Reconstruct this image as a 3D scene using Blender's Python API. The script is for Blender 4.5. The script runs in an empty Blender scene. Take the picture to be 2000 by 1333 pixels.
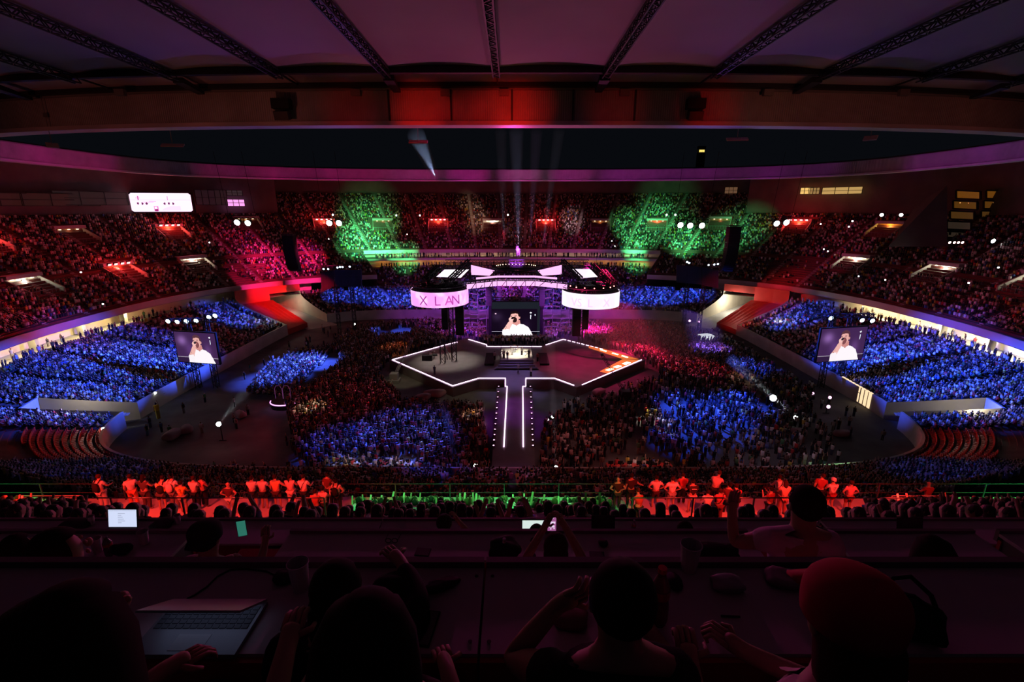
import bpy, bmesh, math, random
import numpy as np
from mathutils import Vector, Matrix
random.seed(7)
RNG = np.random.default_rng(11)
SC = bpy.context.scene
COL = SC.collection
# ---------------------------------------------------------------- camera
CAM_Z = 31.0
PITCH = math.radians(15.4)
FPX = 17.0 / 36.0 * 2000.0
CC, SS = math.cos(PITCH), math.sin(PITCH)
def direction(px, py):
    off = 666.5 - py
    return (px - 1000.0, FPX * CC + off * SS, -FPX * SS + off * CC)
def G(px, py, z=0.0):
    """the point of the level z seen at a picture position"""
    d = direction(px, py)
    t = (z - CAM_Z) / d[2]
    return Vector((d[0] * t, d[1] * t, z))
def P(px, py, D):
    """the point at distance D in front of the camera seen at a picture position"""
    d = direction(px, py)
    t = D / d[1]
    return Vector((d[0] * t, D, CAM_Z + d[2] * t))
def project(x, y, z):
    zc = y * CC - (z - CAM_Z) * SS
    yu = y * SS + (z - CAM_Z) * CC
    zc = np.where(np.abs(zc) < 1e-6, 1e-6, zc)
    return 1000 + FPX * x / zc, 666.5 - FPX * yu / zc, zc
cam_data = bpy.data.cameras.new('camera')
cam_data.lens = 17.0; cam_data.sensor_width = 36.0; cam_data.clip_start = 0.05; cam_data.clip_end = 3000
cam = bpy.data.objects.new('camera', cam_data); COL.objects.link(cam)
cam.location = (0, 0, CAM_Z); cam.rotation_euler = (math.pi / 2 - PITCH, 0, 0)
SC.camera = cam
SC.view_settings.view_transform = 'Standard'
SC.view_settings.look = 'None'
SC.view_settings.exposure = 0.0
SC.view_settings.gamma = 1.0
SC.cycles.max_bounces = 3
SC.cycles.diffuse_bounces = 1
SC.cycles.glossy_bounces = 1
SC.cycles.transmission_bounces = 2
SC.cycles.use_adaptive_sampling = True
SC.cycles.adaptive_threshold = 0.05
SC.cycles.adaptive_min_samples = 16
SC.cycles.volume_bounces = 0
SC.cycles.use_denoising = True
SC.cycles.sample_clamp_indirect = 2.0
SC.cycles.sample_clamp_direct = 0.0
try:
    SC.cycles.volume_step_rate = 4.0
except Exception:
    pass
# ---------------------------------------------------------------- materials
MATS = {}
def mat(name, color=(.5, .5, .5), rough=.7, emit=None, strength=1.0, metal=0.0, noise=0.0, nscale=3.0, objcol=False, attr=None, spec=.3, alpha=None, dark=None):
    if name in MATS: return MATS[name]
    m = bpy.data.materials.new(name); m.use_nodes = True
    nt = m.node_tree; b = nt.nodes['Principled BSDF']
    b.inputs['Base Color'].default_value = (*color, 1)
    b.inputs['Roughness'].default_value = rough
    b.inputs['Metallic'].default_value = metal
    b.inputs['Specular IOR Level'].default_value = spec
    src = None
    if objcol:
        oi = nt.nodes.new('ShaderNodeObjectInfo'); src = oi.outputs['Color']
    if attr:
        at = nt.nodes.new('ShaderNodeAttribute'); at.attribute_name = attr; src = at.outputs['Color']
    if noise > 0:
        tc = nt.nodes.new('ShaderNodeTexCoord'); nz = nt.nodes.new('ShaderNodeTexNoise')
        nz.inputs['Scale'].default_value = nscale; nz.inputs['Detail'].default_value = 6
        nt.links.new(tc.outputs['Object'], nz.inputs['Vector'])
        mr = nt.nodes.new('ShaderNodeMapRange')
        mr.inputs['From Min'].default_value = .3; mr.inputs['From Max'].default_value = .7
        mr.inputs['To Min'].default_value = 1 - noise; mr.inputs['To Max'].default_value = 1 + noise
        nt.links.new(nz.outputs['Fac'], mr.inputs['Value'])
        mx = nt.nodes.new('ShaderNodeVectorMath'); mx.operation = 'SCALE'
        if src: nt.links.new(src, mx.inputs[0])
        else: mx.inputs[0].default_value = color
        nt.links.new(mr.outputs['Result'], mx.inputs['Scale']); src = mx.outputs['Vector']
    if src: nt.links.new(src, b.inputs['Base Color'])
    if emit is not None:
        b.inputs['Emission Color'].default_value = (*emit, 1)
        b.inputs['Emission Strength'].default_value = strength
        if attr: nt.links.new(src, b.inputs['Emission Color'])
    if alpha is not None:
        b.inputs['Alpha'].default_value = alpha
    MATS[name] = m
    return m
def mat_ribbed(name, color, scale, axis='X', depth=.35, rough=.6):
    """sheet metal with ribs: bump from a wave"""
    if name in MATS: return MATS[name]
    m = mat(name, color, rough, noise=.12, nscale=.6)
    nt = m.node_tree; b = nt.nodes['Principled BSDF']
    tc = nt.nodes.new('ShaderNodeTexCoord'); w = nt.nodes.new('ShaderNodeTexWave')
    w.bands_direction = axis; w.inputs['Scale'].default_value = scale; w.inputs['Distortion'].default_value = 0
    nt.links.new(tc.outputs['Object'], w.inputs['Vector'])
    bp = nt.nodes.new('ShaderNodeBump'); bp.inputs['Strength'].default_value = depth; bp.inputs['Distance'].default_value = .1
    nt.links.new(w.outputs['Fac'], bp.inputs['Height']); nt.links.new(bp.outputs['Normal'], b.inputs['Normal'])
    return m
# ---------------------------------------------------------------- mesh collector
class MB:
    def __init__(s): s.v = []; s.f = []; s.m = []; s.mi = 0
    def quad(s, a, b, c, d):
        n = len(s.v); s.v += [tuple(a), tuple(b), tuple(c), tuple(d)]; s.f.append((n, n+1, n+2, n+3)); s.m.append(s.mi)
    def poly(s, pts):
        n = len(s.v); s.v += [tuple(p) for p in pts]; s.f.append(tuple(range(n, n+len(pts)))); s.m.append(s.mi)
    def hexa(s, p):
        """eight corners: bottom loop then top loop"""
        n = len(s.v); s.v += [tuple(q) for q in p]
        for f in ((3,2,1,0),(4,5,6,7),(0,1,5,4),(1,2,6,5),(2,3,7,6),(3,0,4,7)):
            s.f.append(tuple(n+i for i in f)); s.m.append(s.mi)
    def box(s, c, size, rz=0.0, rx=0.0):
        hx, hy, hz = size[0]/2, size[1]/2, size[2]/2
        R = Matrix.Rotation(rz, 3, 'Z') @ Matrix.Rotation(rx, 3, 'X'); c = Vector(c)
        s.hexa([c + R @ Vector((x*hx, y*hy, z*hz)) for z in (-1, 1) for x, y in ((-1,-1),(1,-1),(1,1),(-1,1))])
    def bar(s, a, b, w=.05, h=None):
        """a square bar from a to b"""
        a, b = Vector(a), Vector(b); d = b - a
        if d.length < 1e-6: return
        h = h or w; d.normalize()
        u = d.cross(Vector((0, 0, 1)))
        if u.length < 1e-3: u = Vector((1, 0, 0))
        u.normalize(); v = u.cross(d).normalized()
        q = [(-1,-1),(1,-1),(1,1),(-1,1)]
        s.hexa([a + u*(x*w/2) + v*(y*h/2) for x, y in q] + [b + u*(x*w/2) + v*(y*h/2) for x, y in q])
    def tube(s, pts, r, n=8, caps=True, closed=False):
        """round tube along points; r a number or a list"""
        pts = [Vector(p) for p in pts]; k = len(pts)
        rr = r if isinstance(r, (list, tuple)) else [r]*k
        base = len(s.v); prev = None
        for i, p in enumerate(pts):
            if closed: d = pts[(i+1) % k] - pts[i-1]
            else: d = pts[min(i+1, k-1)] - pts[max(i-1, 0)]
            if d.length < 1e-9: d = Vector((0,0,1))
            d.normalize()
            if prev is None:
                u = d.cross(Vector((0,0,1)))
                if u.length < 1e-3: u = Vector((1,0,0))
            else:
                u = prev - d*prev.dot(d)
            u.normalize(); prev = u; v = d.cross(u)
            for j in range(n):
                a = 2*math.pi*j/n
                s.v.append(tuple(p + (u*math.cos(a) + v*math.sin(a))*rr[i]))
        rings = k if closed else k-1
        for i in range(rings):
            i2 = (i+1) % k
            for j in range(n):
                j2 = (j+1) % n
                s.f.append((base+i*n+j, base+i*n+j2, base+i2*n+j2, base+i2*n+j)); s.m.append(s.mi)
        if caps and not closed:
            s.f.append(tuple(base+j for j in range(n-1, -1, -1))); s.m.append(s.mi)
            s.f.append(tuple(base+(k-1)*n+j for j in range(n))); s.m.append(s.mi)
    def lathe(s, prof, c=(0,0,0), n=20, caps=True):
        c = Vector(c); base = len(s.v)
        for r, z in prof:
            for j in range(n):
                a = 2*math.pi*j/n; s.v.append((c.x + r*math.cos(a), c.y + r*math.sin(a), c.z + z))
        for i in range(len(prof)-1):
            for j in range(n):
                j2 = (j+1) % n
                s.f.append((base+i*n+j, base+i*n+j2, base+(i+1)*n+j2, base+(i+1)*n+j)); s.m.append(s.mi)
        if caps:
            s.f.append(tuple(base+j for j in range(n-1,-1,-1))); s.m.append(s.mi)
            s.f.append(tuple(base+(len(prof)-1)*n+j for j in range(n))); s.m.append(s.mi)
    def sphere(s, c, r, nu=12, nv=8):
        c = Vector(c); r = (r, r, r) if not isinstance(r, (tuple, list)) else r
        base = len(s.v)
        for i in range(nv+1):
            t = math.pi*i/nv
            for j in range(nu):
                a = 2*math.pi*j/nu
                s.v.append((c.x + r[0]*math.sin(t)*math.cos(a), c.y + r[1]*math.sin(t)*math.sin(a), c.z + r[2]*math.cos(t)))
        for i in range(nv):
            for j in range(nu):
                j2 = (j+1) % nu
                s.f.append((base+i*nu+j, base+(i+1)*nu+j, base+(i+1)*nu+j2, base+i*nu+j2)); s.m.append(s.mi)
    def prism(s, poly, z0, z1):
        n = len(poly); base = len(s.v)
        s.v += [(p[0], p[1], z0) for p in poly] + [(p[0], p[1], z1) for p in poly]
        s.f.append(tuple(base+i for i in range(n-1,-1,-1))); s.m.append(s.mi)
        s.f.append(tuple(base+n+i for i in range(n))); s.m.append(s.mi)
        for i in range(n):
            j = (i+1) % n
            s.f.append((base+i, base+j, base+n+j, base+n+i)); s.m.append(s.mi)
    def truss(s, a, b, w=.5, chord=.06, step=None, tri=False):
        """lattice truss with four chords and zigzag web"""
        a, b = Vector(a), Vector(b); d = b - a; L = d.length; d.normalize()
        u = d.cross(Vector((0, 0, 1)))
        if u.length < 1e-3: u = Vector((1, 0, 0))
        u.normalize(); v = u.cross(d).normalized()
        cs = [u*(x*w/2) + v*(y*w/2) for x, y in ((-1,-1),(1,-1),(1,1),(-1,1))]
        for c in cs: s.bar(a+c, b+c, chord)
        step = step or w; n = max(1, int(round(L/step)))
        for i in range(n):
            p = a + d*(L*i/n); q = a + d*(L*(i+1)/n)
            for k in range(4):
                c0, c1 = cs[k], cs[(k+1) % 4]
                if (i+k) % 2: c0, c1 = c1, c0
                s.bar(p+c0, q+c1, chord*.6)
    def build(s, name, mats, parent=None, smooth=False, matrix=None):
        me = bpy.data.meshes.new(name)
        me.from_pydata(s.v, [], s.f)
        if not isinstance(mats, (list, tuple)): mats = [mats]
        for m in mats: me.materials.append(m)
        if len(mats) > 1: me.polygons.foreach_set('material_index', s.m)
        if smooth: me.polygons.foreach_set('use_smooth', [True]*len(s.f))
        me.update()
        o = bpy.data.objects.new(name, me); COL.objects.link(o)
        if parent is not None: o.parent = parent
        return o
def weld(o, dist=1e-4):
    bm = bmesh.new(); bm.from_mesh(o.data); bmesh.ops.remove_doubles(bm, verts=bm.verts, dist=dist)
    bmesh.ops.recalc_face_normals(bm, faces=bm.faces); bm.to_mesh(o.data); bm.free(); return o
def tag(o, label=None, cat=None, group=None, kind=None):
    if label: o['label'] = label
    if cat: o['category'] = cat
    if group: o['group'] = group
    if kind: o['kind'] = kind
    return o
def structure(o): o['kind'] = 'structure'; return o
def thing(name, loc, label, cat, group=None, rz=0.0):
    o = bpy.data.objects.new(name, None); COL.objects.link(o); o.empty_display_size = .2
    o.location = loc; o.rotation_euler = (0, 0, rz)
    return tag(o, label, cat, group)
def copy_tree(o, parent=None):
    c = o.copy(); COL.objects.link(c)
    if parent is not None: c.parent = parent
    for ch in list(o.children):
        copy_tree(ch, c)
    return c
def spot(loc, target, color, power, angle=20, blend=.6, radius=.15, name='spot_lamp'):
    l = bpy.data.lights.new(name, 'SPOT'); l.color = color; l.energy = power
    l.spot_size = math.radians(angle); l.spot_blend = blend; l.shadow_soft_size = radius
    o = bpy.data.objects.new(name, l); COL.objects.link(o); o.location = loc
    d = Vector(target) - Vector(loc); o.rotation_euler = d.to_track_quat('-Z', 'Y').to_euler()
    return o
def point(loc, color, power, radius=.2, name='point_lamp'):
    l = bpy.data.lights.new(name, 'POINT'); l.color = color; l.energy = power; l.shadow_soft_size = radius
    o = bpy.data.objects.new(name, l); COL.objects.link(o); o.location = loc
    return o
def text_mesh(s, size=1.0, extrude=0.0):
    """vertices and faces of a word, its baseline along x from 0"""
    c = bpy.data.curves.new('word', 'FONT'); c.body = s; c.size = size; c.extrude = extrude; c.resolution_u = 3
    o = bpy.data.objects.new('word', c); COL.objects.link(o)
    dg = bpy.context.evaluated_depsgraph_get(); dg.update()
    me = bpy.data.meshes.new_from_object(o.evaluated_get(dg))
    v = [tuple(x.co) for x in me.vertices]; f = [tuple(p.vertices) for p in me.polygons]
    bpy.data.objects.remove(o); bpy.data.curves.remove(c); bpy.data.meshes.remove(me)
    return v, f
# ================================================================ the stadium
C0 = 93.0
def ring(A, B, n, th, cy=C0):
    c, s = math.cos(th), math.sin(th)
    r = (abs(c/A)**n + abs(s/B)**n) ** (-1.0/n)
    return (r*c, cy + r*s)
def rad(d): return math.radians(d)
def thetas(d0, d1, step=1.5):
    k = max(1, int(round(abs(d1-d0)/step)))
    return [rad(d0 + (d1-d0)*i/k) for i in range(k+1)]
M_CONC = mat('concrete', (.13, .125, .12), .85, noise=.25, nscale=.5)
M_CONCL = mat('pale_concrete', (.55, .52, .47), .8, noise=.15, nscale=.4)
M_CREAM = mat('cream_paint', (.75, .66, .50), .8, noise=.08, nscale=.6)
M_RISER = mat('seat_row_red', (.16, .05, .045), .6, noise=.2, nscale=1.0)
M_RED = mat('red_paint', (.55, .06, .05), .6, noise=.15, nscale=.3)
M_FASCIA = mat_ribbed('ribbed_fascia', (.42, .38, .40), 1.6, 'X', .5)
M_FASCIA2 = mat('fascia_panel', (.60, .50, .56), .55, noise=.12, nscale=.2)
M_MEMB = mat('roof_membrane', (.50, .44, .47), .8, noise=.1, nscale=.12)
M_DARK = mat('dark_steel', (.035, .035, .04), .5)
M_BLACK = mat('matt_black', (.012, .012, .014), .7)
M_GREY = mat('grey_steel', (.25, .25, .26), .5)
M_FLOOR = mat('arena_floor', (.13, .125, .125), .8, noise=.3, nscale=.25)
M_WHITE = mat('white_paint', (.75, .75, .75), .6)
M_WALLD = mat('dark_wall', (.16, .145, .15), .8, noise=.2, nscale=.2)

fl = MB(); fl.quad((-160, -40, 0), (160, -40, 0), (160, 230, 0), (-160, 230, 0))
structure(fl.build('floor', M_FLOOR))

def low(t):      # lower bowl profile
    return (57+23*t, 44+16*t, 5.5-3.0*t, 1.8+5.2*t)
LOW_ROWS = 26
def lower_section(name, d0, d1, rows=LOW_ROWS, r0=0):
    b = MB(); ths = thetas(d0, d1, 1.6)
    for i in range(len(ths)-1):
        a0, a1 = ths[i], ths[i+1]
        A, B, n, z = low(r0/rows); p0, p1 = ring(A, B, n, a0), ring(A, B, n, a1)
        b.mi = 2; b.quad((*p0, 0), (*p1, 0), (*p1, z+.9), (*p0, z+.9))
        q0, q1 = ring(A+.25, B+.25, n, a0), ring(A+.25, B+.25, n, a1)
        b.quad((*p0, z+.9), (*p1, z+.9), (*q1, z+.9), (*q0, z+.9)); b.quad((*q0, z+.9), (*q1, z+.9), (*q1, z), (*q0, z))
        for r in range(r0, rows):
            A, B, n, z = low(r/rows); A2, B2, n2, z2 = low((r+1)/rows)
            if r == r0: A += .25; B += .25
            p0, p1 = ring(A, B, n, a0), ring(A, B, n, a1); q0, q1 = ring(A2, B2, n2, a0), ring(A2, B2, n2, a1)
            b.mi = 0; b.quad((*p0, z), (*p1, z), (*q1, z), (*q0, z))
            b.mi = 1; b.quad((*q0, z), (*q1, z), (*q1, z2), (*q0, z2))
    for a in (() if r0 else (ths[0], ths[-1])):        # the end walls
        b.mi = 3
        prof = []
        for r in range(rows+1):
            A, B, n, z = low(r/rows); prof.append((ring(A, B, n, a), z+ .9))
        for r in range(rows if d0 in (156,) and a == ths[0] or d1 in (384,) and a == ths[-1] or d0 == 36.5 else 13):
            b.quad((*prof[r][0], 0), (*prof[r+1][0], 0), (*prof[r+1][0], prof[r+1][1]), (*prof[r][0], prof[r][1]))
    return structure(b.build(name, [M_CONC, M_RISER, M_CONCL, M_CREAM]))
lower_section('wall_lower_stand_left', 156, 204)
lower_section('wall_lower_stand_near', 207, 333)
lower_section('wall_lower_stand_right', 336, 384)
lower_section('wall_lower_stand_far', 36.5, 143.5)
lower_section('wall_lower_stand_left_passage', 204, 207, r0=13)
lower_section('wall_lower_stand_right_passage', 333, 336, r0=13)

# the covered corners: red tarpaulin over the seats, then the tunnel mouth with a ramp
def corner(side):
    f = (lambda d: d) if side > 0 else (lambda d: 180-d)
    b = MB()
    for d in range(24, 31):
        a0, a1 = rad(f(d)), rad(f(d+1))
        A, B, n, z = low(0); A2, B2, n2, z2 = low(1)
        p0, p1, q0, q1 = ring(A, B, n, a0), ring(A, B, n, a1), ring(A2, B2, n2, a0), ring(A2, B2, n2, a1)
        b.quad((*p0, 0), (*p1, 0), (*p1, 1.4), (*p0, 1.4)); b.quad((*p0, 1.4), (*p1, 1.4), (*q1, 6.2), (*q0, 6.2))
    tag(b.build('seat_cover', M_RED), 'big red tarpaulin over the seats beside the %s corner ramp' % ('right' if side > 0 else 'left'), 'tarpaulin', kind='thing')
    w = MB()
    a = [rad(f(d)) for d in (24, 27, 30.5, 36.5)]
    A, B, n, z = low(1)
    for i in range(3):
        p0, p1 = ring(A, B, n, a[i]), ring(A, B, n, a[i+1])
        lo = 0 if i < 2 else 8.0
        w.mi = 0; w.quad((*p0, lo), (*p1, lo), (*p1, 10), (*p0, 10))
    # tunnel
    p0, p1 = Vector((*ring(A, B, n, a[2]), 0)), Vector((*ring(A, B, n, a[3]), 0))
    out = (p0+p1)/2 - Vector((0, C0, 0)); out.normalize()
    w.mi = 1
    for p in (p0, p1):
        w.quad(p, p + out*16, p + out*16 + Vector((0, 0, 8)), p + Vector((0, 0, 8)))
    w.quad(p0+out*16, p1+out*16, p1+out*16+Vector((0,0,8)), p0+out*16+Vector((0,0,8)))
    w.quad(p0+Vector((0,0,8)), p1+Vector((0,0,8)), p1+out*16+Vector((0,0,8)), p0+out*16+Vector((0,0,8)))
    w.mi = 2
    w.quad(p0 - out*16, p1 - out*16, p1 + out*16 + Vector((0,0,3.5)), p0 + out*16+Vector((0,0,3.5)))
    structure(w.build('wall_corner_right' if side > 0 else 'wall_corner_left', [M_RED, M_CREAM, M_CONCL]))
    return p0, p1, out
CR = corner(1); CL = corner(-1)

# walkway and gallery behind the lower bowl
def gallery(name, d0, d1, wall_mat, z0=7.0, z1=9.6, fa=6.0):
    b = MB(); ths = thetas(d0, d1, 1.6); A, B = 80, 60; n = 2.5
    for i in range(len(ths)-1):
        a0, a1 = ths[i], ths[i+1]
        p0, p1 = ring(A, B, n, a0), ring(A, B, n, a1); q0, q1 = ring(A+fa, B+fa, n, a0), ring(A+fa, B+fa, n, a1)
        b.mi = 0; b.quad((*p0, z0), (*p1, z0), (*q1, z0), (*q0, z0))
        b.mi = 1; b.quad((*q0, z0), (*q1, z0), (*q1, z1), (*q0, z1))
        b.mi = 0; b.quad((*ring(A+1.6, B+1.6, n, a0), z1), (*ring(A+1.6, B+1.6, n, a1), z1), (*q1, z1), (*q0, z1))
    return structure(b.build(name, [M_CONCL, wall_mat]))
gallery('wall_gallery_left', 139, 206, M_CREAM)
gallery('wall_gallery_right', -26, 41, M_CREAM)
# columns and stair flights seen in the side galleries
for side in (-1, 1):
    for d in (-22, -15, -8, -1, 6) :
        a = rad(d if side > 0 else 180-d)
        p = ring(84, 64, 2.5, a)
        b = MB(); b.box((p[0], p[1], 8.3), (1.2, .8, 2.6), rz=a)
        structure(b.build('trim_gallery_pier', M_CONCL))
# mid stand and two glazed galleries of the far side
b = MB(); ths = thetas(54, 126, 1.6)
def mid(t): return (80+9*t, 60+9*t, 2.5, 7.2+4.9*t)
for i in range(len(ths)-1):
    a0, a1 = ths[i], ths[i+1]
    for r in range(12):
        A, B, n, z = mid(r/12); A2, B2, n2, z2 = mid((r+1)/12)
        p0, p1 = ring(A, B, n, a0), ring(A, B, n, a1); q0, q1 = ring(A2, B2, n2, a0), ring(A2, B2, n2, a1)
        b.mi = 0; b.quad((*p0, z), (*p1, z), (*q1, z), (*q0, z))
        b.mi = 1; b.quad((*q0, z), (*q1, z), (*q1, z2), (*q0, z2))
structure(b.build('wall_mid_stand_far', [M_CONC, M_RISER]))
b = MB()
for i in range(len(ths)-1):
    a0, a1 = ths[i], ths[i+1]
    def band(A, z0, z1, mi, dB=0):
        p0, p1 = ring(A, A-20+dB, 2.5, a0), ring(A, A-20+dB, 2.5, a1); b.mi = mi
        b.quad((*p0, z0), (*p1, z0), (*p1, z1), (*p0, z1))
    def deck(A, A2, z, mi):
        p0, p1, q0, q1 = ring(A, A-20, 2.5, a0), ring(A, A-20, 2.5, a1), ring(A2, A2-20, 2.5, a0), ring(A2, A2-20, 2.5, a1); b.mi = mi
        b.quad((*p0, z), (*p1, z), (*q1, z), (*q0, z))
    deck(89, 95, 12.1, 0); band(95, 12.1, 14.3, 1); deck(90.5, 95, 14.3, 0); band(90.5, 14.3, 15.0, 2); deck(90.5, 97, 15.0, 0)
    band(97, 15.0, 16.5, 1); deck(92.6, 97, 16.4, 0); band(92.6, 16.4, 17.6, 2); deck(92.6, 93.4, 17.6, 0)
structure(b.build('wall_gallery_far', [M_CONCL, M_CREAM, M_WHITE]))

# upper tier
KT = .62
def up(k): return (93.3+k, 75+k, 2.5, 17+KT*k)
def ktop(d):
    d = d % 360
    if 44 <= d <= 136: return 31.0
    return 20.0
VOM = []        # vomitories: angle, k, half width (degrees) - filled below, used to keep the crowd away
def upper_section(name, d0, d1, k0, k1, front=True):
    b = MB(); ths = thetas(d0, d1, 1.4); rows = int(round((k1-k0)/.8)); dk = (k1-k0)/rows
    for i in range(len(ths)-1):
        a0, a1 = ths[i], ths[i+1]
        if front:
            A, B, n, z = up(k0)
            p0, p1 = ring(A-.35, B-.35, n, a0), ring(A-.35, B-.35, n, a1); q0, q1 = ring(A, B, n, a0), ring(A, B, n, a1)
            b.mi = 2
            b.quad((*p0, z-.5), (*p1, z-.5), (*p1, z+.9), (*p0, z+.9)); b.quad((*p0, z+.9), (*p1, z+.9), (*q1, z+.9), (*q0, z+.9))
            b.quad((*q0, z+.9), (*q1, z+.9), (*q1, z), (*q0, z)); b.quad((*p0, z-.5), (*p1, z-.5), (*q1, z-.5), (*q0, z-.5))
        for r in range(rows):
            A, B, n, z = up(k0+dk*r); A2, B2, n2, z2 = up(k0+dk*(r+1))
            p0, p1 = ring(A, B, n, a0), ring(A, B, n, a1); q0, q1 = ring(A2, B2, n2, a0), ring(A2, B2, n2, a1)
            b.mi = 0; b.quad((*p0, z), (*p1, z), (*q1, z), (*q0, z))
            b.mi = 1; b.quad((*q0, z), (*q1, z), (*q1, z2), (*q0, z2))
    return structure(b.build(name, [M_CONC, M_RISER, M_FASCIA2]))
upper_section('wall_upper_stand_left', 136, 206, -11.3, 20)
upper_section('wall_upper_stand_left_corner', 126, 136, -11.3, 31)
upper_section('wall_upper_stand_right', -26, 44, -11.3, 20)
upper_section('wall_upper_stand_right_corner', 44, 54, -11.3, 31)
upper_section('wall_upper_stand_far', 54, 126, 0, 31, front=False)
# end walls of the lowered centre and of the high centre block
b = MB()
for d in (54, 126):
    a = rad(d); pts = []
    A, B, n, z = up(-11.3)
    p = ring(A-.3, B-.3, n, a); q = ring(94, 76, 2.5, a)
    b.hexa([(*p, 7), (*q, 7), (q[0], q[1]+.4, 7), (p[0], p[1]+.4, 7), (*p, z+.9), (*q, 18), (q[0], q[1]+.4, 18), (p[0], p[1]+.4, z+.9)])
for d in (44, 136):
    a = rad(d); A, B, n, z = up(20); p = ring(A, B, n, a); A, B, n, z2 = up(31); q = ring(A, B, n, a)
    b.hexa([(*p, z-2), (*q, z-2), (q[0], q[1]+.4, z-2), (p[0], p[1]+.4, z-2), (*p, z+1), (*q, 41), (q[0], q[1]+.4, 41), (p[0], p[1]+.4, 41)])
structure(b.build('wall_stand_ends', M_WALLD))
# back wall up to the roof
for nm, d0, d1, k in (('wall_back_left', 136, 206, 20), ('wall_back_far', 44, 136, 31), ('wall_back_right', -26, 44, 20)):
    b = MB(); A, B, n, z = up(k)
    ths = thetas(d0, d1, 1.4)
    for i in range(len(ths)-1):
        p0, p1 = ring(A, B, n, ths[i]), ring(A, B, n, ths[i+1])
        b.quad((*p0, z-1), (*p1, z-1), (*p1, 42.2), (*p0, 42.2))
    structure(b.build(nm, M_WALLD))

# ---------------------------------------------------------------- roof
RA, RB, RN, RC = 78.0, 45.0, 2.8, 91.5
def rr(off, th): return ring(RA+off, RB+off, RN, th, RC)
def roof_ring(name, o0, z0, o1, z1, m, d0=0, d1=360, step=1.5):
    b = MB(); ths = thetas(d0, d1, step)
    for i in range(len(ths)-1):
        b.quad((*rr(o0, ths[i]), z0), (*rr(o0, ths[i+1]), z0), (*rr(o1, ths[i+1]), z1), (*rr(o1, ths[i]), z1))
    return b.build(name, m)
def roof_box_ring(name, o0, o1, z0, z1, m, d0=0, d1=360, step=1.5):
    b = MB(); ths = thetas(d0, d1, step)
    for i in range(len(ths)-1):
        a, c = ths[i], ths[i+1]
        A0, A1, B0, B1 = rr(o0, a), rr(o0, c), rr(o1, a), rr(o1, c)
        b.quad((*A0, z0), (*A1, z0), (*A1, z1), (*A0, z1)); b.quad((*B1, z0), (*B0, z0), (*B0, z1), (*B1, z1))
        b.quad((*A0, z0), (*B0, z0), (*B1, z0), (*A1, z0)); b.quad((*A0, z1), (*A1, z1), (*B1, z1), (*B0, z1))
    return b.build(name, m)
structure(roof_box_ring('trim_roof_fascia', 0.0, .9, 38.3, 40.7, M_FASCIA))
structure(roof_box_ring('trim_roof_lip', -.35, 1.3, 37.9, 38.25, M_FASCIA2))
structure(roof_box_ring('trim_roof_top_lip', -.2, 1.1, 40.7, 40.85, M_GREY))
structure(roof_ring('ceiling_soffit_strip', 1.2, 41.15, 5.2, 41.45, M_MEMB))
structure(roof_box_ring('trim_roof_ring_beam', .9, 1.7, 40.85, 41.2, M_DARK))
structure(roof_box_ring('trim_roof_inner_ring_tube', 4.9, 5.35, 41.0, 41.5, M_DARK))
structure(roof_ring('ceiling_roof_far', 5.2, 41.5, 60, 43.0, M_MEMB, -40, 220))
# near membrane bays, arched between the trusses
TX = [-1.2 + 8.45*i for i in range(-8, 9)]
b = MB()
for i in range(len(TX)-1):
    x0, x1 = TX[i], TX[i+1]; N = 8; ND = 16
    def zz(u, v, D):
        return 41.35 + .02*(42-D) + .55*math.sin(math.pi*u)*(.35+.65*min(1, v*3))
    for a in range(N):
        for c in range(ND):
            pts = []
            for (ua, vc) in ((a, c), (a+1, c), (a+1, c+1), (a, c+1)):
                u = ua/N; v = vc/ND; x = x0 + (x1-x0)*u
                Din = RC - (RB+5.2)*(max(0, 1-(abs(x)/(RA+5.2))**RN))**(1/RN)
                D = Din + 0.1 - (Din+14)*v
                pts.append((x, D, zz(u, v, D)))
            b.quad(*pts)
o = b.build('ceiling_membrane_near', M_MEMB, smooth=True); weld(o); structure(o)
for i, x in enumerate(TX):
    Din = RC - (RB+5.2)*(max(0, 1-(abs(x)/(RA+5.2))**RN))**(1/RN)
    t = MB(); t.truss((x, Din+.2, 40.95), (x, -12, 41.6), .5, .09, .55)
    if i % 2 == 1:
        t.hexa([(x-.42, Din+.5, 40.6), (x+.42, Din+.5, 40.6), (x+.3, Din+3.4, 40.35), (x-.3, Din+3.4, 40.35),
                (x-.42, Din+.5, 41.0), (x+.42, Din+.5, 41.0), (x+.3, Din+3.4, 40.6), (x-.3, Din+3.4, 40.6)])
    else:
        t.bar((x, Din, 41.1), (x, Din+4.2, 41.0), .12)
    structure(t.build('trim_roof_truss', M_DARK))
# seam posts on the fascia
b = MB()
for th in (270, 263.5, 276.5, 257, 283):
    p = rr(.95, rad(th)); b.box((p[0], p[1]-.08, 39.5), (.14, .16, 2.5))
structure(b.build('trim_fascia_seams', M_DARK))

# ---------------------------------------------------------------- near tier under the camera
b = MB()
def near_z(D): return 17.0 + .64*(19.6-D)
ND = 16
b.mi = 2
b.quad((-70, 19.6, 17.0), (70, 19.6, 17.0), (70, 21.3, 17.0), (-70, 21.3, 17.0))
b.quad((-70, 21.3, 14.5), (70, 21.3, 14.5), (70, 21.3, 17.0), (-70, 21.3, 17.0))
for r in range(ND):
    D0 = 19.6 - .8*r; D1 = D0-.8; z0 = 17.0+.512*r; z1 = z0+.512
    b.mi = 0; b.quad((-70, D0, z0), (-70, D1, z0), (70, D1, z0), (70, D0, z0))
    b.mi = 1; b.quad((-70, D1, z0), (-70, D1, z1), (70, D1, z1), (70, D1, z0))
NEAR_TOP = 17.0+.512*ND
b.mi = 2; DT = 19.6-.8*ND
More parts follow.
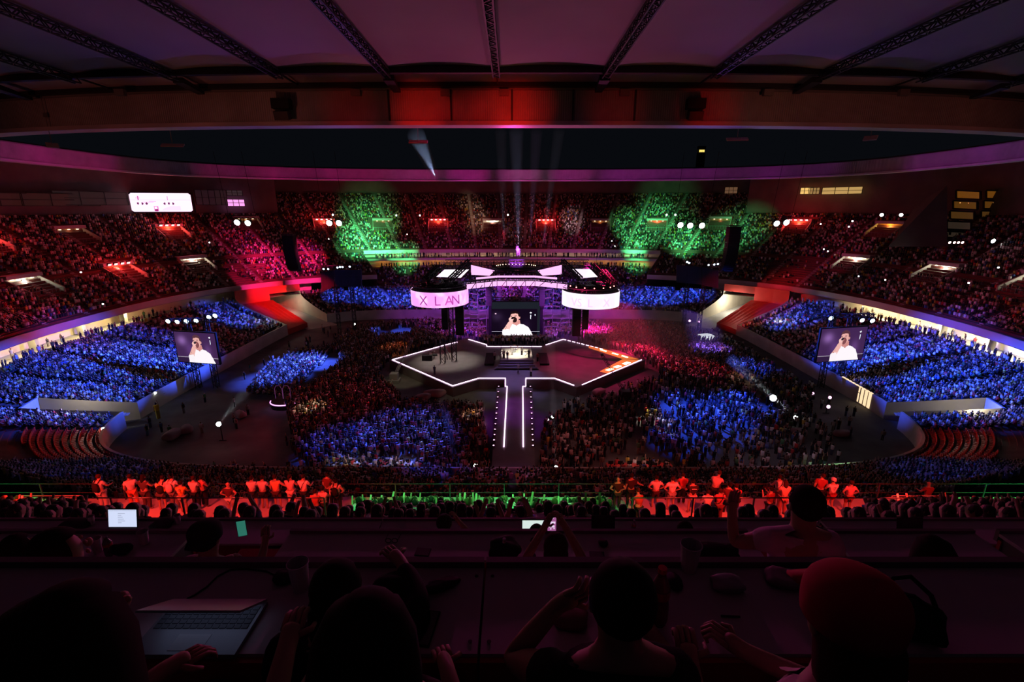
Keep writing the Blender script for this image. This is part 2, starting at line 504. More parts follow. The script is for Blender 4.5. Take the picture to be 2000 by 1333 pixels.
# press terraces
b.quad((-40, DT, NEAR_TOP), (-40, 4.3, NEAR_TOP), (40, 4.3, NEAR_TOP), (40, DT, NEAR_TOP))
zs = [25.85, 27.25, 28.7]; ds = [4.35, 2.15, -.1, -3]
prev = NEAR_TOP
D_prev = 6.8
for i, z in enumerate(zs):
    d0 = [6.7, 4.35, 2.1][i]; d1 = [4.35, 2.1, -2.5][i]
    b.quad((-40, d0, z), (-40, d1, z), (40, d1, z), (40, d0, z))
    b.quad((-40, d0, z-1.5), (-40, d0, z), (40, d0, z), (40, d0, z-1.5))
structure(b.build('floor_near_tier', [M_CONC, M_RISER, M_CONCL]))

# pale aisle steps running up through the seat rows
M_AISLE = mat('aisle_concrete', (.42, .40, .38), .8, noise=.12, nscale=.8)
def aisle_steps(name, prof, rows, angs, w=1.0):
    b = MB()
    for d in angs:
        a = rad(d)
        for r in range(rows):
            A, B, n, z = prof(r/rows); A2, B2, n2, z2 = prof((r+1)/rows)
            p, q = Vector((*ring(A, B, n, a), z)), Vector((*ring(A2, B2, n2, a), z2)); o_ = (q-p); o_.z = 0; o_.normalize(); s_ = Vector((-o_.y, o_.x, 0))*w/2
            m = p.lerp(q, .5); q0 = Vector((q.x, q.y, p.z)); m0 = Vector((m.x, m.y, p.z)); zm = (p.z+q.z)/2
            for (c0, c1, zz) in ((p, m0, p.z+.02), (m0, q0, zm+.02)):
                lo = p.z-.05
                b.hexa([(*(c0-s_).xy, lo), (*(c0+s_).xy, lo), (*(c1+s_).xy, lo), (*(c1-s_).xy, lo), (*(c0-s_).xy, zz), (*(c0+s_).xy, zz), (*(c1+s_).xy, zz), (*(c1-s_).xy, zz)])
    structure(b.build(name, M_AISLE))
AN = [6.2*i for i in range(-4, 34)]
aisle_steps('trim_aisles_upper', lambda t: up(31*t), 39, [d for d in AN if 45 < d < 135], .95)
aisle_steps('trim_aisles_upper_sides', lambda t: up(-9.8+29.6*t), 37, [d for d in AN if d < 45 or d > 135], .95)
aisle_steps('trim_aisles_lower', low, 26, [d for d in [8*i-2 for i in range(-3, 27)] if not (22 < d < 38) and not (142 < d < 158)], 1.2)
# ================================================================ the crowd
def tpl(parts):
    """parts: list of (verts, tris, category); returns arrays"""
    V = []; F = []; Cc = []; n = 0
    for v, f, c in parts:
        v = np.array(v, float); V.append(v); F.append(np.array(f) + n)
        Cc.append(np.array(c) if hasattr(c, '__len__') else np.full(len(v), c)); n += len(v)
    return np.vstack(V), np.vstack(F), np.concatenate(Cc)
def tb(c0, s0, z0, c1, s1, z1):
    """tapered box: bottom centre+size at z0 to top at z1"""
    v = []
    for (c, s, z) in ((c0, s0, z0), (c1, s1, z1)):
        for x, y in ((-1,-1),(1,-1),(1,1),(-1,1)):
            v.append((c[0]+x*s[0]/2, c[1]+y*s[1]/2, z))
    f = [(0,1,5),(0,5,4),(1,2,6),(1,6,5),(2,3,7),(2,7,6),(3,0,4),(3,4,7),(4,5,6),(4,6,7)]
    return v, f
def ball(c, r, rings=3, n=6):
    v = [(c[0], c[1], c[2]+r*1.2)]
    for i in range(1, rings+1):
        t = math.pi*i/(rings+1)
        for j in range(n):
            a = 2*math.pi*(j+.5*(i % 2))/n
            v.append((c[0]+r*math.sin(t)*math.cos(a), c[1]+r*math.sin(t)*math.sin(a)*1.1, c[2]+r*1.2*math.cos(t)))
    v.append((c[0], c[1], c[2]-r*1.2))
    f = [(0, 1+j, 1+(j+1) % n) for j in range(n)]
    for i in range(rings-1):
        for j in range(n):
            a, b_, c_, d = 1+i*n+j, 1+i*n+(j+1) % n, 1+(i+1)*n+j, 1+(i+1)*n+(j+1) % n
            f += [(a, c_, d), (a, d, b_)]
    L = len(v)-1
    f += [(1+(rings-1)*n+(j+1) % n, 1+(rings-1)*n+j, L) for j in range(n)]
    return v, f
SHIRT, SKIN, HAIR, PANTS = 0, 1, 2, 3
def head(c, r, rings=3, n=6):
    v, f = ball(c, r, rings, n)
    cat = [HAIR if (p[1] < c[1]+.01 or p[2] > c[2]+r*.75) else SKIN for p in v]
    return v, f, cat
def arm(a, b, w=.075):
    a = np.array(a); b = np.array(b); d = b-a; d = d/np.linalg.norm(d)
    u = np.cross(d, (0, 0, 1.0)); u = u/max(np.linalg.norm(u), 1e-6); w_ = np.cross(u, d)
    v = [tuple(p + u*x*s/2 + w_*y*s/2) for p, s in ((a, w), (b, w*.75)) for x, y in ((-1,-1),(1,-1),(1,1),(-1,1))]
    f = [(0,1,5),(0,5,4),(1,2,6),(1,6,5),(2,3,7),(2,7,6),(3,0,4),(3,4,7),(4,5,6),(4,6,7)]
    return v, f
def seated(lod, raised=False):
    p = []
    p.append((*tb((0, 0), (.34, .22), .45, (0, .03), (.42, .24), 1.02), SHIRT))
    if lod == 2:
        p.append(head((0, .05, 1.2), .115, 1, 5)); return tpl(p)
    p.append(head((0, .05, 1.2), .115, 2, 6))
    p.append((*tb((0, .25), (.36, .5), .42, (0, .22), (.36, .46), .58), PANTS))
    for s in (-1, 1):
        if raised: p.append((*arm((s*.21, .03, .98), (s*.2, .25, 1.38)), SKIN))
        else: p.append((*arm((s*.23, .02, .98), (s*.17, .3, .66)), SKIN if s > 0 else SHIRT))
    return tpl(p)
def standing(lod, raised=0):
    p = []
    p.append((*tb((0, 0), (.32, .2), .86, (0, .02), (.43, .23), 1.45), SHIRT))
    if lod < 2:
        p.append(head((0, .04, 1.63), .115, 2, 6))
        for s in (-1, 1):
            p.append((*tb((s*.09, 0), (.13, .15), 0.0, (s*.085, 0), (.16, .19), .88), PANTS))
            if raised == 2 or (raised == 1 and s > 0): p.append((*arm((s*.22, .02, 1.4), (s*.24, .2, 1.86)), SKIN))
            else: p.append((*arm((s*.25, 0, 1.4), (s*.26, .1, .85)), SKIN))
    else:
        p.append(head((0, .04, 1.63), .115, 1, 5))
        p.append((*tb((0, 0), (.25, .16), 0.0, (0, 0), (.3, .19), .88), PANTS))
    return tpl(p)
SHIRTS = np.array([(.02,.02,.025),(.03,.02,.02),(.015,.015,.02),(.04,.04,.05),(.75,.75,.75),(.02,.02,.03),(.80,.80,.80),(.72,.70,.68),(.75,.75,.78),(.02,.02,.025),(.03,.03,.035),(.06,.06,.07),(.02,.03,.08),(.5,.05,.05),(.08,.15,.4),(.35,.33,.3),(.6,.5,.1),(.1,.25,.12),(.5,.3,.3),(.15,.12,.1),(.03,.03,.03),(.62,.6,.62)])
SKINS = np.array([(.55,.34,.24),(.45,.27,.18),(.62,.4,.3),(.35,.2,.13)])
HAIRS = np.array([(.02,.012,.008),(.035,.02,.01),(.015,.01,.01),(.12,.07,.03)])
PANT = np.array([(.03,.035,.06),(.02,.02,.02),(.08,.1,.16),(.3,.27,.22),(.04,.04,.05)])
def person_mass(tp, pos, ang, scale):
    """arrays for many copies of one little figure"""
    V, F, Cc = tp; N = len(pos)
    ca, sa = np.cos(ang), np.sin(ang)
    sc = np.asarray(scale).reshape(N, 1)
    x = (V[None,:,0]*ca[:,None] - V[None,:,1]*sa[:,None])*sc + pos[:,0:1]
    y = (V[None,:,0]*sa[:,None] + V[None,:,1]*ca[:,None])*sc + pos[:,1:2]
    z = V[None,:,2]*sc + pos[:,2:3]
    VV = np.stack([x, y, z], -1).reshape(-1, 3)
    FF = (F[None] + (np.arange(N)*len(V))[:,None,None]).reshape(-1, 3)
    bright = RNG.uniform(.75, 1.15, (N, 1))
    pal = np.stack([SHIRTS[RNG.integers(0, len(SHIRTS), N)]*bright, SKINS[RNG.integers(0, len(SKINS), N)], HAIRS[RNG.integers(0, len(HAIRS), N)], PANT[RNG.integers(0, len(PANT), N)]], 1)
    CCc = pal[:, Cc].reshape(-1, 3)
    return VV, FF, np.clip(CCc, 0, 1)
def build_mass(name, chunks, m):
    V = np.vstack([c[0] for c in chunks]); n = 0; FS = []
    for c in chunks: FS.append(c[1]+n); n += len(c[0])
    F = np.vstack(FS); Cc = np.vstack([c[2] for c in chunks])
    me = bpy.data.meshes.new(name)
    me.vertices.add(len(V)); me.vertices.foreach_set('co', V.astype(np.float32).ravel())
    me.loops.add(len(F)*3); me.loops.foreach_set('vertex_index', F.astype(np.int32).ravel())
    me.polygons.add(len(F)); me.polygons.foreach_set('loop_start', np.arange(0, len(F)*3, 3, dtype=np.int32))
    me.update(calc_edges=True)
    at = me.color_attributes.new('Col', 'FLOAT_COLOR', 'POINT')
    at.data.foreach_set('color', np.hstack([Cc, np.ones((len(Cc), 1))]).astype(np.float32).ravel())
    me.materials.append(m)
    o = bpy.data.objects.new(name, me); COL.objects.link(o); return o
M_CROWD = mat('crowd_people', attr='Col', rough=.75, spec=.15)

def in_frame(x, y, z, mx=260, my=80):
    px, py, zc = project(x, y, z)
    return (zc > 1) & (px > -mx) & (px < 2000+mx) & (py > -my) & (py < 1333+my)
def arc_points(A, B, n, d0, d1, spacing, jitter=.08):
    ths = np.radians(np.linspace(d0, d1, 600)); c, s = np.cos(ths), np.sin(ths)
    r = (np.abs(c/A)**n + np.abs(s/B)**n)**(-1/n); x, y = r*c, r*s
    L = np.concatenate([[0], np.cumsum(np.hypot(np.diff(x), np.diff(y)))])
    t = np.arange(spacing/2, L[-1], spacing); t = t + RNG.uniform(-jitter, jitter, len(t))
    th = np.interp(t, L, ths); c, s = np.cos(th), np.sin(th)
    r = (np.abs(c/A)**n + np.abs(s/B)**n)**(-1/n)
    return r*c, C0 + r*s, np.degrees(th)

# vomitories in the upper tier: (angle, row offset k) found from where they stand in the photo
def vom_at(px, py):
    best = None
    for k in np.arange(-10, 26, .25):
        A, B, n, z = up(k); p = G(px, py, z)
        if p.y < 20 or p.y > 260: continue
        r = math.hypot(p.x, p.y-C0); th = math.atan2(p.y-C0, p.x); q = ring(A, B, n, th)
        e = abs(math.hypot(q[0], q[1]-C0) - r)
        if best is None or e < best[0]: best = (e, math.degrees(th) % 360, float(k))
    return best[1], best[2]
# picture position of each opening's sill, its look and its light
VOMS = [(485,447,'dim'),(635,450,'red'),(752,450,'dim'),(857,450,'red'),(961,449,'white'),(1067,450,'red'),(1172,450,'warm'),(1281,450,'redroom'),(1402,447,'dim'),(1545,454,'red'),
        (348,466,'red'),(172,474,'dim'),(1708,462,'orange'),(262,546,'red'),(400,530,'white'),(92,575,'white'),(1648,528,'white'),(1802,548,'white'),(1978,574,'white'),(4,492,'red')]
VP = []
for px, py, kind in VOMS:
    d, k = vom_at(px, py); VP.append((d, k, kind, px, py))
def clear_of_voms(deg, k, half_m=3.7, k_back=6.2, k_front=1.3):
    ok = np.ones(len(deg), bool)
    for d, kk, kind, _, _ in VP:
        if kk - k_front <= k <= kk + k_back:
            A, B, n, z = up(kk); q = ring(A, B, n, math.radians(d)); R = math.hypot(q[0], q[1]-C0)
            w = math.degrees(half_m/R); dd = (deg - d + 180) % 360 - 180
            ok &= np.abs(dd) > w
    return ok
STAND = {'s': [], }
seat_pts = []      # x y z angle lod
def add_row(x, y, z, deg, occ):
    keep = RNG.random(len(x)) < occ
    m = keep & in_frame(x, y, np.full(len(x), z+1.0))
    ang = np.radians(deg) + math.pi/2           # facing the centre: local +Y points inwards
    for i in np.nonzero(m)[0]: seat_pts.append((x[i], y[i], z, ang[i]))
AISLE = 6.2
def aisle_ok(deg, half=.42, off=0.0, step=AISLE):
    a = (deg + off) % step
    return (a > half) & (a < step-half)
# upper tier
for r in range(int((31+11.3)/.8)):
    k = -11.3 + .8*(r+.5)
    A, B, n, z = up(k - .35)
    z = 17 + KT*(k-.4)
    x, y, deg = arc_points(A, B, n, -24, 204, .56)
    ok = aisle_ok(deg) & clear_of_voms(deg, k)
    if k < .6: ok &= ~((deg > 53.5) & (deg < 126.5))
    if k < -9.9: ok &= False
    if -.6 < k < 1.0: ok &= False       # the cross aisle
    if k > 19.2: ok &= (deg > 44.5) & (deg < 135.5)
    # empty blocks with visible rows of seats
    px, py, zc = project(x, y, z)
    holes = ((px > 425) & (px < 520) & (py > 520) & (py < 560) & (RNG.random(len(x)) < .8)) | ((px > 1500) & (px < 1600) & (py > 515) & (py < 560) & (RNG.random(len(x)) < .8))
    occ = .93
    add_row(x[ok & ~holes], y[ok & ~holes], z, deg[ok & ~holes], occ)
# lower bowl
for r in range(1, LOW_ROWS):
    A, B, n, z = low((r+.5)/LOW_ROWS); A0, B0, n0, z0 = low(r/LOW_ROWS)
    x, y, deg = arc_points(A, B, n, -155, 204, .56)
    d = deg % 360
    ok = aisle_ok(d, .55, 2.0, 8.0) & ~((d > 23.5) & (d < 37)) & ~((d > 143) & (d < 156.5)) & ~((d > 203.6) & (d < 207.4) & (r < 14)) & ~((d > 332.6) & (d < 336.4) & (r < 14))
    px, py, zc = project(x, y, z0)
    empt = ((d > 211) & (d < 222) & (r < 17)) | ((d > 318) & (d < 329) & (r < 17))
    add_row(x[ok & ~empt], y[ok & ~empt], z0, deg[ok & ~empt], .93)
# mid stand on the far side
for r in range(12):
    A, B, n, z = mid((r+.5)/12); z0 = mid(r/12)[3]
    x, y, deg = arc_points(A, B, n, 55, 125, .56)
    ok = aisle_ok(deg)
    add_row(x[ok], y[ok], z0, deg[ok], .9)
seat_pts = np.array(seat_pts)
stand_pts = []
def add_stand(x, y, z, a): stand_pts.append((x, y, z, a))
# people on their feet in the galleries and on the walkways
for (A, z, d0, d1, sp) in ((90.3, 12.1, 56, 124, .7), (91.8, 15.0, 56, 124, .7)):
    x, y, deg = arc_points(A, A-20, 2.5, d0, d1, sp, .3)
    for i in range(len(x)):
        if RNG.random() < .8: add_stand(x[i], y[i], z, math.radians(deg[i])+math.pi/2)
for (off, d0, d1, sp, oc) in ((.5, 156, 206, .8, .5), (.5, -26, 24, .8, .65), (1.1, -26, 24, 1.3, .5), (3.5, -26, 206, 2.5, .5)):
    x, y, deg = arc_points(80+off, 60+off, 2.5, d0, d1, sp, .3)
    for i in range(len(x)):
        dg_ = deg[i] % 360
        if RNG.random() < oc and not (24 < dg_ < 140): add_stand(x[i], y[i], 7.0, math.radians(deg[i])+math.pi/2+RNG.uniform(-.5, .5))
# ---- the standing crowd on the floor: areas given by their corners in the photo, taken down to the floor
STAGE = [G(px, py, 1.8).xy for px, py in ((758,703),(884,759),(935,744),(983,744),(983,757),(960,757),(960,940),(1045,940),(1042,757),(1030,744),(1083,744),(1126,759),(1262,703),(1100,659),(1066,672),(950,672),(915,659))]
def inpoly(px, py, poly):
    ins = np.zeros(len(px), bool); n = len(poly); j = n-1
    for i in range(n):
        xi, yi = poly[i][0], poly[i][1]; xj, yj = poly[j][0], poly[j][1]
        c = ((yi > py) != (yj > py)) & (px < (xj-xi)*(py-yi)/((yj-yi) if abs(yj-yi) > 1e-9 else 1e-9)+xi)
        ins ^= c; j = i
    return ins
AREAS = [
 (2.3, [(590,715),(650,700),(690,655),(760,652),(850,655),(905,664),(768,697),(738,735),(760,762),(790,790),(850,800),(940,795),(955,905),(905,925),(760,915),(610,905),(575,870),(560,800)]),
 (1.3, [(640,690),(690,640),(720,660),(680,700)]),
 (2.0, [(560,870),(640,860),(700,870),(850,880),(950,905),(960,950),(880,945),(620,935)]),
 (2.2, [(850,632),(945,640),(952,666),(1064,666),(1070,640),(1170,635),(1200,655),(1100,659),(1060,674),(955,674),(912,659),(860,655)]),
 (2.4, [(1110,655),(1180,645),(1250,634),(1310,640),(1390,660),(1440,690),(1480,730),(1440,755),(1300,745),(1262,703)]),
 (.85, [(1300,745),(1440,750),(1530,795),(1570,860),(1550,900),(1450,930),(1210,930),(1080,900),(1062,830),(1100,790),(1180,770)]),
 (1.5, [(1062,830),(1180,780),(1230,900),(1090,940),(1050,940)]),
 (.6, [(1440,700),(1560,760),(1600,840),(1560,870),(1480,780)]),
 (1.0, [(700,640),(850,628),(850,655),(720,658)]),
 (.5, [(1560,830),(1640,840),(1640,920),(1500,925)]),
]
CLEAR = [[(780,748),(870,742),(880,792),(800,792)], [(850,762),(978,757),(978,800),(940,800),(850,795)], [(1062,757),(1235,750),(1180,790),(1062,800)],
         [(640,690),(668,690),(660,720),(600,765),(560,775),(600,735)], [(640,893),(820,893),(820,918),(640,918)], [(1180,888),(1315,888),(1315,915),(1180,915)], [(1480,770),(1520,800),(1500,820),(1470,790)],
         [(745,645),(812,640),(800,660),(735,662)]]
xs, ys = np.meshgrid(np.arange(-70, 70, .45), np.arange(44, 140, .45)); xs = xs.ravel() + RNG.uniform(-.17, .17, xs.size); ys = ys.ravel() + RNG.uniform(-.17, .17, ys.size)
px, py, zc = project(xs, ys, np.zeros(len(xs)))
dens = np.zeros(len(xs))
for dn, poly in AREAS: dens = np.maximum(dens, dn*inpoly(px, py, poly))
for poly in CLEAR: dens *= ~inpoly(px, py, poly)
dens *= ~inpoly(xs, ys, STAGE)
inside = (np.abs(xs/55.5)**5.5 + np.abs((ys-C0)/42.5)**5.5) < 1
keep = (RNG.random(len(xs)) < dens*.45*.45) & inside
fx, fy = xs[keep], ys[keep]
fa = np.arctan2(-(fx-0), (98-fy)) + RNG.normal(0, .35, len(fx))
for i in range(len(fx)): add_stand(fx[i], fy[i], 0.0, fa[i])
# staff and people walking on the clear floor
for (x0, x1, y0, y1, n) in ((-53, -40, 60, 122, 60), (40, 53, 60, 122, 110), (-36, 36, 51, 53, 40)):
    for i in range(n): add_stand(RNG.uniform(x0, x1), RNG.uniform(y0, y1), 0, RNG.uniform(0, 6.28))
stand_pts = np.array(stand_pts)
# rows of chairs on the floor, people seated: left block and right block
floor_seats = []
CHAIR_PTS = []
for poly, face, dn in (([(478,772),(520,718),(585,688),(655,676),(640,702),(604,738),(560,782)], G(1000,700,0), .93),
                   ([(570,890),(640,868),(760,885),(760,912),(620,912)], G(1000,700,0), .75),
                   ([(1440,755),(1525,800),(1545,850),(1480,850),(1400,780)], G(1000,700,0), .3),
                   ([(1400,655),(1470,690),(1570,755),(1600,800),(1540,770),(1440,705)], G(1000,700,0), .5)):
    c = sum((G(a, b_, 0) for a, b_ in poly), Vector())/len(poly); f = (face-c).xy.normalized(); s = Vector((-f.y, f.x))
    for i in range(-40, 41):
        for j in range(-60, 61):
            p = c.xy + f*(i*1.0) + s*(j*.6)
            q = project(p.x, p.y, 0.0)
            if inpoly(np.array([q[0]]), np.array([q[1]]), poly)[0] and (abs(p.x/55)**5.5 + abs((p.y-C0)/42)**5.5) < 1:
                if RNG.random() < dn: floor_seats.append((p.x, p.y, 0.0, math.atan2(-f.x, f.y)+RNG.normal(0, .15)))
                CHAIR_PTS.append((p.x, p.y, math.atan2(-f.x, f.y)))
seat_pts = np.vstack([seat_pts, np.array(floor_seats)])
# near tier in front of the press rows; the nearest ones become single people (built later)
near_people = []
for r in range(15):
    D = 19.6 - .8*(r+.45); z = 17.0+.512*r
    for x in np.arange(-34, 34, .58):
        xx = x + RNG.uniform(-.08, .08)
        pxx, pyy, zc = project(xx, D, z+1.2)
        if not (-150 < pxx < 2150): continue
        # openings where the red lit groups stand
        redzone = (165 < pxx < 690) or (1195 < pxx < 1700)
        if redzone and r < 12: continue
        if r < 3 and 60 < pxx < 165: continue
        if r < 3 and 1700 < pxx < 1760: continue
        if RNG.random() > .9: continue
        near_people.append((xx, D, z, RNG.normal(0, .15), r))
near_people.sort(key=lambda p: -(p[2]-.0)-.64*0 + p[1]*.0 + (-p[4]*0) + 0)
def near_ok(p):
    q = project(p[0], p[1], p[2]+1.2); return -20 < q[0] < 2020 and 900 < q[1]
cand = [p for p in near_people if near_ok(p)]
cand.sort(key=lambda p: (abs(p[4]-8) > 8, -p[4]*.0, project(p[0], p[1], p[2]+1.2)[2]))
NEAR_SINGLE = cand[:165]
ns = set((p[0], p[1]) for p in NEAR_SINGLE)
rest = np.array([p[:4] for p in near_people if (p[0], p[1]) not in ns])
# seated masses by distance
chunks = []
def lod_split(pts, fn, near, far):
    d = np.hypot(pts[:,0], pts[:,1]); out = []
    for lo, hi, lod in ((0, near, 0), (near, far, 1), (far, 999, 2)):
        q = pts[(d >= lo) & (d < hi)]
        if not len(q): continue
        ra = RNG.random(len(q))
        if fn is seated: groups = [(ra < .88, seated(lod)), (ra >= .88, seated(lod, True))] if lod < 2 else [(ra < 2, seated(2))]
        else: groups = [(ra < .7, standing(lod)), ((ra >= .7) & (ra < .88), standing(lod, 1)), (ra >= .88, standing(lod, 2))] if lod < 2 else [(ra < 2, standing(2))]
        for m_, t in groups:
            if m_.any(): out.append(person_mass(t, q[m_][:, :3], q[m_][:, 3], RNG.uniform(.9, 1.08, m_.sum())))
    return out
chunks += lod_split(seat_pts, seated, 60, 120)
chunks += lod_split(rest, seated, 60, 120)
crowd = build_mass('seated_crowd', chunks, M_CROWD)
tag(crowd, 'thousands of seated spectators filling every tier of the stands and floor chairs', 'crowd', kind='stuff')
crowd2 = build_mass('standing_crowd', lod_split(stand_pts, standing, 95, 150), M_CROWD)
tag(crowd2, 'packed standing audience around the star shaped stage and along the stand walkways', 'crowd', kind='stuff')
print('seated', len(seat_pts)+len(rest), 'standing', len(stand_pts), 'polys', len(crowd.data.polygons), len(crowd2.data.polygons))
# ================================================================ stage
M_DECK = mat('stage_deck', (.15, .145, .14), .45, noise=.2, nscale=.4, spec=.5)
M_LED = mat('led_edge', (.9, .8, .9), .4, emit=(1.0, .62, .95), strength=3.2)
M_ORANGE = mat('led_orange_floor', (.5, .2, .1), .4, emit=(1.0, .22, .04), strength=.75)
M_PINKW = mat('led_panel_pink', (.5, .4, .5), .4, emit=(1.0, .50, .93), strength=1.15)
M_LAMPW = mat('lamp_lens_white', (1, 1, 1), .3, emit=(.9, 1.0, .95), strength=9)
M_LAMPB = mat('lamp_lens_blue', (1, 1, 1), .3, emit=(.55, .75, 1.0), strength=9)
M_LAMPR = mat('lamp_lens_red', (1, .3, .3), .3, emit=(1.0, .22, .20), strength=6)
M_LAMPP = mat('lamp_lens_pink', (1, .6, .9), .3, emit=(1.0, .45, .85), strength=4)
M_LAMPY = mat('lamp_lens_warm', (1, .9, .7), .3, emit=(1.0, .82, .5), strength=5)
M_RISERTOP = mat('riser_floor_pale', (.62, .58, .50), .5)
M_STEP = mat('riser_step_grey', (.18, .19, .22), .5)
def W(px, py, z=1.8): return G(px, py, z)
deck_pts = [W(a, b_).xy for a, b_ in ((760,703),(884,757),(935,742),(985,742),(985,757),(970,758),(958,948),(1046,948),(1040,758),(1026,757),(1027,742),(1083,742),(1126,757),(1260,703),(1100,660),(1064,675),(952,675),(915,660))]
stage = MB(); stage.prism(deck_pts, .02, 1.78); stage_o = stage.build('star_stage', M_DECK)
tag(stage_o, 'large black star-shaped stage with a long catwalk outlined in white light', 'stage')
def ledline(pts, name='edge_light'):
    b = MB()
    for p, q in zip(pts[:-1], pts[1:]):
        b.bar(W(*p, 1.85), W(*q, 1.85), .15, .1)
    b.build(name, M_LED, stage_o)
ledline([(866,675),(766,703),(884,754),(935,739),(987,739),(987,755),(990.5,755),(984,873)])
ledline([(1022,873),(1021,755),(1027,755),(1027,739),(1083,739),(1121,753)])
ledline([(1137,752),(1253,703)]); ledline([(868,674.5),(893,668.5)])
ledline([(915,663),(950,673.5),(951,677),(1058,677)]); ledline([(1066,674),(1100,663)])
for i in range(9):
    u = i/9; ledline([(1100+80*u, 663+20*u), (1100+80*(u+.07), 663+20*(u+.07))], 'edge_light_dash')
b = MB(); b.mi = 0
def flat(b, pts, z=1.84): b.poly([W(a, c, z) for a, c in pts][::-1])
flat(b, [(1150,675.5),(1180,682),(1248,702),(1216,701.5),(1150,680)]); flat(b, [(1216,702),(1250,703.5),(1187,730),(1171,726)])
b.mi = 1
for u in (.12, .45, .72):
    flat(b, [(1165+70*u, 680+20*u), (1177+70*u, 683.5+20*u), (1175+70*u, 685+20*u), (1163+70*u, 681.5+20*u)], 1.86)
for u in (.15, .5, .8):
    flat(b, [(1232-50*u, 704+19*u), (1240-50*u, 706+19*u), (1230-50*u, 710+19*u), (1222-50*u, 708+19*u)], 1.86)
b.build('floor_led_strip', [M_ORANGE, M_LAMPY], stage_o)
# floor lamps beside the catwalk
lampb = None
for k in range(12):
    y = 757 + (873-757)*k/11
    for x in (974-10*k/11, 1036+5*k/11):
        p = W(x, y, 1.8)
        b = MB(); b.mi = 0; b.box((p.x, p.y, 1.9), (.34, .34, .16)); b.mi = 1; b.lathe([(.1, 1.985), (.11, 2.0)], (p.x, p.y, 0), 8)
        b.build('floor_lamp', [M_BLACK, M_LAMPP], stage_o)
# central riser
rp0 = W(976, 704, 3.0); rp1 = W(1042, 704, 3.0)
x0, x1, y0 = rp0.x, rp1.x, rp0.y; y1 = W(1000, 680, 3.0).y
riser = thing('band_riser', ((x0+x1)/2, y0, 1.8), 'brightly lit raised band platform with front steps at the stage centre', 'platform')
def loc(o, root): o.location = -Vector(root.location); return o
b = MB(); b.box(((x0+x1)/2, (y0+y1)/2, 2.4), (x1-x0, y1-y0, 1.2)); o = b.build('platform', M_STEP, riser); loc(o, riser)
b = MB(); b.box(((x0+x1)/2, (y0+y1)/2, 3.02), (x1-x0-.3, y1-y0-.3, .04)); o = b.build('platform_floor', M_RISERTOP, riser); loc(o, riser)
for i in range(4):
    b = MB(); b.box(((x0+x1)/2, y0-.3-.6*i, 2.7-.15*(2*i+1)/1), (x1-x0+.8*i, .6, .06)); b.box(((x0+x1)/2, y0-.3-.6*i, 2.25-.15*i), (x1-x0+.7*i-.2, .5, .9-.3*i*1.0))
    o = b.build('step', M_STEP, riser); loc(o, riser)
for x in (x0+.1, x1-.1):
    b = MB()
    for y in np.linspace(y0+.2, y1-.2, 6): b.bar((x, y, 3.0), (x, y, 4.0), .05)
    b.bar((x, y0+.2, 4.0), (x, y1-.2, 4.0), .05); b.bar((x, y0+.2, 3.5), (x, y1-.2, 3.5), .04)
    o = b.build('railing', M_DARK, riser); loc(o, riser)
for px_, s in ((955, 'left'), (1064, 'right')):
    p, q = W(px_-9, 713, 1.9), W(px_+9, 713, 1.9); r = W(px_, 692, 1.9)
    b = MB(); b.box((p.x/2+q.x/2, (p.y+r.y)/2, 1.98), (q.x-p.x, r.y-p.y, .36))
    tag(b.build('floor_panel', M_BLACK), 'flat black panel lying on the stage floor to the %s of the band riser' % s, 'panel')

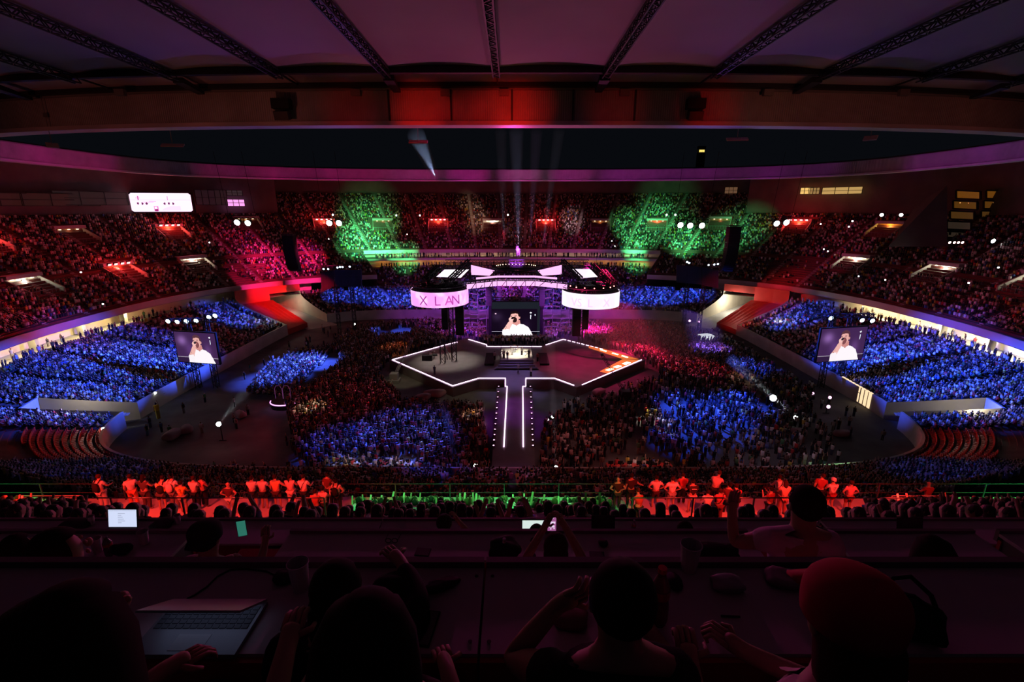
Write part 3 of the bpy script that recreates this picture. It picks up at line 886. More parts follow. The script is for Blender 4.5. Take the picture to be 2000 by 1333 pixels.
# ---------------------------------------------------------------- screen pictures (drawn as coloured dots of a fine grid)
def paint_singer(nu, nv, wide=True):
    u, v = np.meshgrid((np.arange(nu)+.5)/nu, (np.arange(nv)+.5)/nv)   # v from the bottom
    a = 1.65
    img = np.zeros((nv, nu, 3)) + np.array([.055, .02, .085])
    blob = np.exp(-(((u-.17)/.1)**2 + ((v-.72)/.14)**2)); img += blob[..., None]*np.array([.20, .10, .30])
    blob = np.exp(-(((u-.78)/.08)**2 + ((v-.4)/.2)**2)); img += blob[..., None]*np.array([.07, .03, .11])
    blob = np.exp(-(((u-.33)/.1)**2 + ((v-.45)/.2)**2)); img += blob[..., None]*np.array([.05, .02, .09])
    def fill(pts, col):
        m = inpoly(u.ravel(), v.ravel(), pts).reshape(u.shape); img[m] = col
    def ell(cx, cy, rx, ry, col, rot=0):
        c, s = math.cos(rot), math.sin(rot); x = (u-cx); y = (v-cy)/1.0
        m = ((x*c+y*s)/rx)**2 + ((-x*s+y*c)/ry)**2 < 1; img[m] = col
    img[(v > .165) & (v < .185)] = (.55, .5, .6)
    img[(v < .165)] = (.03, .012, .05)
    fill([(.855,.78),(.875,.78),(.87,.62),(.857,.64)], (.8,.85,1)); ell(.865, .86, .022, .025, (.9,.9,1))
    fill([(.47,.6),(.64,.6),(.66,.36),(.45,.36)], (.62,.26,.24))            # neck
    # t-shirt
    fill([(.27,0),(.3,.22),(.36,.36),(.46,.47),(.52,.43),(.58,.40),(.64,.46),(.72,.43),(.82,.33),(.87,.18),(.92,0)], (1.0,.93,.98))
    fill([(.50,.47),(.62,.49),(.575,.38)], (.62,.26,.24))
    ell(.535, .70, .088, .175, (.82,.42,.38), .06)                            # face
    ell(.52, .61, .062, .105, (.22,.07,.08), .1)                             # beard
    ell(.515, .64, .022, .018, (.55,.16,.16))                                # mouth
    ell(.495, .70, .016, .035, (.92,.55,.48))                                # nose
    fill([(.45,.745),(.485,.76),(.488,.75),(.452,.735)], (.1,.04,.05)); fill([(.52,.755),(.575,.765),(.575,.753),(.52,.743)], (.1,.04,.05))
    ell(.47, .725, .014, .010, (.08,.03,.05)); ell(.55, .73, .016, .010, (.08,.03,.05))
    ell(.63, .68, .018, .045, (.70,.33,.30))                                 # ear
    fill([(.44,.8),(.45,.87),(.50,.925),(.56,.93),(.62,.88),(.645,.77),(.635,.70),(.61,.74),(.60,.82),(.55,.835),(.48,.82)], (.10,.035,.05))   # hair
    # arm up to the microphone
    fill([(.28,.22),(.33,.33),(.40,.52),(.45,.60),(.50,.57),(.49,.47),(.43,.27),(.40,.10)], (.86,.46,.42))
    fill([(.27,.0),(.28,.24),(.41,.27),(.42,.0)], (.98,.9,.95))
    ell(.46, .63, .048, .07, (.88,.50,.45)); 
    for k in range(4): ell(.445+.004*k, .585+.03*k, .034, .014, (.93-.05*(k % 2),.55-.05*(k % 2),.5))
    ell(.487, .665, .026, .045, (.03,.02,.03), -.3)                          # microphone
    ell(.335, .27, .006, .018, (.3,.12,.15)); ell(.36, .34, .005, .02, (.3,.12,.15)); 
    return img
def picture_screen(name, corners, img, strength, parent=None, mname='screen_picture'):
    """corners: bottom left, bottom right, top right, top left"""
    nv, nu = img.shape[:2]; bl, br, tr, tl = [Vector(c) for c in corners]
    U, Vv = np.meshgrid(np.arange(nu+1)/nu, np.arange(nv+1)/nv)
    pts = ((1-U)*(1-Vv))[..., None]*np.array(bl) + (U*(1-Vv))[..., None]*np.array(br) + (U*Vv)[..., None]*np.array(tr) + ((1-U)*Vv)[..., None]*np.array(tl)
    me = bpy.data.meshes.new(name); i, j = np.meshgrid(np.arange(nu), np.arange(nv)); a = (j*(nu+1)+i).ravel()
    faces = np.stack([a, a+1, a+nu+2, a+nu+1], 1)
    me.vertices.add((nu+1)*(nv+1)); me.vertices.foreach_set('co', pts.astype(np.float32).ravel())
    me.loops.add(len(faces)*4); me.loops.foreach_set('vertex_index', faces.astype(np.int32).ravel())
    me.polygons.add(len(faces)); me.polygons.foreach_set('loop_start', np.arange(0, len(faces)*4, 4, dtype=np.int32)); me.update(calc_edges=True)
    at = me.color_attributes.new('Col', 'FLOAT_COLOR', 'CORNER')
    c = np.repeat(np.hstack([img.reshape(-1, 3), np.ones((nu*nv, 1))]), 4, axis=0)
    at.data.foreach_set('color', c.astype(np.float32).ravel())
    me.materials.append(emis_attr(mname, strength))
    o = bpy.data.objects.new(name, me); COL.objects.link(o)
    if parent: o.parent = parent
    return o
def emis_attr(name, s):
    if name in MATS: return MATS[name]
    m = bpy.data.materials.new(name); m.use_nodes = True; nt = m.node_tree; nt.nodes.clear()
    out = nt.nodes.new('ShaderNodeOutputMaterial'); e = nt.nodes.new('ShaderNodeEmission'); at = nt.nodes.new('ShaderNodeAttribute')
    at.attribute_name = 'Col'; e.inputs['Strength'].default_value = s
    nt.links.new(at.outputs['Color'], e.inputs['Color']); nt.links.new(e.outputs[0], out.inputs[0]); MATS[name] = m; return m
# main screen behind the stage
DS = 118.0
a, c = P(960.5, 657.5, DS), P(1055, 590.5, DS)
scr = thing('stage_screen', ((a.x+c.x)/2, DS, 0), 'tall dark screen behind the stage showing a bearded singer in white shirt', 'screen')
img = np.zeros((144, 200, 3)) + np.array([.006, .008, .012])
s_img = paint_singer(200, 115)
bg = s_img.mean(-1) < .35
s_img2 = np.where(bg[..., None], s_img*.10, s_img)
hs = np.zeros_like(img)+np.array([.010, .012, .018])
# the singer stands in the lower part, wide shot
yy, xx = np.mgrid[0:144, 0:200]
uu = (xx/200-.5)/1.0+.555; vv = (yy/144)/.80
samp = (vv < 1) & (uu > 0) & (uu < 1)
ii = np.clip((vv*115).astype(int), 0, 114); jj = np.clip((uu*200).astype(int), 0, 199)
hs[samp] = s_img2[ii[samp], jj[samp]]
hs[20:22, :38] = (.45, .42, .5); hs[20:22, 165:] = (.45, .42, .5)
hs[88:94, 178:182] = (.8, .85, 1); hs[94:98, 14:20] = (.8, .5, .7)
o = picture_screen('picture', [(a.x, DS, a.z), (c.x, DS, a.z), (c.x, DS, c.z), (a.x, DS, c.z)], hs, 1.25, scr); loc(o, scr)
b = MB(); cx = (a.x+c.x)/2
b.box((cx, DS+.35, (a.z+c.z)/2), (c.x-a.x+.5, .5, c.z-a.z+.4))
for x in (a.x-.5, c.x+.5): b.bar((x, DS+.8, 0), (x, DS+.8, c.z+1.0), .5)
b.truss((a.x-1, DS+.6, c.z+.7), (c.x+1, DS+.6, c.z+.7), .6, .08)
o = b.build('frame', M_BLACK, scr); loc(o, scr)

# the two round light rings over the wings
def word_on_ring(words_, cx, cy, R, zb, h, col_m, parent):
    o = None
    for s, ang0, size in [(c, a + i*13.0, z) for w_, a, z in words_ for i, c in enumerate(w_)]:
        b = MB(); v, f = text_mesh(s, size)
        n = len(b.v)
        for x, y, z in v:
            a_ = rad(ang0) + x/R
            b.v.append((cx + (R+.06)*math.cos(a_), cy + (R+.06)*math.sin(a_), zb + y))
        for q in f: b.f.append(tuple(n+i for i in q)); b.m.append(0)
        o = b.build('screen_letter', col_m, parent)
    return o
M_LETTER = mat('led_letters', (.5, .1, .4), .5, emit=(.42, .05, .36), strength=1.0)
M_LETTERF = mat('led_letters_faint', (.8, .6, .8), .5, emit=(.95, .55, .95), strength=1.1)
def ring_mat(name, c0, c1):
    m = bpy.data.materials.new(name); m.use_nodes = True; nt = m.node_tree; b_ = nt.nodes['Principled BSDF']
    tc = nt.nodes.new('ShaderNodeTexCoord'); nz = nt.nodes.new('ShaderNodeTexNoise'); nz.inputs['Scale'].default_value = .35
    cr = nt.nodes.new('ShaderNodeValToRGB'); cr.color_ramp.elements[0].position = .42; cr.color_ramp.elements[1].position = .56
    cr.color_ramp.elements[0].color = (*c0, 1); cr.color_ramp.elements[1].color = (*c1, 1)
    nt.links.new(tc.outputs['Object'], nz.inputs['Vector']); nt.links.new(nz.outputs['Fac'], cr.inputs['Fac'])
    nt.links.new(cr.outputs['Color'], b_.inputs['Emission Color']); b_.inputs['Emission Strength'].default_value = 1.15
    b_.inputs['Base Color'].default_value = (.1, .1, .1, 1); MATS[name] = m; return m
RM1 = ring_mat('led_ring_lilac', (.95, .35, .90), (1.0, .62, 1.0)); RM2 = ring_mat('led_ring_white', (1.0, .80, 1.0), (1.0, .92, 1.0))
def light_ring(cx, cy, zt, R, m, side, words_, wm):
    t = thing('light_ring', (cx, cy, zt), 'round hanging ring of %s over the %s stage wing' % (('pink screens with purple letters', 'left') if side < 0 else ('near white screens', 'right')), 'light ring')
    N = 48; b = MB()
    for i in range(N):
        a0, a1 = 2*math.pi*i/N, 2*math.pi*(i+1)/N
        q = lambda r, a_, z: (r*math.cos(a_), r*math.sin(a_), z)
        b.mi = 0; b.quad(q(R, a0, -3.05), q(R, a1, -3.05), q(R, a1, 0), q(R, a0, 0))
        b.mi = 1; b.quad(q(R-.25, a1, -3.05), q(R-.25, a0, -3.05), q(R-.25, a0, 0), q(R-.25, a1, 0)); b.quad(q(R-.25, a0, -3.05), q(R-.25, a1, -3.05), q(R, a1, -3.05), q(R, a0, -3.05))
    b.build('screen_band', [m, M_BLACK], t)
    b = MB()
    for z in (.15, .75):
        for r in (R+.05, R-.6): b.tube([(r*math.cos(2*math.pi*i/40), r*math.sin(2*math.pi*i/40), z) for i in range(40)], .07, 5, closed=True)
    for i in range(40):
        a0, a1 = 2*math.pi*i/40, 2*math.pi*(i+.5)/40
        b.bar(((R+.05)*math.cos(a0), (R+.05)*math.sin(a0), .15), ((R+.05)*math.cos(a1), (R+.05)*math.sin(a1), .75), .05)
        b.bar(((R+.05)*math.cos(a0), (R+.05)*math.sin(a0), .15), ((R-.6)*math.cos(a0), (R-.6)*math.sin(a0), .75), .05)
    b.build('rim_truss', M_DARK, t)
    b = MB()
    for i in range(6):
        a0 = math.pi*i/6; b.truss(((R-.6)*math.cos(a0), (R-.6)*math.sin(a0), .5), (-(R-.6)*math.cos(a0), -(R-.6)*math.sin(a0), .5), .45, .08)
    b.lathe([(1.1, .1), (1.2, .9)], (0, 0, 0), 16)
    for i in range(5): b.box((3.4*math.cos(i*1.25), 3.0*math.sin(i*1.25), 1.1), (.9, .7, .6), rz=i)
    b.build('inner_grid', M_BLACK, t)
    o = word_on_ring(words_, 0, 0, R, -3.05+.5, 2.4, wm, t)
    # small lamps on top
    for i in range(7):
        a0 = rad(200+i*23); b = MB(); b.sphere((R*.8*math.cos(a0), R*.8*math.sin(a0), 1.0), .13, 6, 4); b.build('rim_lamp', M_LAMPR if side > 0 else M_DARK, t)
    return t
RD = 100.0
rl = P(858.5, 563, RD); rrp = P(1154, 566, RD)
light_ring(rl.x, RD, rl.z, 5.95, RM1, -1, [('X', 236, 2.7), ('L', 267, 2.7), ('AN', 287, 2.7)], M_LETTER)
light_ring(rrp.x, RD, rrp.z, 5.95, RM2, 1, [('VS', 222, 2.3), ('L', 255, 2.3), ('X', 285, 2.3)], M_LETTERF)

# crown of screens and truss over the stage centre
crown = thing('overhead_rig', (.8, 103, 15), 'central crown of glowing pink truss band and tilted screen wedges above the stage', 'rigging')
def band(pts, z0, z1, m, name, thick=.3):
    b = MB()
    for (p, q) in zip(pts[:-1], pts[1:]):
        b.hexa([(p[0], p[1], z0), (q[0], q[1], z0), (q[0], q[1]+thick, z0), (p[0], p[1]+thick, z0), (p[0], p[1], z1), (q[0], q[1], z1), (q[0], q[1]+thick, z1), (p[0], p[1]+thick, z1)])
    o = b.build(name, m, crown); return loc(o, crown)
Pl = [P(911, 553, 98.5), P(930, 549, 100), P(971, 545, 103), P(1045, 545, 103), P(1088, 549, 100), P(1108, 551, 98.5)]
pts = [(p.x, p.y) for p in Pl]; zc = Pl[2].z
band(pts, zc-1.5, zc-.25, M_PINKW, 'lower_screen_band'); band(pts[1:5], zc+.15, zc+.65, M_PINKW, 'upper_screen_band')
b = MB()
for p, q in zip(pts[:-1], pts[1:]):
    b.truss((p[0], p[1]-.35, zc-.05), (q[0], q[1]-.35, zc-.05), .55, .13, .6)
    n = max(2, int(math.hypot(q[0]-p[0], q[1]-p[1])/.9))
    for i in range(n):
        f0, f1 = i/n, (i+1)/n; A_ = Vector((p[0]+(q[0]-p[0])*f0, p[1]-.3, zc-1.5)); B_ = Vector((p[0]+(q[0]-p[0])*f1, q[1]-.3, zc-.25))
        b.bar((A_.x, A_.y, zc-1.5), (B_.x, B_.y, zc-.25) if i % 2 else (A_.x, A_.y, zc-.25), .11)
o = b.build('band_truss', M_DARK, crown); loc(o, crown)
# dark oval truss above, with small warm lamps
b = MB(); lm = MB(); oc = P(1008, 529, 107)
for z in (0, .8):
    for r in (5.3, 4.7): b.tube([(oc.x+r*math.cos(2*math.pi*i/36), oc.y+r*.9*math.sin(2*math.pi*i/36), oc.z+z) for i in range(36)], .08, 5, closed=True)
b.lathe([(4.7, .35), (4.7, .5)], (oc.x, oc.y, oc.z), 30)
for i in range(36):
    a0, a1 = 2*math.pi*i/36, 2*math.pi*(i+1)/36; b.bar((oc.x+5.3*math.cos(a0), oc.y+4.77*math.sin(a0), oc.z), (oc.x+5.3*math.cos(a1), oc.y+4.77*math.sin(a1), oc.z+.8), .05)
for i in range(15):
    a0 = rad(20+140*i/14); lm.sphere((oc.x+4.6*math.cos(a0), oc.y+4.1*math.sin(a0), oc.z+.95), .09, 6, 4)
loc(b.build('oval_truss', M_BLACK, crown), crown); loc(lm.build('oval_lamps', M_LAMPY, crown), crown)
def panel(pts, D, name, m=M_PINKW, lean=0.0):
    q = [P(x, y, D) for x, y in pts]; b = MB(); n = len(q)
    zmin = min(p.z for p in q); q = [Vector((p.x, p.y + (p.z-zmin)*lean, p.z)) for p in q]
    b.poly(q); b.poly([p + Vector((0, .25, 0)) for p in q][::-1])
    for i in range(n): b.quad(q[i], q[(i+1) % n], q[(i+1) % n]+Vector((0,.25,0)), q[i]+Vector((0,.25,0)))
    loc(b.build(name, m, crown), crown)
panel([(920,518),(920,537),(956,539),(966,529)][::-1], 106, 'wedge_screen'); panel([(1097,518),(1097,536),(1060,539),(1050,529)], 106, 'wedge_screen')
panel([(868,527),(916,527),(900,543),(852,541)][::-1], 107, 'tilted_screen', RM2); panel([(1118,526),(1152,526),(1170,541),(1132,544)][::-1], 107, 'tilted_screen', RM2)
b = MB()
for (x0_, y0_, x1_, y1_, D) in ((918,510,880,546,104),(858,522,832,546,104),(1097,510,1134,546,104),(1155,518,1186,550,104),(1178,530,1200,556,104)):
    b.truss(P(x0_, y0_, D+3), P(x1_, y1_, D-1), .9, .22, .9)
for (x0_, y0_, x1_, y1_) in ((840,521,1190,521),(870,511,1150,511)):
    p, q = P(x0_, y0_, 110), P(x1_, y1_, 110); b.truss(p, q, .7, .1, .8)
for x in (850, 918, 965, 1050, 1098, 1165): b.bar(P(x, 521, 110), P(x, 500, 109), .06)
for x in (918, 965, 1050, 1098): b.truss(P(x, 521, 110), P(x, 543, 104), .5, .09, .6)
loc(b.build('roof_rigging', M_BLACK, crown), crown)
# hanging speaker lines
def line_array(top, n, w, h, curve, label, group=None, dz=None):
    t = thing('speaker_array', top, label, 'speakers', group)
    y = z = 0.0; ang = 0.0
    b = MB(); b.box((0, 0, .2), (w*1.05, w*.9, .16)); b.bar((0, 0, .2), (0, 0, 2.2), .06); b.build('hanging_frame', M_DARK, t)
    for i in range(n):
        ang = curve*(i/n)**2
        b = MB(); b.box((0, y, z-h/2), (w, w*.75, h*.94), rx=-ang); b.box((0, y-w*.38, z-h/2), (w*.8, .03, h*.6), rx=-ang)
        b.build('cabinet', M_BLACK, t); z -= h*math.cos(ang); y += h*math.sin(ang)
    return t
line_array(P(564, 460, 108), 15, 2.4, .52, .55, 'long black speaker line hanging high beside the left corner stand'); line_array(P(1434, 443, 108), 18, 2.5, .56, .5, 'long black speaker line hanging high beside the right corner stand')
for px_, n, yb, D, lb in ((868,9,600,101,'slim black speaker line under the pink light ring, outer one'),(897,12,596,100,'thick black speaker line under the pink light ring, inner one'),
                     (1144,9,600,101,'slim black speaker line under the white light ring, outer one'),(1127,12,598,100,'thick black speaker line under the white light ring, inner one'),
                     (955,9,556,109,'short black speaker line hanging left of the stage screen'),(1059,9,556,109,'short black speaker line hanging right of the stage screen')):
    line_array(P(px_, yb, D), n, 1.25 if 'slim' in lb or 'short' in lb else 1.7, .55, .15, lb)
# columns under the rings
for px_, s in ((880, 'pink'), (1136, 'white')):
    p = P(px_, 600, 104); b = MB(); b.truss((p.x, 104, 0), (p.x, 104, 14.5), .9, .12, 1.0)
    tag(b.build('support_column', M_DARK), 'dark lattice column standing under the %s light ring' % s, 'column')
# curved camera track truss on the left wing and the crane
b = MB(); pa = [P(864+10*math.sin(i/9*3.1), 680+48*i/9, 95-6*i/9) for i in range(10)]
for off in (0, 5): b.tube([(p.x+off*.11, p.y, p.z) for p in pa], .12, 6)
b.truss(W(866,727,0)+Vector((0,0,0)), W(866,727,0)+Vector((0,0,6.5)), .9, .1, 1.0); b.truss(W(888,722,0), W(888,722,0)+Vector((0,0,6.5)), .9, .1, 1.0)
tag(b.build('lighting_tower', M_DARK), 'dark lattice lighting towers on the left wing of the stage', 'tower')
for side, (xa, ya, xb, yb) in (('left', (770,735,800,690)), ('right', (1222,770,1190,738))):
    b = MB(); pA = G(xa, ya, 1.2); pB = pA + Vector((G(xb, yb, 4.5).x-pA.x, 6, 5.0))
    b.truss(pA, pB, .35, .05, .5); b.box(pA, (1.4, 1.4, 1.2)); b.bar(pA, pA-(pB-pA)*.25, .3); b.box(pA-(pB-pA)*.25, (.8, .8, .6)); b.box(pB, (.4, .5, .35)); b.box((pA.x, pA.y, .3), (2.0, 2.0, .6))
    tag(b.build('camera_crane', M_GREY if side == 'left' else M_DARK), 'long armed camera crane beside the %s front edge of the stage' % side, 'camera crane')
# scaffold with slats beside the screen
for s in (-1, 1):
    b = MB()
    X0, X1 = (.8+s*7.3, .8+s*15.8)
    for x in np.linspace(X0, X1, 5): b.bar((x, 119, 0), (x, 119, 13.5), .12)
    for i, z in enumerate(np.arange(1.0, 13.5, 1.05)):
        for j in range(4):
            xa_, xb_ = X0+(X1-X0)*j/4, X0+(X1-X0)*(j+.8)/4
            if (i*7+j*3) % 5 < 3: b.bar((xa_, 118.8, z+.25*((j % 2)-.5)*s), (xb_, 118.8, z-.25*((j % 2)-.5)*s), .16, .3)
    tag(b.build('side_scaffold', M_GREY), 'tall slatted scaffold glowing purple just %s of the stage screen' % ('left' if s < 0 else 'right'), 'scaffold')

# ---------------------------------------------------------------- performers: simple small figures
M_PERF = {}
def small_person(pos, ang, top, bottom, label, raised=0, name='person', scale=1.0, cat='person', group=None, hair=(.03,.015,.01), base=None):
    V, F, Cc = base if base is not None else standing(0, raised)
    cols = [top, (.5,.3,.22), hair, bottom]
    ms = [mat('cloth_%d_%d_%d' % tuple(int(q*99) for q in c), c, .8) for c in cols]
    me = bpy.data.meshes.new(name); me.from_pydata([tuple(v) for v in V*scale], [], [tuple(f) for f in F])
    for m in ms: me.materials.append(m)
    me.polygons.foreach_set('material_index', [int(Cc[f[0]]) for f in F]); me.update()
    o = bpy.data.objects.new(name, me); COL.objects.link(o); o.location = pos; o.rotation_euler = (0, 0, ang)
    return tag(o, label, cat, group)
WH = (.8,.78,.76); BK = (.02,.02,.025); RDC = (.55,.06,.06)
small_person(W(1000, 694, 3.05), math.pi, WH, WH, 'singer in a long white outfit on the bright band riser', 1)
small_person(W(1019, 694, 3.05), math.pi, (.3,.28,.26), BK, 'musician in grey at the right of the riser singer', 2)
small_person(W(1033, 699, 3.05), math.pi*.9, BK, BK, 'musician in black at the right rail of the band riser', 0)
small_person(W(984, 700, 3.05), math.pi*1.1, (.5,.45,.4), BK, 'musician in pale shirt at the left rail of the band riser', 0)
small_person(W(991, 703, 3.05), math.pi, BK, (.3,.3,.35), 'musician in black near the front edge of the riser', 0)
small_person(W(966, 703), math.pi*1.2, (.6,.5,.5), BK, 'musician in pale top on the deck left of the riser', 0)
small_person(W(1050, 706), math.pi*.8, (.6,.2,.2), BK, 'musician in red on the deck right of the riser', 0)
small_person(W(1012, 728), math.pi, (.45,.45,.5), (.1,.1,.15), 'performer at the stage front below the riser steps', 1)
small_person(W(1037, 735), math.pi*.8, (.35,.3,.4), BK, 'performer crouching at the stage front right of the steps', 2)
small_person(W(849, 732), 0, BK, BK, 'dark figure at the front edge of the left stage wing', 0)
small_person(W(841, 703), math.pi, WH, (.7,.68,.66), 'player in white beside the piano on the left wing', 1)
small_person(W(848, 700), math.pi, WH, WH, 'second player in white at the piano on the left wing', 0)
p = W(835, 704); b = MB(); b.box((p.x, p.y, 2.35), (2.0, 1.0, 1.1)); b.box((p.x+.6, p.y+.8, 2.6), (2.4, .9, .25), rz=.3); b.bar((p.x-.8, p.y-.4, 1.8), (p.x-.8, p.y-.4, 2.4), .1)
tag(b.build('stage_piano', M_BLACK), 'black piano on the left wing beside two white clad players', 'piano')
small_person(W(998, 948), math.pi, (.8,.35,.55), (.5,.2,.3), 'dancer in pink alone on the dark end of the catwalk', 1)
for i, (x, y) in enumerate(((953, 940), (959, 950), (1048, 938), (1056, 946), (1062, 955))):
    small_person(G(x, y, .0), 0, [(.7,.1,.2),(.6,.1,.15),(.7,.15,.2),(.5,.1,.2),(.6,.2,.3)][i], BK, ['spectator in red leaning on the left catwalk barrier with arms raised','second spectator in red by the left catwalk barrier','spectator in red by the right catwalk barrier with arms raised','spectator in dark red by the right catwalk barrier','spectator in rose beside the end of the right catwalk barrier'][i], 2)

# instruments on the riser
p = W(1004, 688, 3.05); dk = thing('drum_kit', p, 'drum kit with bright cymbals at the back of the band riser', 'drums')
b = MB(); b.tube([(0, -.35, .35), (0, .25, .35)], .32, 16); b.build('bass_drum', TBLW if 'TBLW' in globals() else M_WHITE, dk)
for x, y, z, r in ((-.5,.1,.6,.2),(.5,.1,.6,.22),(-.25,-.3,.85,.16),(.25,-.3,.85,.16)): b = MB(); b.lathe([(r, 0), (r, .25)], (x, y, z-.2), 14); b.bar((x, y, 0), (x, y, z-.2), .03); b.build('drum', M_WHITE, dk)
for x, y, z in ((-.7,-.2,1.2),(.7,-.2,1.25),(.1,.5,1.3)): b = MB(); b.lathe([(.24, 0), (.03, .05)], (x, y, z), 14); b.bar((x, y, 0), (x, y, z), .025); b.build('cymbal', mat('brass', (.7,.5,.2), .35, metal=.8), dk)
for px_, lb in ((981, 'keyboard on a stand at the left side of the band riser'), (1030, 'keyboard on a stand at the right side of the band riser')):
    p = W(px_, 696, 3.05); k = thing('keyboard', p, lb, 'keyboard'); b = MB(); b.box((0, 0, .95), (1.2, .35, .1)); b.build('keys_case', M_GREY, k); b = MB(); b.bar((-.5, .1, 0), (.5, .1, .9), .04); b.bar((.5, .1, 0), (-.5, .1, .9), .04); b.build('stand', M_DARK, k)
# ================================================================ side screens, lamps, vomitories, booths
SING = paint_singer(120, 72)
def side_screen(c4, D, side):
    bl, br, tr, tl = [P(x, y, D) for x, y in c4]
    zb = (bl.z+br.z)/2; zt = (tl.z+tr.z)/2; xl = (bl.x+tl.x)/2; xr = (br.x+tr.x)/2; cx = (xl+xr)/2
    s = 1 if side == 'right' else -1
    dy = .10*(xr-xl)*s       # turned slightly towards the middle
    t = thing('side_screen', (cx, D, 0), 'raised %s side screen showing a bearded singer in a white shirt' % side, 'screen')
    o = picture_screen('picture', [(xl, D+dy*-1, zb), (xr, D+dy, zb), (xr, D+dy, zt), (xl, D-dy, zt)], SING, 1.0, t, 'side_picture'); loc(o, t)
    b = MB(); b.hexa([(xl-.15, D-dy+.1, zb-.15), (xr+.15, D+dy+.1, zb-.15), (xr+.15, D+dy+.5, zb-.15), (xl-.15, D-dy+.5, zb-.15), (xl-.15, D-dy+.1, zt+.15), (xr+.15, D+dy+.1, zt+.15), (xr+.15, D+dy+.5, zt+.15), (xl-.15, D-dy+.5, zt+.15)])
    loc(b.build('housing', M_BLACK, t), t)
    for x in (cx-1.6, cx+1.6):
        b = MB(); b.truss((x, D+1.2, 0), (x, D+1.2, zt+2.0), .7, .1, .9); loc(b.build('tower_leg', M_DARK, t), t)
    b = MB(); b.truss((xl-.5, D+1.2, zt+1.9), (xr+1.0, D+1.2, zt+1.9), .6, .09, .7); loc(b.build('top_truss', M_DARK, t), t)
    return t, (xl, xr, zt)
side_screen([(345,710),(430,708),(427,650),(331,650)], 80, 'left')
side_screen([(1587,705),(1689,705),(1703,641),(1601,641)], 80, 'right')
def lamp(px, py, D, size, m, label, cat='stage lamp', group=None, z=None, aim=(0, -1, -.3), name='stage_lamp'):
    p = P(px, py, D) if z is None else G(px, py, z)
    t = thing(name, p, label, cat, group)
    d = Vector(aim).normalized(); q = d.to_track_quat('Z', 'Y').to_matrix()
    b = MB(); b.lathe([(size*.35, -size*.9), (size*.5, -size*.5), (size*.56, 0)], (0, 0, 0), 10); b.box((0, 0, -size*.95), (size*.5, size*.5, size*.3)); b.v = [tuple(q @ Vector(v)) for v in b.v]; b.build('lamp_body', M_BLACK, t)
    b = MB(); b.lathe([(0.01, .05*size), (size*.5, .03*size), (size*.5, 0.0)], (0, 0, 0), 12); b.v = [tuple(q @ Vector(v)) for v in b.v]; b.build('lamp_lens', m, t)
    b = MB(); b.bar((-size*.6, 0, -.0), (-size*.6, 0, size*.8), size*.08); b.bar((size*.6, 0, 0), (size*.6, 0, size*.8), size*.08); b.bar((-size*.6, 0, size*.8), (size*.6, 0, size*.8), size*.08); b.build('yoke', M_DARK, t)
    return t
G1 = 'blue white lamps on the truss over the left side screen'; G2 = 'blue white lamps on the truss over the right side screen'
for x, y in ((328,628),(346,629),(364,628),(383,627),(408,620),(420,617)): lamp(x, y, 81, .75, M_LAMPB, 'blue-white lamp on the truss above the left side screen', group=G1)
for x, y in ((1623,622),(1684,626),(1704,627)): lamp(x, y, 81, .75, M_LAMPB, 'blue-white lamp on the truss above the right side screen', group=G2)
# high trusses with big white lamps
for (x0_, x1_, y, lb) in ((448,500,431,'outer left'),(632,672,431,'inner left'),(1318,1382,434,'inner right'),(1505,1545,432,'outer right')):
    b = MB(); p, q = P(x0_, y, 100), P(x1_, y, 100); b.truss(p+Vector((0,0,.7)), q+Vector((0,0,.7)), .5, .08, .6)
    for r_ in (p, q): b.bar(r_+Vector((0,0,.9)), Vector((r_.x*1.02, 100, 41.5)), .05)
    tag(b.build('lighting_truss', M_BLACK), 'short black lighting truss hung high, the %s one' % lb, 'truss')
for x, y, g in ((463,435,'outer left'),(484,436,'outer left'),(643,436,'inner left'),(662,436,'inner left'),(1329,440,'inner right'),(1348,441,'inner right'),(1371,441,'inner right'),(1517,437,'outer right'),(1536,435,'outer right')):
    lamp(x, y, 100, 1.15, M_LAMPW, 'big white lamp glowing on the %s hanging truss' % g, 'stage lamp', 'white lamps of the %s truss' % g)
# hanging sound and back of far screens
for side, quads in (('left', [[(627,572),(652,560),(652,528),(627,532)], [(654,560),(706,560),(706,528),(654,528)]]), ('right', [[(1322,552),(1370,556),(1370,522),(1322,518)], [(1371,557),(1403,564),(1403,528),(1371,522)]])):
    t = thing('delay_screen', (P(quads[0][0][0], 560, 118).x, 118, 0), 'dark blue folded screen turned away, %s behind the light ring' % side, 'screen')
    for k, qd in enumerate(quads):
        pts_ = [P(x, y, 118) for x, y in qd]; b = MB()
        b.hexa([pts_[0], pts_[1], pts_[1]+Vector((0,.5,0)), pts_[0]+Vector((0,.5,0)), pts_[3], pts_[2], pts_[2]+Vector((0,.5,0)), pts_[3]+Vector((0,.5,0))])
        for i in range(1, 8):
            u = i/8; A_ = pts_[0].lerp(pts_[1], u); B_ = pts_[3].lerp(pts_[2], u); b.bar(A_-Vector((0,.06,0)), B_-Vector((0,.06,0)), .08)
        for i in range(1, 6):
            u = i/6; A_ = pts_[0].lerp(pts_[3], u); B_ = pts_[1].lerp(pts_[2], u); b.bar(A_-Vector((0,.06,0)), B_-Vector((0,.06,0)), .08)
        loc(b.build('panel_back', mat('screen_back', (.05,.06,.12), .5), t), t)
    p0 = P((quads[0][0][0]+quads[1][1][0])/2, 528, 118.6)
    b = MB(); b.truss((p0.x-2, 119, 0), (p0.x-2, 119, p0.z+1), .7, .1, .9); b.truss((p0.x+2, 119, 0), (p0.x+2, 119, p0.z+1), .7, .1, .9); b.truss((p0.x-5, 119, p0.z+.8), (p0.x+5, 119, p0.z+.8), .5, .08, .6)
    loc(b.build('support_frame', M_DARK, t), t)
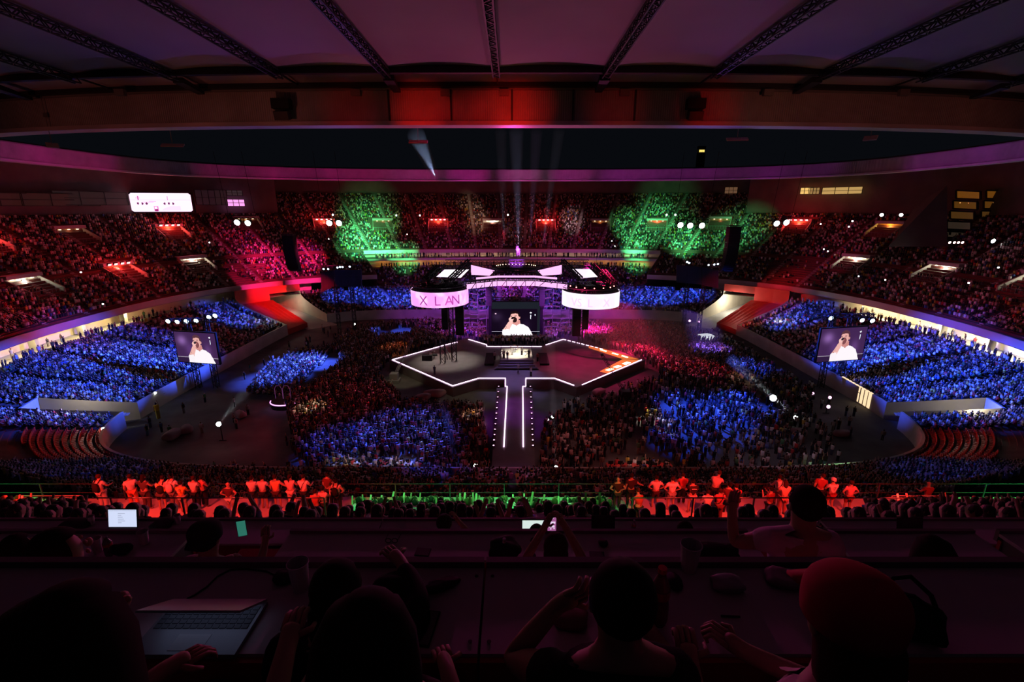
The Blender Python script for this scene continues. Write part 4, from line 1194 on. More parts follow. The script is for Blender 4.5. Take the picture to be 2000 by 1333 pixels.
for x, y in ((632,526),(641,526),(659,523),(664,522),(669,522),(683,521)): lamp(x, y, 117, .45, M_LAMPB, 'small bluish lamp on top of the left folded screen', group='small lamps over the left folded screen')
for x, y in ((1342,512),(1346,514),(1384,518),(1395,517),(1402,516)): lamp(x, y, 117, .45, M_LAMPB, 'small bluish lamp on top of the right folded screen', group='small lamps over the right folded screen')

# vomitories of the upper tier
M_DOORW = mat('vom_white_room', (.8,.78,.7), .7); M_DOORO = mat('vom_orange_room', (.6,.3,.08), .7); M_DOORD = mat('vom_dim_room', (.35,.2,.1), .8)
LINT = mat('lintel_paint', (.62,.5,.58), .6)
vi = 0
for d, k, kind, px_, py_ in VP:
    A, B, n, z = up(k); a_ = rad(d); q = ring(A, B, n, a_); q2 = ring(A+1, B+1, n, a_)
    o_dir = Vector((q[0], q[1]-C0, 0)).normalized()
    # outward direction square to the row
    e1 = ring(A, B, n, a_+.01); tdir = Vector((e1[0]-q[0], e1[1]-q[1], 0)).normalized(); out = Vector((tdir.y, -tdir.x, 0))
    if out.dot(o_dir) < 0: out = -out
    c = Vector((q[0], q[1], z-.1)); hw, dep, hh = 3.3, 6.0, 3.3
    wallm = {'white': M_DOORW, 'orange': M_DOORO, 'redroom': M_RED}.get(kind, M_DOORD)  # the light inside each room is put into its wall colour
    def pt(s, dd, zz): return c + tdir*s + out*dd + Vector((0, 0, zz))
    b = MB()
    b.mi = 0
    for s in (-1, 1):
        b.hexa([pt(s*hw, 0, 0), pt(s*(hw+.3), 0, 0), pt(s*(hw+.3), dep, 0), pt(s*hw, dep, 0), pt(s*hw, 0, 1.0), pt(s*(hw+.3), 0, 1.0), pt(s*(hw+.3), dep, 4.1), pt(s*hw, dep, 4.1)])
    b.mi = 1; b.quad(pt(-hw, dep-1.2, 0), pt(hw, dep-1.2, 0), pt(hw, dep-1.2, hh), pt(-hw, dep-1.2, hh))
    b.mi = 0; b.quad(pt(-hw, 0, .02), pt(hw, 0, .02), pt(hw, dep, .02), pt(-hw, dep, .02))
    b.mi = 2; b.hexa([pt(-hw-.3, dep-2.2, hh), pt(hw+.3, dep-2.2, hh), pt(hw+.3, dep, hh), pt(-hw-.3, dep, hh), pt(-hw-.3, dep-2.2, hh+.7), pt(hw+.3, dep-2.2, hh+.7), pt(hw+.3, dep, hh+.7), pt(-hw-.3, dep, hh+.7)])
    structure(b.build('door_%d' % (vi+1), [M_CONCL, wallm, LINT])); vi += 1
    b = MB()
    for s in np.linspace(-hw, hw, 9): b.bar(pt(s, .1, 0), pt(s, .1, 1.0), .05)
    b.bar(pt(-hw, .1, 1.0), pt(hw, .1, 1.0), .07); structure(b.build('trim_opening_rail', M_GREY))
    mid_p = pt(0, dep-1.9, 2.6)
    where = 'opening at the %s' % ('far stand' if abs(px_-1000) < 460 else ('left stand' if px_ < 1000 else 'right stand'))
    if kind == 'red':
        for s in (-2.3, -.8, .8, 2.3):
            pp = pt(s, dep-2.4, hh+.35)
            t = lamp(0, 0, 0, .75, M_LAMPR, 'red floodlight over a glowing red stairway opening in the %s' % ('left stand' if px_ < 560 else 'right stand' if px_ > 1450 else 'far stand'), 'floodlight', 'red floodlights over the %s openings' % ('left stand' if px_ < 560 else 'right stand' if px_ > 1450 else 'far stand'), aim=(-out.x, -out.y, -.5), name='flood_light') if False else None
            t = thing('flood_light', pp, 'red floodlight over a glowing red stairway opening in the %s' % ('left stand' if px_ < 560 else 'right stand' if px_ > 1450 else 'far stand'), 'floodlight', 'red floodlights over the %s openings' % ('left stand' if px_ < 560 else 'right stand' if px_ > 1450 else 'far stand'))
            dd = Vector((-out.x, -out.y, -.6)).normalized(); qq = dd.to_track_quat('Z', 'Y').to_matrix()
            bb = MB(); bb.box((0, 0, -.2), (.9, .6, .35)); bb.v = [tuple(qq @ Vector(v)) for v in bb.v]; bb.build('lamp_body', M_BLACK, t)
            bb = MB(); bb.box((0, 0, .0), (.72, .42, .08)); bb.v = [tuple(qq @ Vector(v)) for v in bb.v]; bb.build('lamp_lens', M_LAMPR, t)
        point(mid_p, (1, .08, .05), 900, .4, 'vomitory_light'); point(pt(0, dep-4.8, hh+1.6), (1, .03, .04), 1100, .6, 'vomitory_glow')
    elif kind == 'redroom': point(mid_p, (1, .12, .05), 500, .3)
    elif kind == 'white': point(mid_p, (1, .92, .72), 520, .3)
    elif kind == 'orange': point(mid_p, (1, .5, .1), 300, .3)
    elif kind == 'warm': point(mid_p, (1, .45, .12), 60, .3)
    else: point(mid_p, (1, .5, .2), 22, .3)
    if kind in ('dim', 'warm', 'redroom', 'white'):
        bb = MB()
        for s in (-2, 0, 2): bb.box(pt(s, dep-1.5, hh-.2), (.35, .35, .08))
        structure(bb.build('trim_opening_light', M_LAMPY))
    if kind in ('red', 'white', 'redroom'):
        for s in np.linspace(-2.5, 2.5, 6):
            if RNG.random() < .5:
                s_ = s + RNG.uniform(-.3, .3); pp = pt(s_, .6+RNG.uniform(0, 1.2), .03)
                small_person(pp, math.atan2(-out.y, -out.x)-math.pi/2, BK, BK, 'dark standing figure in a lit stairway opening of the stand', group='figures in the stairway openings', base=standing(1))

# scoreboard on the left back wall
BD = 139.0
pA, pB = P(258, 414, BD), P(353, 377, BD)
cxs = (pA.x+pB.x)/2
board = thing('scoreboard', (cxs, BD, pA.z), 'bright white-pink rounded scoreboard screen high in the left corner', 'scoreboard')
u, v = np.meshgrid((np.arange(96)+.5)/96, (np.arange(40)+.5)/40)
im = np.ones((40, 96, 3))*np.array([1.0, .72, .95])
def rect(x0_, x1_, y0_, y1_, col): im[(u > x0_) & (u < x1_) & (v > y0_) & (v < y1_)] = col
rect(.0, 1, .62, .66, (.9,.55,.85)); rect(.12,.15,.62,.86,(.5,.1,.35)); rect(.09,.17,.72,.75,(.6,.2,.4)); rect(.60,.615,.62,.86,(.5,.15,.4))
for x in (.12, .19, .26, .55, .62, .69): im[((u-x)/.018)**2+((v-.44)/.06)**2 < 1] = (.12,.02,.08)
rect(.2,.38,.5,.53,(.8,.3,.6)); rect(.30,.42,.56,.58,(.7,.3,.6)); rect(.36,.43,.27,.30,(.7,.2,.5)); rect(.36,.375,.05,.3,(.7,.2,.5)); rect(.42,.435,.05,.3,(.7,.2,.5)); rect(.37,.43,.03,.16,(.3,.03,.15))
im[(u > .5) & (u < .8) & (v > .08) & (v < .3) & (u*1.3-v > .52)] = (.95,.6,.9)
rr_ = .06; cor = ((np.abs(u-.5) > .5-rr_) & (np.abs(v-.5) > .5-rr_*2.4) & (((np.abs(u-.5)-(.5-rr_))/rr_)**2+((np.abs(v-.5)-(.5-rr_*2.4))/(rr_*2.4))**2 > 1)); im[cor] = (0, 0, 0)
dirv = Vector((1, -.55, 0)).normalized()
hw_ = (pB.x-pA.x)/2
cs = [Vector((cxs-hw_, BD, pA.z)), Vector((cxs+hw_, BD+4, pA.z)), Vector((cxs+hw_, BD+4, pB.z)), Vector((cxs-hw_, BD, pB.z))]
loc(picture_screen('picture', cs, im, 1.35, board, 'score_picture'), board)
b = MB(); b.hexa([cs[0]+Vector((-.3,.1,-.3)), cs[1]+Vector((.3,.1,-.3)), cs[1]+Vector((.3,.9,-.3)), cs[0]+Vector((-.3,.9,-.3)), cs[3]+Vector((-.3,.1,.3)), cs[2]+Vector((.3,.1,.3)), cs[2]+Vector((.3,.9,.3)), cs[3]+Vector((-.3,.9,.3))])
for f_ in (.2, .8):
    q = cs[0].lerp(cs[1], f_)+Vector((0,.8,0)); b.bar(q, q-Vector((0,-1,5)), .4)
loc(b.build('housing', M_BLACK, board), board)

# lit windows in the back walls
def wall_window(n, px0, py0, px1, py1, col, s, panes=4, D=None):
    k = 31 if 500 < px0 < 1500 else 20
    A, B, nn, z = up(k)
    d = direction((px0+px1)/2, (py0+py1)/2)
    # meet the back wall
    t = .05
    while True:
        x, y = d[0]*t, d[1]*t
        if (abs(x/A)**nn + abs((y-C0)/B)**nn) >= 1 or t > 1: break
        t += .0005
    t -= .003
    c = Vector((d[0]*t, d[1]*t, CAM_Z+d[2]*t)); w = (px1-px0)*t; h = (py1-py0)*t
    a0 = math.atan2(c.y-C0, c.x); e0, e1 = ring(A, B, nn, a0-.01), ring(A, B, nn, a0+.01)
    td = Vector((e1[0]-e0[0], e1[1]-e0[1], 0)).normalized()
    if td.x < 0: td = -td
    w = w/max(.35, abs(td.x))
    b = MB(); nrm = Vector((td.y, -td.x, 0))
    up_ = Vector((0,0,1))
    for i in range(panes):
        x0_, x1_ = -w/2 + w*i/panes+.06, -w/2+w*(i+1)/panes-.06
        b.quad(c+td*x0_-up_*h/2, c+td*x1_-up_*h/2, c+td*x1_+up_*h/2, c+td*x0_+up_*h/2)
    b.mi = 1
    for i in range(panes+1):
        x0_ = -w/2+w*i/panes; b.bar(c+td*x0_-up_*h/2+nrm*.1, c+td*x0_+up_*h/2+nrm*.1, .12)
    for s_ in (-1, 0, 1): b.bar(c-td*w/2+up_*h/2*s_+nrm*.1, c+td*w/2+up_*h/2*s_+nrm*.1, .12)
    m = mat('window_glow_%d' % n, (.1,.1,.1), .4, emit=col, strength=s)
    structure(b.build('window_%d' % n, [m, M_DARK]))
wins = [(390,372,412,400,(.3,.12,.2),.035),(414,372,436,400,(.3,.15,.2),.04),(448,372,468,382,(.4,.25,.3),.07),(450,390,472,403,(1,.35,.8),1.2),(0,378,40,402,(.2,.12,.1),.02),(45,378,100,402,(.25,.15,.1),.02),(105,378,150,402,(.2,.15,.12),.018),(158,375,205,400,(.12,.2,.2),.03),
        (1568,367,1583,379,(1,.62,.18),.9),(1586,367,1597,379,(1,.6,.2),.3),(1624,366,1664,379,(1,.62,.2),.5),(1418,366,1438,378,(1,.5,.25),.12)]
for i, wv in enumerate(wins): wall_window(i+1, wv[0], wv[1], wv[2], wv[3], wv[4], wv[5], 3)
# tall glazed end block in the right corner
wn = 20
blk = MB(); c0_, c1_ = P(1845, 470, 118), P(2060, 470, 100)
for r in range(5):
    ya, yb = 372+20*r, 388+20*r
    for (xa, xb) in ((1868-6*r, 1915-6*r), (1926-5*r, 1998), (2004, 2060)):
        D_ = 118
        b = MB(); q = [P(xa, yb, D_), P(xb, yb+2, D_-4), P(xb, ya+2, D_-4), P(xa, ya, D_)]
        b.poly(q); bb = q
        b.mi = 1
        b.bar(q[0], q[1], .35); b.bar(q[3], q[2], .35); b.bar(q[0], q[3], .3); b.bar(q[1], q[2], .3)
        m = mat('end_glass_%d' % min(r, 3), (.1,.1,.1), .4, emit=[(.75,.25,.02),(.5,.18,.02),(.35,.15,.03),(.14,.09,.06)][min(r,3)], strength=.16)
        structure(b.build('window_%d' % wn, [m, M_DARK])); wn += 1
        if r == 1:
            for u_ in (.2, .55):
                p = q[0].lerp(q[1], u_)+Vector((0,-.3,1.4)); s_ = MB(); s_.sphere(p, .22, 6, 4); structure(s_.build('trim_wall_lamp', mat('small_amber_lamp', (1,.5,.2), .4, emit=(1,.4,.12), strength=3)))
b = MB(); q = [P(1745, 478, 112), P(1850, 380, 120), P(1850, 350, 120), P(1810, 380, 121)]
b.hexa([P(1735,482,116), P(1850,482,112), P(1850,482,117), P(1735,482,120), P(1790,400,122), P(1850,362,118), P(1850,362,123), P(1790,400,126)])
structure(b.build('wall_end_block_right', M_WALLD))
M_PLAMP = mat('flood_lens_white', (1,1,1), .3, emit=(1,.55,.5), strength=6)
for x in (1855,1864,1872,1880,1956,1964,1973,1983): lamp(x, 474 if x < 1900 else 482, 104, .55, M_PLAMP, 'pinkish lamp in the low row before the right end block windows', group='pinkish lamps under the right end block')
lamp(1940, 471, 104, .9, M_LAMPW, 'single very bright white lamp by the right end block windows')
# ================================================================ people near the camera
M_SKIN = mat('skin', (.48, .29, .21), .6); M_HAIRD = mat('hair_dark', (.02, .013, .01), .6)
M_CLOTH = mat('cloth_object_colour', objcol=True, rough=.85, spec=.1)
M_SHOE = mat('shoe_dark', (.03, .03, .03), .6)
RAD = dict(pelvis=(.145,.11), spine=(.135,.10), chest=(.165,.115), neck=(.06,.06), hb=(.075,.08), head=(.088,.10), crown=(.065,.075),
           sh=(.068,.068), el=(.046,.046), wr=(.030,.030), ha=(.036,.028), hip=(.095,.095), kn=(.062,.062), an=(.043,.043), toe=(.036,.034))
def base_pose(kind='stand'):
    J = dict(pelvis=(0,0,.96), spine=(0,-.01,1.13), chest=(0,-.01,1.34), neck=(0,0,1.50), hb=(0,.02,1.57), head=(0,.025,1.66), crown=(0,.015,1.745))
    for s, n in ((-1,'l'),(1,'r')):
        J['sh'+n]=(s*.185,-.01,1.41); J['el'+n]=(s*.24,-.03,1.12); J['wr'+n]=(s*.24,.12,.90); J['ha'+n]=(s*.235,.17,.83)
        J['hip'+n]=(s*.10,0,.90); J['kn'+n]=(s*.11,.02,.50); J['an'+n]=(s*.12,-.03,.09); J['toe'+n]=(s*.13,.13,.04)
    if kind == 'sit':
        dz = -.50
        for k in list(J): 
            if k[:2] not in ('hi','kn','an','to'): J[k] = (J[k][0], J[k][1], J[k][2]+dz+.02)
        for s, n in ((-1,'l'),(1,'r')):
            J['hip'+n]=(s*.10,.02,.46); J['kn'+n]=(s*.13,.44,.47); J['an'+n]=(s*.13,.42,.09); J['toe'+n]=(s*.14,.57,.04)
            J['wr'+n]=(s*.16,.30,.72); J['ha'+n]=(s*.13,.38,.70); J['el'+n]=(s*.25,.06,.68)
    return J
def skin_mesh(names, edges, J, grow=1.0, add=0.0, sub=1, override=None):
    me = bpy.data.meshes.new('tmp'); me.from_pydata([J[n] for n in names], [(names.index(a), names.index(b_)) for a, b_ in edges], [])
    o = bpy.data.objects.new('tmp', me); COL.objects.link(o)
    o.modifiers.new('s', 'SKIN')
    for i, n in enumerate(names):
        key = n if n in RAD else n[:-1]
        r = (override or {}).get(n) or (override or {}).get(key) or RAD[key]
        me.skin_vertices[0].data[i].radius = (r[0]*grow+add, r[1]*grow+add)
        me.skin_vertices[0].data[i].use_root = (i == 0)
    if sub:
        m = o.modifiers.new('u', 'SUBSURF'); m.levels = sub; m.render_levels = sub
    dg = bpy.context.evaluated_depsgraph_get(); dg.update()
    out = bpy.data.meshes.new_from_object(o.evaluated_get(dg))
    bpy.data.objects.remove(o); bpy.data.meshes.remove(me)
    out.polygons.foreach_set('use_smooth', [True]*len(out.polygons))
    return out
BODY_N = ['pelvis','spine','chest','neck','hb','head','crown']+[a+s for s in 'lr' for a in ('sh','el','wr','ha','hip','kn','an','toe')]
BODY_E = [('pelvis','spine'),('spine','chest'),('chest','neck'),('neck','hb'),('hb','head'),('head','crown')]+[e for s in 'lr' for e in (('chest','sh'+s),('sh'+s,'el'+s),('el'+s,'wr'+s),('wr'+s,'ha'+s),('pelvis','hip'+s),('hip'+s,'kn'+s),('kn'+s,'an'+s),('an'+s,'toe'+s))]
def lerp(a, b_, t): return tuple(a[i]+(b_[i]-a[i])*t for i in range(3))
def add_part(me, name, m, root, color=None):
    me.materials.clear(); me.materials.append(m); me.name = name
    o = bpy.data.objects.new(name, me); COL.objects.link(o); o.parent = root
    if color: o.color = (*color, 1)
    return o
def fingers(b, wrist, hand, up_, curl=.6, spread=.018, L=.075):
    """five bent fingers leaving the end and side of the palm"""
    w_, h_ = Vector(wrist), Vector(hand); d = (h_-w_).normalized(); side = d.cross(Vector(up_)).normalized(); n = side.cross(d).normalized()
    for i, (off, ln) in enumerate(((-1.5,.82),(-.5,1.0),(.5,1.05),(1.5,.92))):
        p0 = h_ + side*off*spread; l = L*ln
        p1 = p0 + d*l*.55; p2 = p1 + (d*math.cos(curl)-n*math.sin(curl))*l*.4; p3 = p2 + (d*math.cos(curl*2)-n*math.sin(curl*2))*l*.3
        b.tube([p0-d*.02, p1, p2, p3], [.0095,.009,.008,.006], 7)
    t0 = h_ - d*.045 + side*spread*1.9; t1 = t0 + (side+d*.8).normalized()*.035; t2 = t1 + (d-n*.5).normalized()*.03
    b.tube([t0-side*.02, t1, t2], [.011,.010,.007], 7)
def figure(name, loc_, rz, J, label, top=(.7,.7,.7), bottom=(.03,.03,.04), hair='short', sleeves='short', legs='long', haircol=None, scale=1.0, group=None, sub=1, cat='person', detail=False, over=None, topname='shirt', girl=False, face=True):
    root = thing(name, loc_, label, cat, group, rz); root.scale = (scale,)*3
    body = skin_mesh(BODY_N, BODY_E, J, sub=sub, override=over)
    # face: nose, ears and eyes belong to the same mesh
    hd = Vector(J['head']); 
    if face:
        f = (Vector(J['crown'])-Vector(J['hb'])).normalized(); fr = Vector((0,1,0)); fr = (fr - f*fr.dot(f)).normalized(); sd = fr.cross(f)
        bm = bmesh.new(); bm.from_mesh(body)
        def blob(c, r, seg=8):
            res = bmesh.ops.create_uvsphere(bm, u_segments=seg, v_segments=6, radius=1.0)
            for v in res['verts']: v.co = Vector(c) + Vector((v.co.x*r[0], v.co.y*r[1], v.co.z*r[2]))
        blob(hd+fr*.105-f*.01, (.013,.018,.024)); 
        for s in (-1, 1): blob(hd+sd*s*.088-fr*.005-f*.01, (.012,.022,.032)); blob(hd+sd*s*.032+fr*.088+f*.015, (.013,.010,.009))
        blob(hd+fr*.094-f*.055, (.026,.010,.008))
        if detail:
            b = MB()
            for n in 'lr': fingers(b, J['wr'+n], J['ha'+n], detail.get(n, (0,0,1)) if isinstance(detail, dict) else (0,0,1), curl=detail.get('curl', .6) if isinstance(detail, dict) else .6)
            o_ = b.build('tmpf', M_SKIN); bm.from_mesh(o_.data); bpy.data.objects.remove(o_)
        bm.to_mesh(body); bm.free(); body.polygons.foreach_set('use_smooth', [True]*len(body.polygons))
    add_part(body, 'body', M_SKIN, root)
    # shirt
    J2 = dict(J); t = .55 if sleeves == 'short' else (1.0 if sleeves == 'long' else .12)
    names = ['pelvis','spine','chest','neckb']; J2['neckb'] = lerp(J['chest'], J['neck'], .62); J2['pelvis'] = lerp(J['pelvis'], J['spine'], -.25)
    edges = [('pelvis','spine'),('spine','chest'),('chest','neckb')]
    ov = dict(over or {}); ov['neckb'] = (.085,.075)
    for s in 'lr':
        names.append('sh'+s); edges.append(('chest','sh'+s))
        J2['sl'+s] = lerp(J['sh'+s], J['el'+s], min(t, 1)); ov['sl'+s] = (.062,.062); names.append('sl'+s); edges.append(('sh'+s, 'sl'+s))
        if sleeves == 'long':
            names.append('wr'+s); J2['wr'+s] = lerp(J['el'+s], J['wr'+s], .92); edges.append(('sl'+s, 'wr'+s))
    add_part(skin_mesh(names, edges, J2, 1.05, .012, sub, ov), topname, M_CLOTH, root, top)
    # trousers or shorts
    J3 = dict(J); names = ['pelvis']; edges = []; ov = dict(over or {})
    for s in 'lr':
        names += ['hip'+s, 'kk'+s]; edges += [('pelvis','hip'+s),('hip'+s,'kk'+s)]
        J3['kk'+s] = lerp(J['hip'+s], J['kn'+s], .8 if legs == 'short' else 1.0); ov['kk'+s] = (.078,.078)
        if legs == 'long':
            names.append('an'+s); edges.append(('kk'+s,'an'+s)); J3['an'+s] = lerp(J['kn'+s], J['an'+s], .95); ov['an'+s] = (.058,.058)
    add_part(skin_mesh(names, edges, J3, 1.06, .010, sub, ov), 'shorts' if legs == 'short' else 'trousers', M_CLOTH, root, bottom)
    # hair
    f = (Vector(J['crown'])-Vector(J['hb'])).normalized(); fr = Vector((0,1,0)); fr = (fr-f*fr.dot(f)).normalized()
    hc = haircol or (.02,.013,.01)
    if hair != 'bald':
        b = MB(); c = hd - fr*.018 + f*.022
        b.sphere(c, (.1, .112, .112), 16, 10)
        if hair == 'long': b.tube([c+f*.02, c-fr*.03-f*.05, c-fr*.05-f*.14, c-fr*.06-f*.24, c-fr*.05-f*.30], [.08,.10,.10,.08,.03], 14)
        if hair == 'bushy': b.tube([c+f*.10, c+f*.07, c-fr*.02, c-fr*.05-f*.10, c-fr*.06-f*.22, c-fr*.05-f*.32, c-fr*.04-f*.37], [.04,.10,.135,.15,.15,.12,.05], 16)
        if hair == 'pony': b.sphere(c-fr*.10+f*.02, .04, 8, 6); b.tube([c-fr*.11, c-fr*.16-f*.08, c-fr*.15-f*.24], [.035,.04,.015], 8)
        if hair == 'bun': b.sphere(c-fr*.06+f*.10, .05, 10, 6)
        me = b.build('hair', M_CLOTH, root, smooth=True); me.color = (*hc, 1)
        # keep the face free
        bm = bmesh.new(); bm.from_mesh(me.data)
        kill = [v for v in bm.verts if (v.co-hd).dot(fr) > .055 and (v.co-hd).dot(f) < .075]
        bmesh.ops.delete(bm, geom=kill, context='VERTS'); bm.to_mesh(me.data); bm.free()
    return root
def cap_on(root, J, col, back=False):
    hd = Vector(J['head']); b = MB()
    b.lathe([(.116,.01),(.119,.04),(.119,.07),(.112,.095),(.097,.115),(.07,.132),(.035,.142),(.008,.145)], hd+Vector((0,-.015,0)), 28)
    s = -1 if back else 1
    b.hexa([hd+Vector((-.08, s*.08, .035)), hd+Vector((.08, s*.08, .035)), hd+Vector((.055, s*.16, .0)), hd+Vector((-.055, s*.16, .0)), hd+Vector((-.08, s*.08, .05)), hd+Vector((.08, s*.08, .05)), hd+Vector((.055, s*.16, .012)), hd+Vector((-.055, s*.16, .012))])
    o = b.build('cap', M_CLOTH, root, smooth=True); o.color = (*col, 1); return o
def pack_on(root, J, col, name='backpack'):
    c = Vector(J['chest'])+Vector((0,-.2,-.1)); b = MB()
    n = len(b.v); b.tube([c+Vector((0,0,-.2)), c+Vector((0,-.01,-.17)), c, c+Vector((0,0,.14)), c+Vector((0,.02,.2))], [.08,.13,.14,.12,.06], 10)
    b.v = [(c.x+(v[0]-c.x)*1.1, c.y+(v[1]-c.y)*.6, v[2]) for v in b.v]
    for s in (-1, 1): b.tube([Vector(J['chest'])+Vector((s*.1,-.14,.08)), Vector(J['chest'])+Vector((s*.11,0,.19)), Vector(J['chest'])+Vector((s*.12,.13,.05)), Vector(J['chest'])+Vector((s*.13,.05,-.2))], .022, 6)
    o = b.build(name, M_CLOTH, root, smooth=True); o.color = (*col, 1); return o
def strap_on(root, J, col=(.02,.02,.02)):
    c = Vector(J['chest']); p = Vector(J['spine']); b = MB()
    b.tube([c+Vector((.12,0,.14)), c+Vector((.06,-.15,.03)), p+Vector((-.05,-.14,0)), p+Vector((-.15,-.03,-.12))], .016, 6)
    o = b.build('bag_strap', M_CLOTH, root); o.color = (*col, 1)
def words_on(root, J, s, size, col, dz=.05, name='print'):
    v, f = text_mesh(s, size); xs_ = [q[0] for q in v]; mx = (max(xs_)+min(xs_))/2; c = Vector(J['chest']); b = MB()
    # on the back: mirrored in x so that it reads from behind; follows the curve of the back
    def at(x, z):
        return (c.x + x, c.y - .158 + (x*x)*1.1, c.z+dz+z)
    for q in v: b.v.append(at(q[0]-mx, q[1]-size*.35))
    for q in f: b.f.append(tuple(q)); b.m.append(0)
    o = b.build(name, M_CLOTH, root); o.color = (*col, 1); return o

# --- people standing on the red lit walkway: column in the photo, pose, look
def gx(px, D, z): 
    q = direction(px, 1000); zc = D*CC-(z-CAM_Z)*SS; return (px-1000)*zc/FPX
def pose_variant(v):
    J = base_pose('stand')
    if v == 'rail':       # leaning on the rail with both arms
        for s, n in ((-1,'l'),(1,'r')): J['el'+n]=(s*.27,.12,1.16); J['wr'+n]=(s*.22,.36,1.12); J['ha'+n]=(s*.2,.43,1.12)
        for k in ('neck','hb','head','crown'): J[k] = (J[k][0], J[k][1]+.04, J[k][2]-.01)
    if v == 'lean':
        for k, dy, dx in (('spine',.03,.02),('chest',.10,.05),('neck',.17,.08),('hb',.21,.09),('head',.23,.10),('crown',.24,.11)):
            J[k] = (J[k][0]+dx, J[k][1]+dy, J[k][2]-.04)
        for s, n in ((-1,'l'),(1,'r')): J['sh'+n]=(s*.185+.05,.09,1.37); J['el'+n]=(s*.26+.05,.28,1.14); J['wr'+n]=(s*.2+.05,.46,1.10); J['ha'+n]=(s*.2+.05,.52,1.10)
    if v == 'phone':
        J['elr']=(.25,.16,1.2); J['wrr']=(.14,.34,1.42); J['har']=(.12,.38,1.48); J['ell']=(-.25,.16,1.2); J['wrl']=(-.1,.34,1.4); J['hal']=(-.08,.38,1.46)
    if v == 'armright':
        J['elr']=(.38,.02,1.22); J['wrr']=(.55,.08,1.12); J['har']=(.62,.1,1.08)
    if v == 'hips':
        J['elr']=(.38,-.06,1.2); J['wrr']=(.2,.06,1.02); J['har']=(.15,.1,1.0); J['ell']=(-.38,-.06,1.2); J['wrl']=(-.2,.06,1.02); J['hal']=(-.15,.1,1.0)
    if v == 'turn':
        J['head']=(.03,.02,1.66); J['crown']=(.05,0,1.74); J['elr']=(.27,.08,1.18); J['wrr']=(.15,.28,1.2); J['har']=(.1,.32,1.24)
    if v == 'step':
        J['knr']=(.12,.14,.52); J['anr']=(.13,.02,.10); J['toer']=(.14,.17,.05); J['knl']=(-.11,-.03,.5)
    return J
TEE=(.82,.78,.76); DKC=(.03,.03,.035); ORG=(.85,.42,.12); RED_=(.55,.08,.07); PNK=(.75,.35,.38)
